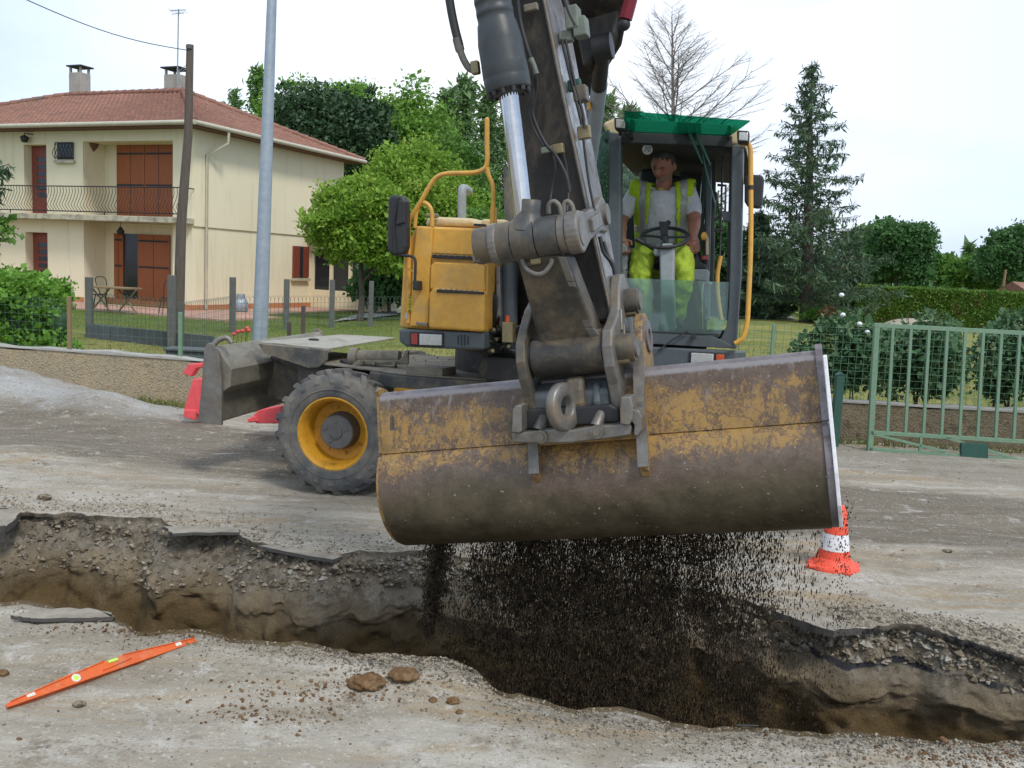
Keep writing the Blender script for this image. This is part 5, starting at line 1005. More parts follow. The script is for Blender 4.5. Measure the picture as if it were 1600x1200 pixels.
for k in range(8): x = 688+k*8.2; mb.ball(TB(x, 451+.05*(x-688), -.062), .009, .009, .006, seg=8, ring=5)
mb.build('step_studs', MT['tape'], up_)
trace([(650, 503), (667, 505), (667, 509), (650, 507)], TB, -.02, .02).build('latch', MT['worn'], up_, .002)
st = trace([(636, 463), (645, 463.5), (645, 487), (636, 486)], TB, -.003, .004).build('warning_sticker', mat('sticker_yellow', (.62, .42, .03), None, 4, .4), up_)
mb = MB()
for (x0_, y0_, x1_, y1_) in ((638, 465, 643, 465), (638, 475, 643, 475), (638, 485, 643, 485), (640.5, 468, 640.5, 473), (640.5, 477, 640.5, 483)): mb.tube([TB(x0_, y0_, -.006), TB(x1_, y1_, -.006)], .0022, 4)
mb.build('sticker_print', MT['black'], up_)
trace([(633, 489), (637, 489), (637, 498), (633, 498)], TB, -.002, .004).build('reflector', MT['tape'], up_)
bp_ = trace([(623, 514), (757, 519), (756, 547), (690, 545), (634, 542), (623, 534)], TB, -.02, .5).build('bumper', MT['cabgrey'], ex, .02, seg=3)
trace([(640, 518), (693, 520), (693, 542), (640, 540)], TB, -.032, .02).build('lamp_frame', MT['black'], bp_, .004)
trace([(642, 521), (652, 521.5), (652, 538.5), (642, 538)], TB, -.042, .02).build('tail_light', MT['redlens'], bp_, .003)
trace([(655, 521.5), (690, 523), (690, 540), (655, 539)], TB, -.042, .02).build('tail_light', MT['lamp'], bp_, .004)
mb = MB()
for k in range(4): x = 716+k*5; mb.tube([TB(x, 525-(2 if k in (1, 2) else 0), -.021), TB(x, 538+(2 if k in (1, 2) else 0), -.021)], .0055, 6)
mb.build('vent_slots', MT['black'], bp_)
# top of the cover: filler, tank covers, exhaust, rails
trace([(664, 333), (680, 333), (680, 340), (664, 340)], TB, .35, .09).build('filler_cap', MT['brass'], up_, .012)
trace([(668, 338), (740, 341), (748, 355), (662, 353)], TB, .45, .8).build('tank_cover', MT['cream'], up_, .03, seg=3)
trace([(752, 342), (790, 343), (790, 357), (750, 356)], TB, .40, .8).build('tank_cover', MT['cream'], up_, .02, seg=3)
trace([(740, 349), (757, 350), (757, 354), (740, 353)], TB, .0, .05).build('hinge', MT['black'], up_, .003)
a = TB(722, 350, .7); b = TB(722, 300, .7); MB().tube(smoothpath([a, b, b+V(0, 0.0, .03)+NB*-.06, b+NB*-.16+V(0, 0, .02)], 5), .035, 14).build('exhaust_pipe', MT['ltgrey'], ex)
rl = MB().tube(smoothpath([TB(x, y, .02) for x, y in ((638, 505), (639, 430), (639, 385), (638, 350), (645, 335), (657, 316), (672, 290), (684, 276), (702, 271), (738, 270), (755, 265), (761, 254), (761, 225), (761, 187))], 5), .0175, 12)
rl.tube(smoothpath([TB(x, y, .02) for x, y in ((761, 262), (764, 275), (770, 291), (771, 320), (770, 352))], 4), .0165, 10)
rl.tube(smoothpath([TB(x, y, .03) for x, y in ((648, 356), (650, 335), (656, 319), (664, 317), (672, 324), (675, 336), (675, 354))], 4), .0165, 10); rl.ball(TB(761, 187, .02), .0175)
rl.build('handrail', MT['yellow'], ex)
trace([(766, 322), (775, 325), (775, 352), (765, 350)], TB, .015, .03).build('rail_bracket', MT['yellow'], ex, .003)
mir = trace([(605, 308), (612, 304), (630, 306), (635, 315), (635, 385), (630, 399), (610, 399), (604, 390)], TB, -.10, .09).build('side_mirror', MT['black'], ex, .028, seg=4)
trace([(620, 308), (623, 308), (616, 350), (619, 396), (615, 396), (613, 350)], TB, -.112, .02).build('mirror_seam', MT['inner'], mir, .003)
trace([(622, 312), (632, 314), (633, 348), (618, 352)], TB, -.115, .02).build('mirror_back', MT['black'], mir, .01, seg=3)
MB().tube(smoothpath([TB(x, y, -.08) for x, y in ((616, 352), (617, 385), (622, 397), (640, 400), (648, 404), (649, 420), (648, 440))], 5), .011, 8).build('mirror_arm', MT['black'], mir)
trace([(644, 438), (653, 439), (653, 454), (644, 453)], TB, -.09, .09).build('mirror_bracket', MT['black'], mir, .008)
MB().tube([TB(637, 419, -.02), TB(650, 427, -.05)], .009, 8).build('stay', MT['yellow'], mir)
# machinery well between cover and cab
trace([(758, 400), (960, 410), (1030, 545), (1030, 600), (757, 585), (750, 546)], TB, .55, 1.4).build('cavity_shade_backing', MT['arm'], ex, .02)  # dark box added behind the well; its colour stands for the cavity's shade
trace([(735, 575), (760, 556), (905, 568), (905, 604), (760, 596)], TB, .25, .6).build('swing_base', MT['arm'], ex, .02)
trace([(775, 416), (781, 416), (783, 518), (776, 518)], TB, .20, .15).build('guard_plate', MT['armside'], ex, .003)
MB().cyl(TB(797, 410, .30), TB(796, 545, .30), .062).build('boom_cylinder', MT['cabgrey'], ex)
trace([(784, 503), (801, 504), (801, 536), (784, 535)], TB, .05, .12).build('valve_block', MT['brass'], ex, .006)
MB().cyl(TB(793, 504, .1), TB(793, 493, .1), .019).build('valve_cap', MT['amber'], ex)
mb = MB(); rs_ = random.Random(4)
for k in range(14):
    x = rs_.uniform(762, 830); y = rs_.uniform(505, 560); mb.tube(smoothpath([TB(x, y, .25), TB(x+rs_.uniform(-15, 25), y+rs_.uniform(-20, 10), .1), TB(x+rs_.uniform(0, 40), y+rs_.uniform(-30, 20), .3)], 5), .010, 7)
for k in range(6):
    x = 762+k*2; mb.tube(smoothpath([TB(x, 420+k*9, .22), TB(x+4, 470, .18), TB(x-1, 540, .25)], 4), .008, 6)
mb.build('hydraulic_hose', MT['black'], ex)
mb = MB()
for x, y in ((767, 515), (772, 530), (790, 541), (765, 548), (810, 520)): mb.cyl(TB(x, y, .15), TB(x+5, y, .1), .014, seg=8)
mb.build('hose_fittings', MT['brass'], ex)
trace([(783, 352), (792, 352), (792, 362), (783, 362)], TB, .3, .05).build('work_light', MT['clamp'], ex, .004)
MB().cyl(TB(797, 262, .6), TB(800, 400, .5), .052).build('boom_cylinder', MT['chassis'], ex)
MB().cyl(TB(796, 255, .6), TB(796, 262, .6), .02).build('grease_nipple', MT['tape'], ex)
# counterweight / rear body behind the cab and cover, mostly hidden
trace([(700, 372), (930, 380), (930, 560), (700, 545)], TB, 1.75, 1.3).build('rear_body', MT['yellow'], ex, .06, seg=3)

# ---------------- cab
NC = V(-.2850, -.9560, .07).normalized(); COR = PX(1050, 380, 6.5); CCX = V(.953, -.286, -.03)
def TC(px, py, d=0.0): return hit(px, py, COR-NC*d, NC)
def tc_(pts, d, th, name, m, par, bev=.008, seg=2): return MB().prism([TC(a, b, d) for a, b in pts], -NC*th).build(name, m, par, bev, seg=seg)
cab = bpy.data.objects.new('cab', None); scene.collection.objects.link(cab); cab.parent = ex
tc_([(951, 205), (970, 208), (969, 470), (960, 525), (948, 525)], 0, .10, 'pillar', MT['cabgrey'], cab, .012, 3)
tc_([(1143, 226), (1162, 226), (1158, 430), (1150, 545), (1112, 542), (1127, 527), (1135, 510), (1138, 486), (1140, 430)], 0, .10, 'pillar', MT['cabgrey'], cab, .012, 3)
tc_([(948, 523), (1012, 520), (1116, 526), (1128, 540), (948, 530)], .004, .10, 'sill', MT['cabgrey'], cab, .006)
tc_([(946, 524), (1012, 521), (1116, 526), (1150, 543), (1150, 545), (1028, 538), (948, 535)], -.01, .12, 'sill', MT['cabgrey'], cab, .006)
lp = tc_([(940, 538), (1028, 542), (1152, 548), (1150, 592), (940, 590)], -.03, 1.3, 'lower_panel', MT['cabgrey'], cab, .015)
tc_([(1077, 549), (1134, 552), (1133, 573), (1076, 572)], -.042, .02, 'headlight_frame', MT['black'], cab, .004)
tc_([(1080, 551), (1115, 553), (1114, 571), (1079, 570)], -.056, .03, 'headlight', MT['lamp'], cab, .006, 3)
tc_([(1119, 553.5), (1132, 554), (1131, 571), (1118, 570.5)], -.052, .03, 'turn_signal', MT['amber'], cab, .004)
# roof and header
tc_([(940, 192), (962, 182), (1150, 196), (1166, 212), (1162, 228), (950, 214)], .06, 1.35, 'roof', MT['cream'], cab, .03, 4)
tc_([(984, 186), (1138, 194), (1138, 211), (984, 206)], .03, .05, 'header_panel', MT['white'], cab, .004)
tc_([(966, 206), (1144, 212), (1143, 231), (1130, 229), (1000, 224), (970, 224)], .02, .07, 'header_beam', MT['inner'], cab, .006)
vis = MB(); va = [TC(976, 175, -.30), TC(1172, 190, -.30), TC(1140, 213, -.02), TC(974, 206, -.02)]
vis.prism(va, NC*.006+V(0, 0, .006)); vis.build('sun_visor', MT['visor'], cab)
for x0_, x1_ in ((984, 990), (1137, 1142)): tc_([(x0_, 186 if x0_ < 1000 else 196), (x1_, 186 if x0_ < 1000 else 196), (x1_-2, 214), (x0_-2, 214)], -.05, .08, 'visor_bracket', MT['black'], cab, .003)
for (x, y, s) in ((969, 193, 0), (1161, 213, 1)):
    wl = tc_([(x-10, y-10), (x+10, y-9), (x+9, y+10), (x-9, y+9)], -.16, .09, 'work_light', MT['black'], cab, .012, 3)
    tc_([(x-7, y-7), (x+8, y-6), (x+7, y+7), (x-7, y+6)], -.17, .02, 'light_lens', MT['lamp'], cab, .005)
    MB().tube([TC(x, y+9, -.1), TC(x, y+17, -.02)], .012, 8).build('light_mount', MT['black'], cab)
tc_([(944, 215.5), (1166, 230), (1166, 236), (944, 221)], .055, 1.36, 'ceiling', MT['inner'], cab, .006)
# sides, rear wall, floor
MT['sideglass'] = (lambda g: (lambda m1, tr, tl: (g.t.links.new(tr.outputs[0], m1.inputs[1]), g.t.links.new(tl.outputs[0], m1.inputs[2]), g.t.links.new(m1.outputs[0], g.out.inputs[0]), g.m)[-1])(g.n('MixShader', i0=0.35), g.n('BsdfTransparent', Color=(0.55, 0.72, 0.64)), g.n('BsdfDiffuse', Color=(0.17, 0.25, 0.22))))(G('side_glass')); gl = MB().prism([TC(930, 206, .30), TC(953, 203, .02), TC(952, 420, .02), TC(934, 420, .30)], NC*.006); gl.build('side_glass', MT['sideglass'], cab)
tc_([(925, 203), (931, 203), (934, 525), (928, 525)], .30, .05, 'pillar', MT['cabgrey'], cab, .006)
tc_([(968, 205), (1104, 210), (1104, 258), (968, 254)], 1.16, .05, 'rear_panel', MT['inner'], cab, .01)
tc_([(968, 330), (1104, 330), (1104, 545), (968, 545)], 1.16, .05, 'rear_panel', MT['inner'], cab, .01)
tc_([(1062, 256), (1106, 256), (1106, 400), (1064, 400)], 1.10, .05, 'rear_panel', MT['inner'], cab, .01)
MB().prism([TC(972, 256, 1.2), TC(1063, 256, 1.2), TC(1063, 334, 1.2), TC(972, 334, 1.2)], NC*.006).build('rear_glass', glassmat('rear_glass', (.88, .96, .93), .10), cab)
tc_([(1000, 262), (1011, 262), (1011, 267), (1000, 267)], 1.12, .01, 'sticker', MT['dkgreen'], cab, 0)
tc_([(950, 508), (1135, 516), (1135, 532), (950, 525)], .10, 1.1, 'floor', MT['inner'], cab, .01)
# 70 plate
o70 = MB().cyl(TC(1011.5, 233.5, .085), TC(1011.5, 233.5, .093), .036, seg=28); pl = o70.build('speed_plate', MT['tape'], cab)
cu = bpy.data.curves.new('speed_number', 'FONT'); cu.body = '70'; cu.size = .052; cu.align_x = 'CENTER'; cu.align_y = 'CENTER'; cu.extrude = .001
tmp = bpy.data.objects.new('tmp', cu); scene.collection.objects.link(tmp); bpy.context.view_layer.update(); me = bpy.data.meshes.new_from_object(tmp.evaluated_get(bpy.context.evaluated_depsgraph_get())); bpy.data.objects.remove(tmp)
def place_text(me, c, X, Y, parent, m, name):
    Z = X.cross(Y); L = root_loc(parent)
    for vtx in me.vertices: q = vtx.co.copy(); vtx.co = c+X*q.x+Y*q.y+Z*q.z-L
    me.name = name; me.materials.clear(); return link(name, me, m, parent, L)
place_text(me, TC(1011.5, 233.5, .081), CX, V(0, 0, 1), cab, MT['dkgreen'], 'speed_number')
# door side pillars, glass
def post2(xa, ya, xb, yb, d, w, name, m, th=.05): return tc_([(xa-w, ya), (xa+w, ya), (xb+w, yb), (xb-w, yb)], d, th, name, m, cab, .006)
post2(1108, 232, 1104, 500, .55, 4.5, 'door_pillar', MT['cabgrey']); post2(1116, 236, 1112, 440, .45, 3, 'door_pillar', MT['inner']); post2(1143, 228, 1136, 500, .12, 2.5, 'door_seal', MT['black'])
MB().prism([TC(1098, 250, .75), TC(1104, 250, .55), TC(1098, 430, .55), TC(1086, 430, .75)], NC*.006).build('door_glass', glassmat('door_glass', (.45, .80, .72), .45), cab)
post2(1129, 245, 1124, 420, .35, 1.6, 'door_rod', MT['black'], .02)
mb = MB()
for pts in (((1121, 289), (1134, 290), (1133, 330), (1126, 332)), ((1118, 300), (1124, 330), (1132, 338)), ((1116, 360), (1130, 359)), ((1116, 345), (1126, 335), (1150, 333))): mb.tube([TC(a, b, .3) for a, b in pts], .010, 7)
mb.build('door_catch', MT['black'], cab)
tc_([(1126, 330), (1156, 330), (1154, 350), (1130, 345)], .06, .12, 'door_latch', MT['cabgrey'], cab, .008)
MB().tube(smoothpath([TC(a, b, .35) for a, b in ((1126, 400), (1121, 430), (1122, 465), (1127, 500))], 5), .016, 8).build('inner_grab_bar', MT['yellow'], cab)
MB().tube(smoothpath([TC(a, b, .25) for a, b in ((1098, 372), (1104, 370), (1105, 385), (1105, 398))], 5), .010, 8).build('inner_handle', MT['cream'], cab); MB().ball(TC(1100, 369, .22), .022, .018, .030).build('handle_knob', MT['yellow'], cab)
MB().cyl(TC(1102, 375, .3), TC(1102, 412, .3), .018).build('lever_post', MT['inner'], cab); MB().cyl(TC(1101, 400, .28), TC(1101, 406, .28), .026).build('lever_collar', MT['redlens'], cab)
MB().tube([TC(1101, 430, .3), TC(1097, 460, .25), TC(1098, 515, .2)], .006, 6).build('cable', MT['cream'], cab)
# lower windscreen
MB().prism([TC(970, 434, .03), TC(1139, 441, .03), TC(1136, 500, .03), TC(1124, 526, .03), TC(970, 521, .03)], -NC*.006).build('lower_windscreen', MT['glassg'], cab)
# wipers
wp = MB()
wp.tube([TC(1073, 196, -.03), TC(1080, 215, -.03), TC(1098, 256, -.03)], [.014, .013, .006], 8); wp.tube([TC(1086, 196, -.04), TC(1092, 218, -.04), TC(1110, 258, -.04)], [.014, .013, .007], 8); wp.tube([TC(1098, 240, -.03), TC(1104, 270, -.03), TC(1118, 320, -.03)], .006, 6)
wp.build('wiper', MT['dkgreen'], cab); tc_([(1058, 190), (1095, 192), (1095, 208), (1059, 206)], -.01, .03, 'wiper_motor_cover', MT['dkgreen'], cab, .006)
wp = MB(); wp.tube([TC(1028, 548, -.05), TC(1052, 530, -.05), TC(1075, 517, -.03)], .006, 6); wp.tube([TC(1010, 518, -.01), TC(1124, 523, -.01)], .007, 6); wp.cyl(TC(1084, 525, -.01), TC(1084, 525, -.05), .018); wp.build('wiper', MT['black'], cab)
# steering column, wheel, consoles, seat
colm = tc_([(1030, 385), (1034, 380), (1050, 380), (1054, 386), (1053, 440), (1054, 500), (1058, 520), (1029, 520), (1032, 500)], .10, .10, 'steering_column', MT['ltgrey'], cab, .018, 3)
tc_([(1018, 386), (1024, 382), (1033, 383), (1033, 400), (1022, 400)], .13, .08, 'column_switch', MT['ltgrey'], cab, .012, 3)
MB().tube([TC(1022, 390, .14), TC(1006, 380, .12), TC(993, 373, .10)], [.014, .012, .020], 8).build('stalk', MT['black'], cab)
swc = TC(1038, 371, .22); sX = CX; sY = V(.07, .25, .0)+V(0, 0, 0); sY = (-NC*.86+V(0, 0, .50)).normalized(); n_ = sX.cross(sY).normalized()
mb = MB(); pts = [swc+(sX*math.cos(t)+sY*math.sin(t))*.168 for t in [2*math.pi*k/40 for k in range(41)]]; mb.tube(pts, .0135, 8, False)
for t in (.15, math.pi-.15, -1.57): mb.tube([swc-n_*.03*0, swc+(sX*math.cos(t)+sY*math.sin(t))*.165], .010, 6)
mb.ball(swc, .035, .035, .02, (sX, sY, n_)); mb.cyl(swc, TC(1042, 386, .18), .02); mb.ball(swc+sY*.168+V(0, 0, .035), .020); mb.cyl(swc+sY*.165, swc+sY*.168+V(0, 0, .03), .008); mb.build('steering_wheel', MT['black'], cab)
tc_([(1029, 346), (1044, 346), (1043, 368), (1040, 372), (1033, 372)], .245, .02, 'column_head', MT['black'], cab, .004)
tc_([(966, 382), (974, 379), (980, 386), (980, 420), (976, 424), (967, 420)], .20, .35, 'arm_console', MT['ltgrey'], cab, .014, 3)
tc_([(1080, 420), (1106, 420), (1104, 440), (1078, 438)], .25, .45, 'arm_console', MT['ltgrey'], cab, .012, 3)
tc_([(1085, 400), (1100, 412), (1106, 421), (1082, 420)], .25, .12, 'joystick_boot', MT['black'], cab, .012, 3)
MB().tube([TC(1094, 412, .28), TC(1084, 392, .28), TC(1080, 372, .30)], [.016, .014, .024], 10).build('joystick', MT['black'], cab)
MB().tube([TC(974, 385, .25), TC(976, 372, .25)], [.014, .026], 10).build('joystick', MT['black'], cab)
tc_([(998, 268), (1004, 263), (1018, 262), (1030, 268), (1066, 275), (1070, 395), (996, 395)], .80, .12, 'seat_back', MT['black'], cab, .03, 3)
tc_([(985, 392), (1085, 392), (1085, 418), (985, 418)], .35, .5, 'seat_cushion', MT['black'], cab, .03, 3)
mb = MB(); p = [TC(973, 423, .16), TC(972, 455, .16)]; mb.cyl(p[0], p[1], .038, .022, 16); mb.build('plastic_bottle', MT['clear'], cab)
# right mirror and grab rail
GRB = MB().tube(smoothpath([TC(a, b, -.07) for a, b in ((1158, 228), (1166, 224), (1172, 231), (1173, 260), (1173, 380), (1169, 480), (1167, 505), (1161, 527), (1153, 534), (1148, 537))], 5), .0165, 12); GRB.build('grab_rail', MT['yellow'], cab)
mr = tc_([(1163, 276), (1170, 272), (1190, 273), (1194, 278), (1191, 318), (1186, 325), (1168, 322), (1163, 314)], -.02, .07, 'side_mirror', MT['black'], ex, .02, 3)
MB().cyl(TC(1173, 290, -.07), TC(1173, 296, -.07), .022, seg=14).build('mirror_clamp', MT['black'], mr)

# ================================================================ ARM (p right, q up, n towards camera)
AP = V(.940, -.297, .173).normalized(); AN = V(-.3013, -.9535, 0); AN = (AN-AP*AN.dot(AP)).normalized(); AQ = AN.cross(AP).normalized(); AQ = AQ if AQ.z > 0 else -AQ
AO = PX(893, 552, 4.15)
def A(u, v, w): return AO+AP*u+AQ*v+AN*w
def TW(px, py, w=0.0): return hit(px, py, AO+AN*w, AN)
def uv(px, py, w=0.0): d = TW(px, py, w)-AO; return d.dot(AP), d.dot(AQ)
AF = (AP, AQ, AN)
def side(pts, u, th, name, m, par, bev=.006, seg=2):
    return MB().prism([A(u, v, w) for w, v in pts], AP*th).build(name, m, par, bev, seg=seg)
# stick
sb = []; stations = ((500, -.16, .24, 955), (479, -.16, .26, 952), (285, -.10, .36, 909), (150, -.05, .38, 880), (0, 0.0, .40, 850), (-220, .08, .42, 803))
def ringpts(py, w, dep, px): 
    u, v = uv(px, py, w); return [A(u-.285, v, w), A(u, v, w), A(u, v, w-dep), A(u-.285, v, w-dep)]
mb = MB(); rr = [ringpts(*s) for s in stations]; vs_ = [p for r_ in rr for p in r_]; fs = [(i*4+k, i*4+(k+1) % 4, i*4+4+(k+1) % 4, i*4+4+k) for i in range(len(rr)-1) for k in range(4)]
mb.add(vs_, fs+[(3, 2, 1, 0), tuple(4*(len(rr)-1)+k for k in range(4))]); stick = mb.build('stick', MT['arm'], ex, .010)
# side plate, slightly proud; its lit brightness is put into the colour
mb = MB(); n_ = len(rr)
for i in range(n_-1):
    a, b = rr[i], rr[i+1]; mb.prism([a[1]+AP*.001-AN*.004, a[2]+AP*.001+AN*.004, b[2]+AP*.001+AN*.004, b[1]+AP*.001-AN*.004], AP*.010)
mb.build('side_plate', MT['armside'], stick)
mb = MB()
for i in range(n_-1):
    for k in (0, 1): 
        a, b = rr[i][k], rr[i+1][k]; mb.tube([a+AN*.002, b+AN*.002], .009, 6, False)
mb.build('weld_edge', MT['worn'], stick)
nose_u, nose_v = uv(952, 500, -.16)
mb = MB().cyl(A(-.12, .20, -.29), A(.21, .20, -.29), .105, seg=28); mb.build('stick_nose', MT['arm'], stick)
# hoses and clamps on the front face
def hose(pts, w, r, name='hose', m=None, par=None): return MB().tube(smoothpath([TW(x, y, w+(k or 0)) for x, y, k in pts], 6), r, 8).build(name, m or MT['black'], par or stick)
hose(((806, -20, .06), (812, 30, .05), (822, 70, .05), (830, 95, .04)), .03, .011); MB().tube([TW(829, 92, .07), TW(834, 102, .07), TW(838, 116, .07)], [.014, .012, .013], 10).build('hose_fitting', MT['clamp'], stick)
hose(((838, 116, .04), (839, 140, .02), (834, 165, .01), (833, 180, .01), (842, 205, .01), (855, 228, .02), (870, 245, .0), (885, 275, .0), (890, 300, 0)), .0, .0075); hose(((836, 100, .02), (834, 150, .02), (829, 178, .01), (836, 205, .01), (850, 228, .02)), .0, .006)
hose(((862, 235, .01), (868, 262, 0), (862, 300, 0), (858, 325, .04)), -.03, .006); hose(((880, 240, .01), (885, 262, 0), (888, 300, 0), (886, 330, .04)), -.03, .006)
MB().box(TW(858, 234, -.05), .07, .028, .03, (AP, AQ, AN)).build('hose_clamp', MT['clamp'], stick, .004); MB().box(TW(873, 233, -.05), .05, .045, .04, AF).build('hose_clamp', MT['brass'], stick, .005); MB().box(TW(830, 12, .03), .06, .03, .03, AF).build('hose_clamp', MT['dusty'], stick, .004)
for (x, y, sx, sy, m_) in ((884, 30, .055, .10, 'clamp'), (896, 44, .05, .085, 'clamp'), (873, 58, .03, .05, 'clamp'), (886, 134, .02, .05, 'dkgreen'), (896, 148, .045, .07, 'link'), (901, 208, .018, .06, 'brass')):
    u, v = uv(x, y, -.1); MB().box(A(u+.03, v, -.12), .06, sy, sx*1.6, AF).build('pipe_clamp', MT[m_], stick, .006)
def sidehose(pts, r=.007):
    P_ = []
    for x, y in pts:
        u, v = uv(x, y, -.06); P_.append(A(u+.02, v, -.09))
    return MB().tube(smoothpath(P_, 5), r, 7).build('hose', MT['black'], stick)
sidehose(((868, 60), (882, 120), (893, 165), (900, 195))); sidehose(((874, 60), (889, 130), (901, 175), (904, 200))); sidehose(((902, 215), (905, 240), (911, 285), (920, 330)), .006); sidehose(((928, 370), (935, 395), (948, 412), (952, 430)), .010); sidehose(((934, 378), (941, 400), (949, 418)), .008)
sidehose(((870, -10), (880, 20), (890, 40)), .016)

# barrel, rocker link, bucket link
BW = .20
def ub(px): return uv(px, 381-(px-748)*.094, BW)
def bseg(x0, x1, r, name, m, par=None, x0off=0):
    u0, v0 = ub(x0); u1, v1 = ub(x1); v_ = BV; return MB().cyl(A(u0, v_, BW), A(u1, v_, BW), r, seg=40).build(name, m, par or ex, .006, seg=3)
BV = sum(ub(x)[1] for x in (760, 830, 890))/3
BUL = bpy.data.objects.new('bucket_linkage', None); scene.collection.objects.link(BUL); BUL.parent = ex
bseg(746, 771, .078, 'pin_barrel', MT['link'], BUL); bseg(772.5, 804, .086, 'pin_barrel', MT['link'], BUL); bseg(805.5, 841, .090, 'rod_eye', MT['link'], BUL); bseg(842.5, 876, .085, 'pin_barrel', MT['link'], BUL); bseg(877, 888, .080, 'pin_barrel', MT['worn'], BUL)
u0, _ = ub(746); u1, _ = ub(893); MB().cyl(A(u0+.01, BV, BW), A(u1, BV, BW), .070, seg=24).build('link_pin', MT['black'], BUL)
MB().cyl(A(u0-.012, BV-.055, BW+.035), A(u0+.02, BV-.055, BW+.035), .016, seg=12).build('pin_bolt', MT['worn'], BUL)
def rocker(u, th, name='rocker_link'):
    pv = (-.30, BV+.105); a = (BW, BV); import math as m_
    d = V(pv[0]-a[0], pv[1]-a[1], 0); L_ = d.length; d.normalize(); nn_ = V(-d.y, d.x, 0); pts = []
    for t in np.linspace(math.pi*.5, math.pi*1.5, 13): pts.append((a[0]+(d.x*math.cos(t)+nn_.x*math.sin(t))*.090, a[1]+(d.y*math.cos(t)+nn_.y*math.sin(t))*.090))
    for q, hw in ((.14, -.062), (.38, -.058)): pts.append((a[0]+d.x*q+nn_.x*hw, a[1]+d.y*q+nn_.y*hw))
    for t in np.linspace(-math.pi*.5, math.pi*.5, 13): pts.append((pv[0]+(d.x*math.cos(t)+nn_.x*math.sin(t))*.085, pv[1]+(d.y*math.cos(t)+nn_.y*math.sin(t))*.085))
    for q, hw in ((.38, .058), (.14, .062)): pts.append((a[0]+d.x*q+nn_.x*hw, a[1]+d.y*q+nn_.y*hw))
    return side(pts, u, th, name, MT['worn'], BUL, .010, 3)
rocker(u1-.012, .060); rocker(uv(830, 340, -.1)[0]-.10, .040)
MB().box(A(u1+.055, BV+.052, BW-.25), .022, .06, .20, (AP, (AQ*.98+AN*.2).normalized(), (AN*.98-AQ*.2).normalized())).build('link_rib', MT['worn'], BUL, .006)
MB().cyl(A(u1+.04, BV+.105, -.30), A(u1+.065, BV+.105, -.30), .050, seg=24).build('pin_cap', MT['worn'], BUL, .004); MB().cyl(A(u1+.03, BV, BW), A(u1+.052, BV, BW), .060, seg=24).build('pin_cap', MT['worn'], BUL, .004); MB().cyl(A(-.2, BV+.105, -.30), A(u1+.02, BV+.105, -.30), .06, seg=20).build('rocker_pin', MT['arm'], BUL)
# H link: tapered plate box from barrel to coupler pin
TL = [(806, 400), (884, 398), (934, 527), (938, 560), (845, 566), (838, 520)]
ws = [BW+.02, BW+.02, .05, .02, .02, .05]; f_ = [TW(x, y, w) for (x, y), w in zip(TL, ws)]; b_ = [p-AN*.16 for p in f_]
mb = MB(); n_ = len(f_); mb.add(f_+b_, [(0, 1, 2, 5), (5, 2, 3, 4), (6, 11, 8, 7), (11, 10, 9, 8)]+[(i, n_+i, n_+(i+1) % n_, (i+1) % n_) for i in range(n_)]); hl = mb.build('bucket_link', MT['linkdark'], BUL, .012, seg=3)
er_ = [(TW(x0_, y, w), TW(x1_, y, w)) for x0_, x1_, y, w in ((872, 884, 401, BW+.015), (886, 899, 440, BW-.045), (901, 914, 480, .098), (914, 928, 512, .06), (928, 946, 535, .028))]
mb = MB()
for (a_, b_), (c_, d_) in zip(er_[:-1], er_[1:]): mb.prism([a_+AN*.012, b_+AN*.012, d_+AN*.012, c_+AN*.012], -AN*.17)
mb.build('edge_plate', MT['worn'], hl, .004)
u2, v2 = uv(838, 551, 0); u3, v3 = uv(946, 548, 0); MB().cyl(A(u2-.005, -.008, 0), A(u3, -.008, 0), .090, seg=40).build('link_barrel', MT['linkdark'], hl, .006, seg=3)
for x in (.003, .020): MB().cyl(A(u3+x, 0, 0), A(u3+x+.012, 0, 0), .088, seg=36).build('seal_ring', MT['black'], BUL)
MB().cyl(A(u2-.02, 0, 0), A(u2-.008, 0, 0), .082, seg=36).build('seal_ring', MT['black'], BUL)
def loop(pts, w, r=.011): MB().tube(smoothpath([TW(x, y, w) for x, y in pts], 6), r, 8).build('hose', MT['rubber'], BUL)
loop(((857, 334), (858, 320), (866, 315), (874, 322), (877, 336)), BW-.10); loop(((880, 336), (882, 319), (888, 315), (894, 322), (897, 336)), BW-.12); loop(((815, 405), (822, 420), (836, 428), (850, 426), (861, 412), (862, 404)), BW+.03, .010); loop(((818, 400), (826, 414), (828, 402)), BW+.0, .007)
MB().box(TW(838, 408, BW+.0), .05, .03, .04, AF).build('valve', MT['brass'], BUL, .006)
# cylinder
CY = bpy.data.objects.new('bucket_cylinder', None); scene.collection.objects.link(CY); CY.parent = ex
def CW(x, y): return TW(x, y, BW+.05*(370-y)/370)
e0 = A((uv(806, 375, BW)[0]+uv(840, 372, BW)[0])/2, BV, BW)
MB().lathe(e0, (CW(828, 318)-e0).normalized(), [(.085, .04), (.055, .10), (.047, .118), (.047, .165), (.040, .170), (.0, .17)], 28).build('rod_end', MT['link'], CY)
MB().cyl(e0, CW(795, 140), .0405, seg=36).build('rod', MT['chrome'], CY)
ax_ = (CW(770, 0)-CW(795, 140)).normalized(); c0 = CW(795, 142)
MB().lathe(c0, ax_, [(.0, -.012), (.070, -.012), (.070, .0), (.092, .0), (.096, .006), (.098, .05), (.0965, .055), (.098, .06), (.096, .115), (.095, .12), (.0945, .20), (.083, .275), (.078, .285), (.077, .31), (.0785, .312), (.0785, .33), (.077, .332), (.077, .36), (.0785, .362), (.0785, .38), (.077, .382), (.077, 1.1), (0, 1.1)], 44).build('cylinder_tube', MT['dark'], CY)
mb = MB(); s1_ = ax_.cross(AN).normalized(); s2_ = ax_.cross(s1_)
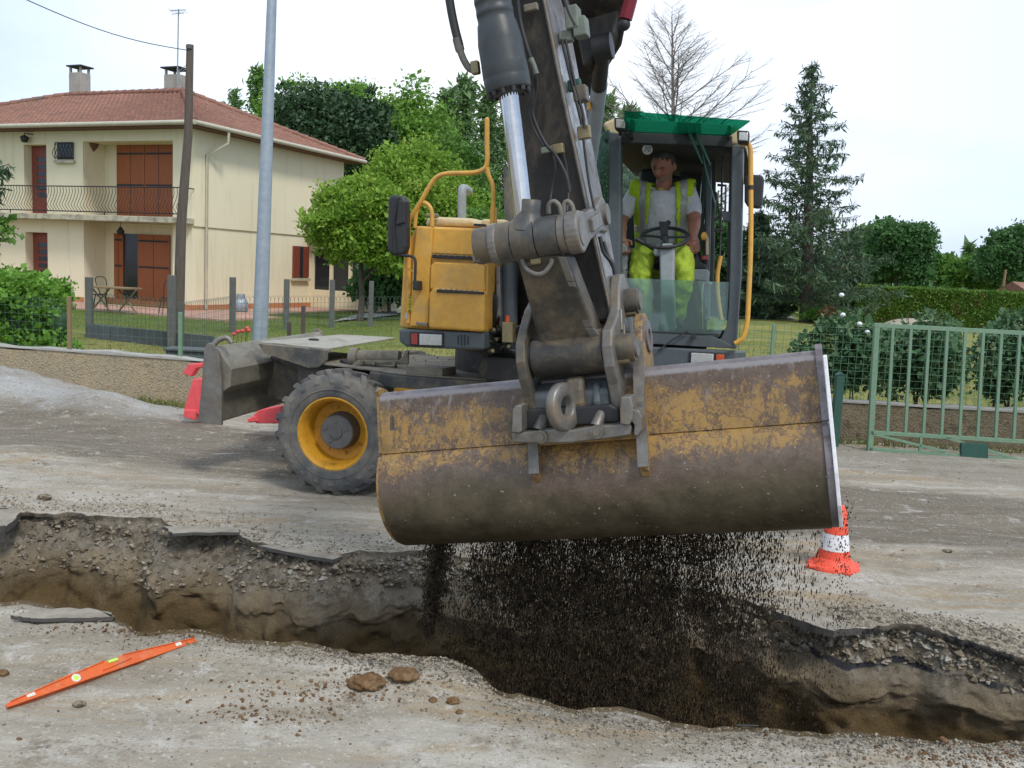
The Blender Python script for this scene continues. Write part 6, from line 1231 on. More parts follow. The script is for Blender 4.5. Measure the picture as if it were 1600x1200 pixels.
for k in range(12): g_ = 2*math.pi*k/12; q = c0+(s1_*math.cos(g_)+s2_*math.sin(g_))*.083; MB().cyl(q-ax_*.018, q+ax_*.002, .011, seg=8).build('gland_bolt', MT['black'], CY)
MB().tube(smoothpath([CW(697, -40), CW(704, 10), CW(711, 45), CW(718, 72)], 5), .0185, 12).build('hose', MT['black'], CY); MB().tube(smoothpath([CW(714, 60), CW(720, 82), CW(727, 98), CW(735, 108), CW(746, 109)], 5), [.020]*5+[.015]*16, 12).build('hose_fitting', MT['rubber'], CY); MB().box(CW(743, 106), .035, .055, .035, AF).build('fitting_block', MT['brass'], CY, .006)
# boom, upper right knuckle and cylinders
def BX(px, py, Y): return PX(px, py, Y)
mb = MB(); path = [(868, 560, 7.35), (872, 330, 6.9), (880, 120, 6.2), (925, 20, 5.55), (945, -140, 5.0), (930, -330, 4.55)]; hw = [.16, .16, .16, .17, .19, .19]; vs_ = []
for i, (x, y, Y_) in enumerate(path):
    c = BX(x, y, Y_); t = (BX(*path[min(i+1, 5)])-BX(*path[max(i-1, 0)])).normalized(); b = AP-t*AP.dot(t); b.normalize(); nn_ = t.cross(b)
    for s1, s2 in ((-1, -1), (1, -1), (1, 1), (-1, 1)): vs_.append(c+b*hw[i]*s1+nn_*.22*s2)
mb.add(vs_, [(i*4+k, i*4+(k+1) % 4, i*4+4+(k+1) % 4, i*4+4+k) for i in range(5) for k in range(4)]+[(3, 2, 1, 0), (20, 21, 22, 23)]); boom = mb.build('boom', MT['arm'], ex, .02)
KO = BX(940, 50, 5.25)
def TK(x, y, d=0): return hit(x, y, KO-AN*d, AN)
trp = lambda pts, d, th, name, m, par, bev=.01: MB().prism([TK(a, b, d) for a, b in pts], -AN*th).build(name, m, par, bev)
trp([(884, -60), (892, 5), (907, 24), (903, 66), (911, 104), (923, 98), (934, 80), (957, 47), (966, 20), (974, -60)], .02, .25, 'boom_knuckle', MT['arm'], boom, .015)
MB().cyl(TK(942, 74, -.05)-AP*.05, TK(942, 74, -.05)+AP*.05, .070, seg=24).build('cylinder_eye', MT['black'], boom, .005)
MB().cyl(TK(941, 78, .0), PX(936, 135, 5.6), .045, seg=20).build('boom_cylinder', MT['black'], boom); MB().cyl(PX(937, 130, 5.6), PX(915, 300, 6.4), .048, seg=20).build('boom_cylinder_rod', MT['galv'], boom)
MB().tube([TK(990, -40, -.2), TK(985, 0, -.2), TK(977, 30, -.2)], .036, 12).build('hose', MT['darkred'], boom); MB().ball(TK(975, 38, -.2), .034).build('hose_end', MT['black'], boom)
trp([(918, 160), (922, 158), (922, 170), (917, 172)], .4, .03, 'beacon', MT['yellow'], boom, .003)

# ---------------- quick coupler
QC = bpy.data.objects.new('quick_coupler', None); scene.collection.objects.link(QC); QC.parent = ex
uL = uv(820, 560, .05)[0]; uR = uv(944, 560, .08)[0]
side([(-.30, .24), (-.22, .27), (-.10, .22), (.02, .135), (.10, .07), (.125, -.01), (.11, -.09), (.075, -.17), (.05, -.30), (-.02, -.335), (-.32, -.33), (-.36, -.05)], uL-.022, .045, 'side_plate', MT['link'], QC, .008, 3)
side([(-.42, .22), (-.40, .29), (-.33, .335), (-.26, .33), (-.20, .28), (-.13, .17), (-.03, .125), (.07, .09), (.12, .02), (.115, -.07), (.075, -.15), (.05, -.24), (.03, -.33), (-.05, -.345), (-.36, -.33), (-.42, -.1)], uR, .050, 'side_plate', MT['worn'], QC, .010, 3)
for (w_, v_, r_, l_) in ((0.0, 0.0, .062, .075), (-.29, .20, .062, .060)):
    MB().cyl(A(uR+.045, v_, w_), A(uR+.05+l_, v_, w_), r_, seg=28).build('pin_boss', MT['link'], QC, .005, seg=3); MB().cyl(A(uR+.05+l_, v_, w_), A(uR+.062+l_, v_, w_), r_*.72, seg=24).build('pin_end', MT['worn'], QC, .003)
    MB().cyl(A(uR+.05, v_-.055, w_+.02), A(uR+.10, v_-.055, w_+.02), .017, seg=12).build('lock_bolt', MT['brass'], QC, .002)
for k, (w_, v_) in enumerate(((-.12, .12), (-.15, .05), (-.22, .02))): MB().box(A(uR+.054, v_, w_), .012, .10, .022, (AP, (AQ*.95-AN*.3).normalized(), (AN*.95+AQ*.3).normalized())).build('wear_rib', MT['worn'], QC, .004)
mb = MB(); mb.prism([A(uL, v, w) for w, v in [(-.30, -.12), (-.05, -.13), (.05, -.17), (.045, -.28), (0.0, -.33), (-.3, -.33)]], AP*(uR-uL)); mb.build('cross_casting', MT['cabgrey'], QC, .02, seg=3)
uc = uv(887, 600, .05)[0]; side([(-.02, -.10), (.04, -.105), (.085, -.16), (.09, -.22), (.06, -.30), (-.02, -.30)], uc-.01, .085, 'center_rib', MT['link'], QC, .02, 3)
uw = uv(935, 600, 0)[0]; side([(-.02, -.14), (.04, -.15), (.07, -.22), (.06, -.31), (-.02, -.31)], uw-.02, .035, 'center_rib', MT['cabgrey'], QC, .012, 3)
er, ev = uv(880, 636, .14); EAX = (AP*.94+AN*.34).normalized(); mb = MB(); pts = []
seg_ = 30
c = A(er, ev, .135); vs_ = []
ro, ri, th_ = .108, .044, .048
mb.lathe(c-EAX*th_/2, EAX, [(ri, .006), (ri+.008, 0), (ro-.010, 0), (ro, .008), (ro, th_-.008), (ro-.010, th_), (ri+.008, th_), (ri, th_-.006), (ri, .006)], 36); mb.build('lifting_eye', MT['worn'], QC)
# front hook bar
bw = .15; p0 = uv(797, 684, bw); p1 = uv(1000, 668, bw)
def bq(px, py, w=bw): return TW(px, py, w)
mb = MB().prism([bq(798, 677), (bq(845, 672)), bq(872, 670), bq(892, 672), bq(932, 665), bq(985, 662), bq(988, 668), bq(985, 680), bq(938, 687), bq(892, 692), bq(850, 693), bq(800, 692)], -AN*.06); mb.build('hook_bar', MT['worn'], QC, .008, seg=3)
for x, y in ((846, 682), (933, 674)): q = bq(x, y, bw); MB().cyl(q-AN*.02, q+AN*.014, .030, seg=24).build('bar_bolt', MT['worn'], QC, .003); MB().cyl(q+AN*.013, q+AN*.022, .018, seg=6).build('bolt_head', MT['worn'], QC, .002)
for x, y in ((848, 658), (938, 652)): MB().tube([TW(x-6, y+14, bw-.03), TW(x, y-3, bw-.05), TW(x+2, y-12, .03)], [.030, .022, .016], 12).build('bolt_shank', MT['worn'], QC)
def hk(pts, w, th, m='worn', b=.006): return MB().prism([TW(x, y, w) for x, y in pts], -AN*th).build('hook_block', MT[m], QC, b, seg=3)
hk([(805, 634), (815, 634), (815, 675), (810, 677), (799, 676), (801, 640)], bw+.02, .10); hk([(797, 652), (803, 656), (800, 690), (793, 678), (791, 664)], bw-.02, .14, 'link')
hk([(970, 620), (985, 620), (989, 635), (988, 655), (983, 665), (969, 663), (968, 640)], bw+.03, .12); hk([(986, 640), (998, 641), (1003, 652), (1002, 672), (996, 682), (990, 680), (991, 664), (984, 656)], bw+.01, .12)
hk([(821, 640), (952, 632), (968, 640), (968, 660), (820, 672)], bw-.06, .14, 'black', .01)

# ---------------- bucket
BK = bpy.data.objects.new('ditching_bucket', None); scene.collection.objects.link(BK); BK.parent = ex
g = G('bucket_steel'); wv = g.attr('wear'); vo = g.coord((1, 1, 1))
yel = g.mix(g.ramp(g.noise(3.0, 6, .7), .3, .7), (.35, .205, .055), (.235, .145, .048))
rust = g.mix(g.ramp(g.noise(9.0, 6, .75), .35, .65), (.088, .060, .043), (.150, .112, .082))
dk = g.mix(g.ramp(g.noise(3.0, 10, .80), .36, .64), (.040, .033, .019), (.125, .100, .062))
nA = g.noise(11, 12, .86, vo, .5); nB = g.noise(1.7, 4, .6); nC = g.noise(34, 8, .85, g.coord((1, 1, .45)), .8)
s = g.math('ADD', g.math('MULTIPLY', nA, .46), g.math('ADD', g.math('MULTIPLY', nB, .30), g.math('MULTIPLY', nC, .42)))
s = g.math('ADD', s, g.math('ADD', g.ramp(wv, .10, .03, 0, .10), g.ramp(wv, .34, .60, 0, .36)))
f = g.ramp(s, .608, .640); col = g.mix(f, yel, rust)
wob = g.mix(.28, vo, g.n('TexNoise', Scale=4.0, Detail=8.0, Roughness=.7).outputs['Color'])
def lines(sc, wd, vec, seedsc=None):
    v_ = g.n('TexVoronoi', Scale=sc, feature='DISTANCE_TO_EDGE'); g.t.links.new(vec, v_.inputs['Vector']); return g.ramp(v_.outputs['Distance'], wd, wd*.3)
crk = g.math('MULTIPLY', lines(6.0, .016, wob), g.ramp(g.noise(3.3, 5, .6), .40, .50)); col = g.mix(g.math('MULTIPLY', crk, .85), col, (.085, .05, .035))
crk2 = g.math('MULTIPLY', lines(16.0, .03, wob), g.ramp(g.noise(5.3, 5, .6), .50, .56)); col = g.mix(g.math('MULTIPLY', crk2, .7), col, (.11, .07, .05))
for sc0, w0, st0, ro0 in ((1.1, .010, (1, 1, 1), 0), (2.3, .012, (1, 1, 2.2), .5), (4.2, .016, (1, 1, .5), -.4), (7.0, .02, (1.6, 1, 1), .9)):
    ln_ = g.ramp(g.math('ABSOLUTE', g.math('SUBTRACT', g.noise(sc0, 7, .62, g.coord(st0, (ro0, ro0, ro0))), .5)), w0, w0*.35)
    col = g.mix(g.math('MULTIPLY', ln_, g.ramp(g.noise(sc0*2.1, 4, .6), .40, .58, 0, .85)), col, (.095, .062, .045))
sc_ = g.ramp(g.noise(10, 7, .8, g.coord((1, 1, 9), (0, .3, .1))), .60, .66); col = g.mix(g.math('MULTIPLY', sc_, .5), col, (.20, .165, .13))
fd = g.math('ADD', g.math('ADD', wv, g.math('MULTIPLY', g.math('SUBTRACT', nB, .5), .35)), g.math('MULTIPLY', g.math('SUBTRACT', nA, .5), .45)); fd2 = g.ramp(fd, .40, .50)
col = g.mix(fd2, col, dk); col = g.mix(g.ramp(g.math('ADD', wv, g.math('MULTIPLY', nC, .03)), .04, .03), col, (.25, .235, .24))
drip = g.noise(12, 5, .7, g.coord((3, 3, .4))); col = g.mix(g.math('MULTIPLY', g.ramp(drip, .57, .66), g.ramp(wv, .22, .04, 0, .75)), col, (.24, .22, .215))
col = g.mix(g.ramp(g.noise(70, 2, .5), .70, .74, 0, .8), col, (.34, .32, .29))
rg = g.ramp(g.noise(6, 6, .7), .3, .7, .34, .58)
MT['bucket'] = g.finish(col, rg, g.math('MULTIPLY', fd2, .15), g.bump(g.noise(45, 6, .75), .35, .004, g.bump(g.noise(5, 4, .6), .4, .02, g.bump(f, -.35, .002))), .45)
uB0 = uv(597, 690, -.04)[0]; uB1 = uv(1280, 620, -.04)[0]
vt = uv(900, 591, -.08)[1]; vcr = uv(900, 687, -.04)[1]
prof = [(-.085, vt), (-.075, vt-.05), (-.06, vt-.12), (-.040, vcr+.03), (-.034, vcr+.006), (-.044, vcr+.0), (-.042, vcr-.006), (-.020, vcr-.016), (-.006, vcr-.034)]
c_w, c_v, rad = -.25, vcr-.20, .295
for t in np.linspace(.55, -1.45, 26): prof.append((c_w+rad*math.cos(t), c_v+rad*math.sin(t)))
prof = prof[:9]+[q for q in prof[9:] if q[1] < vcr-.045]
lw, lv = prof[-1]; prof += [(lw-.05, lv-.001), (lw-.12, lv+.004), (lw-.2, lv+.012)]
PW = np.array(prof); sg = np.concatenate([[0], np.cumsum(np.hypot(*np.diff(PW, axis=0).T))]); sg /= sg[-1]
NU = 60; us = np.linspace(uB0, uB1, NU); vs_ = []; wr = []
for j, (w_, v_) in enumerate(prof):
    for u_ in us:
        dent = .004*float(vn(np.array([[u_*2.2, v_*3, 1.3]]), 1.0, 5)[0]); vs_.append(tuple(A(u_, v_+dent*.5, w_+dent))); wr.append(sg[j]*1.05)
fs = [(j*NU+i, j*NU+i+1, (j+1)*NU+i+1, (j+1)*NU+i) for j in range(len(prof)-1) for i in range(NU-1)]
me = bpy.data.meshes.new('shell'); L = root_loc(BK); me.from_pydata([tuple(Vector(p)-L) for p in vs_], [], fs); me.update(); me.polygons.foreach_set('use_smooth', [True]*len(fs)); at = me.attributes.new('wear', 'FLOAT', 'POINT'); at.data.foreach_set('value', wr)
sh = link('shell', me, MT['bucket'], BK, L); so = sh.modifiers.new('solid', 'SOLIDIFY'); so.thickness = .018; so.offset = 0
sh.modifiers.new('es', 'EDGE_SPLIT').split_angle = math.radians(30)
def wearattr(o, val):
    at = o.data.attributes.new('wear', 'FLOAT', 'POINT'); at.data.foreach_set('value', [val]*len(o.data.vertices))
MT['tube_worn'] = mat('worn_top_tube', (.24, .225, .235), (.17, .15, .155), 7, .38, .35, .2, 50, dirt=(.10, .07, .06), dt=.60, dsc=8)
MB().cyl(A(uB0-.005, vt-.010, -.108), A(uB1, vt-.010, -.108), .028, seg=20).build('top_tube', MT['tube_worn'], BK)
mb = MB(); lipc = (prof[-1][0], prof[-1][1]); mb.prism([A(uB0, v, w) for w, v in ((lipc[0]+.16, lipc[1]-.010), (lipc[0]-.10, lipc[1]+.01), (lipc[0]-.10, lipc[1]+.022), (lipc[0]+.16, lipc[1]+.006))], AP*(uB1-uB0)); mb.build('cutting_edge', MT['worn'], BK, .003)
outl = [(w_+.004, v_) for w_, v_ in prof]+[(lipc[0]-.09, lipc[1]+.05), (-.50, vcr-.25), (-.40, vcr+.05), (-.24, vt-.02), (-.16, vt+.03), (-.11, vt+.045), (-.07, vt+.03)]
spl = side(outl, uB0-.022, .022, 'side_wall', MT['bucket'], BK, .003); wearattr(spl, .3)
outr = [(w_+.018, v_) for w_, v_ in prof]+outl[len(prof):]
spr = side(outr, uB1, .030, 'side_wall', MT['tube_worn'], BK, .003)
mb = MB(); mb.prism([A(uB1+.03, v_, w_) for w_, v_ in [(.00, vt+.0), (.045, vcr), (.075, vcr-.2), (.06, vcr-.34), (-.03, vcr-.455), (-.28, vcr-.47), (-.30, vcr-.42), (-.10, vcr-.40), (0.0, vcr-.30), (.01, vcr-.1), (-.05, vt+.0)]], AP*.016); mb.build('side_cutter', MT['white'], BK, .003)
MT['earw'] = MT['bucket']
earp = [(-.34, vt-.02), (-.36, .03), (-.335, .095), (-.28, .135), (-.21, .14), (-.15, .10), (-.10, .02), (-.055, -.10), (.02, -.24), (.055, vcr-.02), (.085, vcr-.12), (.052, vcr-.175), (.0, vcr-.12), (-.06, vcr), (-.10, vt)]
ue = uv(1000, 650, 0)[0]; ue2 = uv(836, 700, 0)[0]
for u_ in (ue-.012, ue2-.01):
    e_ = side(earp, u_, .040, 'hanger_ear', MT['bucket'], BK, .006); wearattr(e_, .30)
for u_ in (ue-.012, ue2-.01):
    mb = MB(); P_ = [A(u_-.004, v, w) for w, v in earp[6:11]]
    for a_, b_ in zip(P_[:-1], P_[1:]): mb.prism([a_-AN*.004, a_+AN*.010, b_+AN*.010, b_-AN*.004], AP*.048)
    mb.build('ear_edge', MT['worn'], BK)
MB().ring(A(ue+.027, .03, -.25), AP, .075, .036, .012, 28).build('ear_boss', MT['tube_worn'], BK)
mb = MB().prism([TW(x, y, .02) for x, y in ((612, 650), (615, 650), (616, 668), (625, 671), (612, 672))], AN*.02); mb.build('weld_mark', MT['wood'], BK)
trc = [(820, 690), (1000, 685), (1000, 693), (820, 698)]
mb = MB().prism([A(ue2+.03, v, w) for w, v in ((-.04, vcr+.02), (.03, vcr+.02), (.035, vcr-.005), (-.03, vcr-.01))], AP*(ue-ue2-.04)); q = mb.build('stiffener', MT['bucket'], BK, .004); wearattr(q, .25)
# ================================================================ DRIVER
man = thing('person', TC(1037, 410, .7), 'grey haired man in white T shirt and yellow high visibility vest driving from the cab', 'person')
CT = bpy.data.textures.new('folds', 'CLOUDS'); CT.noise_scale = .075; CT.noise_depth = 2
def folds(o, k):
    d = o.modifiers.new('folds', 'DISPLACE'); d.texture = CT; d.strength = k; d.mid_level = .5; d.texture_coords = 'LOCAL'; return o
def remesh(o, vox, sm_it=2):
    r = o.modifiers.new('remesh', 'REMESH'); r.mode = 'VOXEL'; r.voxel_size = vox; r.use_smooth_shade = True
    if sm_it: s = o.modifiers.new('smooth', 'SMOOTH'); s.iterations = sm_it; s.factor = .5
    return o
def limb(mb, pts, rad, seg=12):
    pts = [Vector(p) for p in pts]; mb.tube(smoothpath(pts, 4), list(np.interp(np.linspace(0, len(pts)-1, (len(pts)-1)*4+1), range(len(pts)), rad)), seg)
    for p, r in ((pts[0], rad[0]), (pts[-1], rad[-1])): mb.ball(p, r*.98)
HCn = TC(1037, 257, .40); tl = math.radians(37); HFd = (NC*math.cos(tl)-ZV*math.sin(tl)-CX*.26).normalized(); HR = (CX-HFd*CX.dot(HFd)).normalized(); HU = HR.cross(HFd); HU = HU if HU.z > 0 else -HU
def headpt(x, f, u, k=1.0):
    """unit sphere direction -> head surface"""
    X, F, U_ = x*.083, f*.104, u*.128
    if u < 0: X *= 1-.22*min(1, -u)**1.5; F *= 1-.10*(-u)
    if f > 0:
        def gb(cx, cu, sx, su): return math.exp(-((x-cx)/sx)**2-((u-cu)/su)**2)
        F += .026*gb(0, -.14, .15, .16)*f+.014*gb(0, -.02, .10, .22)*f       # nose
        F -= .016*(gb(-.36, .06, .20, .12)+gb(.36, .06, .20, .12))*f           # eye sockets
        F += .009*gb(0, .22, .55, .09)*f; F += .010*gb(0, -.48, .22, .07)*f; F -= .006*gb(0, -.40, .3, .04)*f; F += .012*gb(0, -.80, .3, .14)
        F += .006*(gb(-.5, -.2, .2, .15)+gb(.5, -.2, .2, .15))
    return HCn+(HR*X+HFd*F+HU*U_)*k
def headgrid(cond=None, k=1.0, nu=44, nt=60, jit=0):
    mb = MB(); vs_ = []; ok = []; rj = random.Random(2)
    for i in range(nu+1):
        t = math.pi*i/nu
        for j in range(nt):
            g_ = 2*math.pi*j/nt; x, f, u = math.sin(t)*math.cos(g_), math.sin(t)*math.sin(g_), math.cos(t); vs_.append(headpt(x, f, u, k+rj.uniform(-jit, jit))); ok.append(cond is None or cond(x, f, u))
    fs = [(i*nt+j, (i+1)*nt+j, (i+1)*nt+(j+1) % nt, i*nt+(j+1) % nt) for i in range(nu) for j in range(nt)]
    fs = [q for q in fs if all(ok[a] for a in q)]; return mb.add(vs_, fs, True)
body = headgrid()
nk = TC(1037, 291, .50); body.tube([HCn-HU*.03-HFd*.03, HCn.lerp(nk, .6)-HFd*.02, nk, nk-ZV*.06], [.056, .056, .062, .085], 18)
for s in (-1, 1): body.ball(HCn+HR*(.086*s)-HU*.005, .014, .020, .034, (HR, HFd, HU))
body.ball(headpt(-.07, .98, -.22)-HFd*.004, .011); body.ball(headpt(.07, .98, -.22)-HFd*.004, .011)
eL, wL = TC(970, 347, .42), TC(972, 371, .24); eR, wR = TC(1085, 346, .44), TC(1083, 369, .30)
sL, sR = TC(997, 300, .50), TC(1074, 298, .50)
limb(body, [sL, TC(979, 325, .48), eL], [.060, .056, .047]); limb(body, [eL, eL.lerp(wL, .35), wL], [.047, .046, .031]); limb(body, [sR, TC(1083, 322, .49), eR], [.060, .056, .047]); limb(body, [eR, eR.lerp(wR, .35), wR], [.047, .046, .031])
def hand(w, grip, out, s):
    """palm from the wrist over the grip, fingers curling round it"""
    d = (grip-w).normalized(); o_ = (out-d*out.dot(d)).normalized(); p = d.cross(o_)*s
    pc = w+d*.045; body.ball(pc, .052, .040, .024, (d, o_, p)); body.tube([w-d*.01, pc], [.030, .034], 12)
    for k, (off, L_, r) in enumerate(((.032, .080, .0105), (.012, .088, .011), (-.010, .083, .0105), (-.030, .068, .0095))):
        b = pc+d*.038+o_*off; a1 = b+d*(L_*.42)+p*.006; a2 = a1+d*(L_*.22)-p*(L_*.28); a3 = a2-d*(L_*.12)-p*(L_*.26); body.tube([b-d*.02, b, a1, a2, a3], [r, r, r*.95, r*.88, r*.75], 8); body.ball(a3, r*.75, seg=8, ring=6)
    b = pc-d*.012+o_*.030; a1 = b+o_*.030+d*.020-p*.012; a2 = a1+d*.030-p*.020; body.tube([b, a1, a2], [.014, .012, .010], 8); body.ball(a2, .010, seg=8, ring=6)
hand(wR, TC(1086, 392, .27), -CX, 1); hand(wL, TC(975, 388, .22), CX, -1)
remesh(body.build('body', MT['skin'], man), .0052, 3)
headgrid(lambda x, f, u: (u > .60-.22*abs(x)**2+.06*math.sin(x*17) if f > .35 else u > -.38+1.4*max(0, f)), 1.016, jit=.009).build('hair', MT['hair'], man)
MT['beard'] = mat('grey_stubble', (.27, .18, .14), (.31, .25, .22), 60, .8, 0, .4, 90)
headgrid(lambda x, f, u: f > .05 and u < -.38 and not (abs(x) < .20 and -.56 < u < -.44) and u > -.96, 1.008, jit=.002).build('beard', MT['beard'], man)
for s in (-1, 1): mb = MB(); mb.tube([headpt(.18*s, .95, .20)+HFd*.004, headpt(.38*s, .88, .23)+HFd*.003, headpt(.52*s, .78, .17)+HFd*.002], [.004, .006, .003], 6); mb.build('eyebrow', MT['hair'], man)
MT['lid'] = mat('lid_shadow', (.12, .05, .035), None, 5, .6)  # dark strokes over the eyes: shade at the lids put into colour
for s in (-1, 1): mb = MB(); mb.tube([headpt(.22*s, .94, .02)+HFd*.004, headpt(.36*s, .90, .0)+HFd*.005, headpt(.50*s, .82, .03)+HFd*.003], [.002, .0035, .002], 6); mb.build('eyelid_shade', MT['lid'], man)
# T-shirt
sh_ = MB(); pel = TC(1034, 408, .72); tor = [nk-ZV*.05, TC(1037, 315, .50), TC(1036, 345, .56), TC(1035, 380, .64), pel]
TR_ = [(.120, .080), (.195, .120), (.190, .125), (.180, .130), (.180, .125)]
def torsogrid(k=1.0, dk=0.0):
    out = []
    P_ = smoothpath(tor, 5); m_ = len(P_)
    for i, p in enumerate(P_):
        t = i/(m_-1)*4; rx = np.interp(t, range(5), [a for a, b in TR_]); ry = np.interp(t, range(5), [b for a, b in TR_]); ax2 = (P_[min(i+1, m_-1)]-P_[max(i-1, 0)]).normalized(); fw = (NC-ax2*NC.dot(ax2)).normalized(); out.append((p, rx*k+dk, ry*k+dk, fw))
    return out
TG = torsogrid()
for i in range(len(TG)-1):
    pass
vs_ = []; nt = 36
for p, rx, ry, fw in TG:
    for j in range(nt): g_ = 2*math.pi*j/nt; vs_.append(p+CX*(rx*math.cos(g_))+fw*(ry*math.sin(g_)))
sh_.add(vs_, [(i*nt+j, (i+1)*nt+j, (i+1)*nt+(j+1) % nt, i*nt+(j+1) % nt) for i in range(len(TG)-1) for j in range(nt)]+[tuple(range(nt)), tuple(range((len(TG)-1)*nt, len(TG)*nt))[::-1]], True)
sh_.tube([nk-ZV*.10, nk-ZV*.035+NC*.01], [.14, .088], 20)
limb(sh_, [nk-ZV*.07-CX*.05, sL+CX*.01, TC(984, 316, .48), TC(977, 331, .46)], [.060, .064, .062, .066]); limb(sh_, [nk-ZV*.07+CX*.05, sR-CX*.01, TC(1081, 315, .49), TC(1084, 329, .47)], [.060, .064, .060, .062])
folds(remesh(sh_.build('t_shirt', MT['shirt'], man), .010, 2), .018)
# vest: a slightly larger shell, opened at the front, neck and arms; reflective bands are strips of the same shell
def pix(p):
    d = p-EYE; z = d.dot(FW); return 800+FPX*d.dot(RV)/z, 600-FPX*d.dot(UV)/z
vb = MB(); vv = []; VG = torsogrid(1.05, .012)
for p, rx, ry, fw in VG:
    for j in range(nt): g_ = 2*math.pi*j/nt; vv.append(p+CX*(rx*math.cos(g_))+fw*(ry*math.sin(g_)))
vb.add(vv, [(i*nt+j, (i+1)*nt+j, (i+1)*nt+(j+1) % nt, i*nt+(j+1) % nt) for i in range(len(VG)-1) for j in range(nt)]+[tuple(range(nt)), tuple(range((len(VG)-1)*nt, len(VG)*nt))[::-1]], True)
for sg_, c in ((-1, sL), (1, sR)): limb(vb, [nk-ZV*.075+CX*(.05*sg_), c+ZV*.004+CX*(.012*sg_)], [.080, .080])
vo_ = remesh(vb.build('vest_form', MT['hivis'], man), .011, 3); bpy.context.view_layer.update()
vm = bpy.data.meshes.new_from_object(vo_.evaluated_get(bpy.context.evaluated_depsgraph_get())); bpy.data.objects.remove(vo_)
Lm = root_loc(man); keepf = {'v': [], 't': []}; VV = [v_.co+Lm for v_ in vm.vertices]
VV = [p+V(vn(np.array([[p.x*14, p.y*14, p.z*5]]), 1.0, 3)[0], 0, 0)*.006 for p in VV]
for pl_ in vm.polygons:
    c = sum((VV[i] for i in pl_.vertices), V(0, 0, 0))/len(pl_.vertices); x, y = pix(c); nz_ = pl_.normal.dot(NC)
    xl = np.interp(y, (278, 300, 335, 405), (1021, 1016, 1013, 1003)); xr = np.interp(y, (278, 300, 335, 405), (1054, 1057, 1057, 1056))
    if nz_ > -.1 and xl < x < xr: continue
    if (c-nk).dot(CX)**2+(c-nk).dot(NC)**2 < .075**2 and c.z > nk.z-.12: continue
    if y > 402: continue
    if (c-sL).dot(-CX) > .050 or (c-sR).dot(CX) > .050: continue
    tl_ = np.interp(y, (270, 345, 400), (999, 1000, 1003)); tr_ = np.interp(y, (270, 345, 400), (1064, 1062, 1064))
    tape = nz_ > -.2 and ((tl_ < x < tl_+10) or (tr_ < x < tr_+10) or (352 < y < 362 and (x < xl or x > xr)))
    keepf['t' if tape else 'v'].append(tuple(pl_.vertices))
for key, nm_, m_ in (('v', 'vest', MT['hivis']), ('t', 'reflective_tape', MT['tape'])):
    mb = MB(); ids = sorted({i for q in keepf[key] for i in q}); mp_ = {a_: b_ for b_, a_ in enumerate(ids)}; mb.add([VV[i] for i in ids], [tuple(mp_[i] for i in q) for q in keepf[key]], True)
    o = mb.build(nm_, m_, man); so = o.modifiers.new('s', 'SOLIDIFY'); so.thickness = .010; so.offset = 1 if key == 'v' else 1
# trousers
tr = MB(); MT['trouser'] = mat('hivis_trousers', (.36, .48, .035), (.26, .36, .03), 9, .8, 0, .6, 9, bd=.03)
tr.ball(pel-ZV*.0, .20, .16, .14, (CX, NC, ZV))
kL, kR = TC(1003, 402, .24), TC(1066, 400, .24)
limb(tr, [TC(1015, 412, .70), TC(1008, 404, .45), kL], [.100, .094, .086]); limb(tr, [kL, TC(1002, 440, .22), TC(1007, 475, .27), TC(1008, 498, .30)], [.086, .080, .068, .062])
limb(tr, [TC(1057, 412, .70), TC(1062, 404, .45), kR], [.100, .092, .080]); limb(tr, [kR, TC(1068, 438, .22), TC(1061, 472, .27), TC(1058, 496, .30)], [.080, .076, .064, .058])
folds(remesh(tr.build('trousers', MT['trouser'], man), .011, 2), .045)
for x in (1008, 1057):
    c = TC(x, 505, .27); MB().ball(c-NC*0, .052, .125, .045, (CX, NC, ZV)).build('boot', MT['black'], man)

# ================================================================ CONE, BARRIERS
p = GR(1301, 889); p.z = float(road_z(np.array([p.x]), np.array([p.y]))[0]); o = thing('traffic_cone', p, 'orange and white traffic cone beside the trench below the right end of the bucket', 'traffic cone')
def cz(z): return .112-.150*z
def conepart(z0, z1, m, name, k=1.0): return MB().lathe(p, ZV, [(cz(z)*k, z) for z in np.linspace(z0, z1, 5)], 32).build(name, m, o)
MB().lathe(p, ZV, [(.165, .0), (.165, .018), (.150, .026), (.140, .030), (.128, .040), (.116, .060), (cz(.07), .07)], 6 if False else 28).build('base', MT['cone'], o)
conepart(.07, .125, MT['cone'], 'cone_body'); conepart(.125, .232, MT['white'], 'white_band', 1.015); conepart(.232, .34, MT['cone'], 'cone_body'); MB().lathe(p, ZV, [(cz(.34), .34), (cz(.40), .40), (.035, .415), (0, .415)], 28).build('cone_body', MT['cone'], o)
sx, sy = V(.85, -.52, 0), V(.52, .85, 0); MB().box(p+V(0, 0, .011), .285, .285, .022, (sx, sy, ZV)).build('foot', MT['cone'], o, .008)
def barr(pts_list, Y, label, grp=None):
    b = PX(pts_list[0][0][0][0], 650, Y); b.z = 0; o = thing('plastic_barrier', b, label, 'barrier', grp)
    for k, (pts, dY, th, m) in enumerate(pts_list):
        MB().prism([PX(x, y, Y+dY) for x, y in pts], V(.2, .95, 0)*th).build(('body', 'top_lug', 'side_web', 'foot')[k % 4], MT[m], o, .012, seg=3)
barr([([(301, 592), (319, 592), (330, 630), (316, 650), (287, 640)], .0, .22, 'red'), ([(294, 569), (315, 567), (315, 574), (306, 576), (298, 589), (284, 583)], -.03, .10, 'red'), ([(322, 585), (330, 600), (320, 652), (306, 655), (305, 630)], .10, .15, 'red'), ([(287, 640), (306, 641), (304, 657), (286, 652)], -.02, .25, 'red')], 10.1, 'red plastic barrier standing behind the near end of the dozer blade')
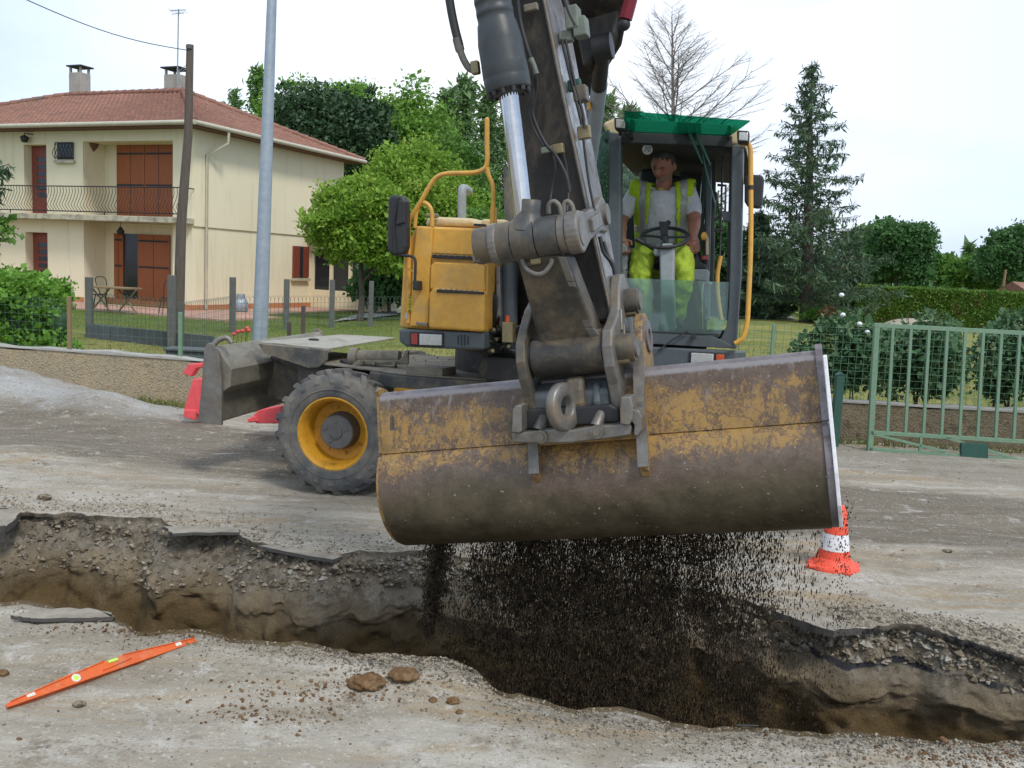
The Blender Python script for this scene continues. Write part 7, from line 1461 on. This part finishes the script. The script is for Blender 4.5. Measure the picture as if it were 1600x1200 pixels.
barr([([(392, 652), (405, 640), (440, 634), (440, 662), (400, 662)], 0, .22, 'red'), ([(385, 655), (398, 650), (404, 659), (388, 661)], -.02, .12, 'red')], 9.6, 'red plastic barrier foot on the road under the dozer blade')
tag(MB().tube([GR(1150, 1133, .01), GR(1185, 1134, .012)], .004, 6).build('twig', MT['black']), 'short thin dark rod lying in gravel on the near trench edge', 'rod')

# ================================================================ FALLING SOIL
rs = np.random.RandomState(77); n = 330000
def uat(px): return uv(px, 845, lipc[0])[0]
xk = [660, 690, 712, 745, 790, 850, 1100, 1180, 1250, 1310, 1335]; wk = [0, .05, .10, .26, .55, 1, 1, .45, .14, .03, 0]
xx = np.linspace(650, 1335, 700); cdf = np.cumsum(np.interp(xx, xk, wk)); cdf /= cdf[-1]; px = np.interp(rs.rand(n), cdf, xx)
ul = np.array([uat(a) for a in (650, 1335)]); u_ = ul[0]+(px-650)/685*(ul[1]-ul[0])
wn_l = lipc[0]-.10+rs.rand(n)**1.3*.10+rs.randn(n)*.02
o_, p_, q_, nn_ = (np.array(v_) for v_ in (AO, AP, AQ, AN))
P0 = o_+u_[:, None]*p_+(lipc[1]+.02)*q_+wn_l[:, None]*nn_
z0 = P0[:, 2]; fall = rs.rand(n)**1.05*(1.15+z0); P0[:, 2] = z0-fall
# sheets / clumps: thin out by noise
keep = (fbm(np.stack([u_*11, fall*3.0, wn_l*3], 1), 1.0, 4, 3, .6)*.75+1.0) > rs.rand(n)
stream = px < -1; P0[stream, 0] -= fall[stream]*.055*np.sign(1); P0[stream, 0] += (690-px[stream])/700*fall[stream]*.35; keep |= stream & (fall < .55) & (rs.rand(n) < .8); keep &= ~(stream & (fall > .75) & (rs.rand(n) < .75))
P0[:, 0] += rs.randn(n)*.012*fall; P0[:, 1] += rs.randn(n)*.05*fall-.12*fall
P0 = P0[keep]; m_ = len(P0); sz = .0011+.0030*rs.rand(m_)**4
v, f = rockmesh(P0*0, np.ones(m_), 8, 1.0); v = v.reshape(m_, 6, 3)*sz[:, None, None]; v[:, :, 2] *= (2.4+2.4*rs.rand(m_))[:, None]; v = (v+P0[:, None, :]).reshape(-1, 3)
npmesh('falling_soil', v, f, MT['soil'], loc=(0, 0, 0), kind='stuff', label='curtain of dark loose soil pouring from the bucket into the trench', category='soil')
n = 9000; t = rs.rand(n)**1.1; a = A(uat(688), lipc[1]+.02, lipc[0]-.06); rr_ = (.038*(1-t)+.012); Pt = np.array([tuple(a)]*n); Pt[:, 2] -= t*.62; Pt[:, 0] += rs.randn(n)*rr_-.055*t; Pt[:, 1] += rs.randn(n)*.05
sz = .0016+.0026*rs.rand(n)**2.5; v, f = rockmesh(Pt*0, np.ones(n), 19, 1.0); v = v.reshape(n, 6, 3)*sz[:, None, None]; v[:, :, 2] *= 2.6; v = (v+Pt[:, None, :]).reshape(-1, 3); npmesh('falling_soil', v, f, MT['soil'], loc=(0, 0, 0), kind='stuff', label='narrow dark stream of soil falling at the left end of the bucket', category='soil')
# thin trail off the right side of the bucket
n = 700; t = rs.rand(n); a = A(uB1+.07, lipc[1]+.12, -.15); Pt = np.array([tuple(a)]*n); Pt[:, 2] -= t*1.0; Pt[:, 0] += rs.randn(n)*.018*(1+t)+.05*t; Pt[:, 1] += rs.randn(n)*.04
sz = .0014+.002*rs.rand(n)**2; v, f = rockmesh(Pt*0, np.ones(n), 9, 1.0); v = v.reshape(n, 6, 3)*sz[:, None, None]; v[:, :, 2] *= 2.2; v = (v+Pt[:, None, :]).reshape(-1, 3); npmesh('falling_soil', v, f, MT['soil'], loc=(0, 0, 0), kind='stuff', label='thin trail of soil grains falling off the right end of the bucket', category='soil')
# soil held in the bucket and heaped in the trench
gxs = np.linspace(uB0+.05, uB1-.02, 70); rows = []
for t in np.linspace(0, 1, 16):
    w_ = -.10-.42*t; vv = lipc[1]+.03+.16*math.sin(math.pi*min(1, t*1.1))+.03*fbm(P3(gxs*4, 0*gxs+t*3), 1, 4, 3); rows.append(np.array([tuple(A(float(u), float(q), w_)) for u, q in zip(gxs, vv)]))
v, f = sheet(rows); npmesh('soil_load', v, f, MT['soil'], smooth=True, loc=(0, 0, 0), kind='stuff', label='dark soil still lying inside the tipped bucket', category='soil')
xs2 = np.linspace(-.7, 2.1, 140); rows = []
for t in np.linspace(0, 1, 40):
    y = ip(NEAR, xs2)+.02+t*(ip(FAR, xs2)-ip(NEAR, xs2)-.25); z = -1.22+.55*np.exp(-((xs2-.75)/.65)**2)*math.sin(math.pi*min(1, max(.02, t)))**.7+.05*fbm(P3(xs2, y), 5, 4, 6); rows.append(np.stack([xs2, y, z], 1))
v, f = sheet(rows); npmesh('soil_heap', v, f, MT['soil'], smooth=True, loc=(0, 0, 0), kind='stuff', label='heap of dark soil growing on the trench floor under the bucket', category='soil')
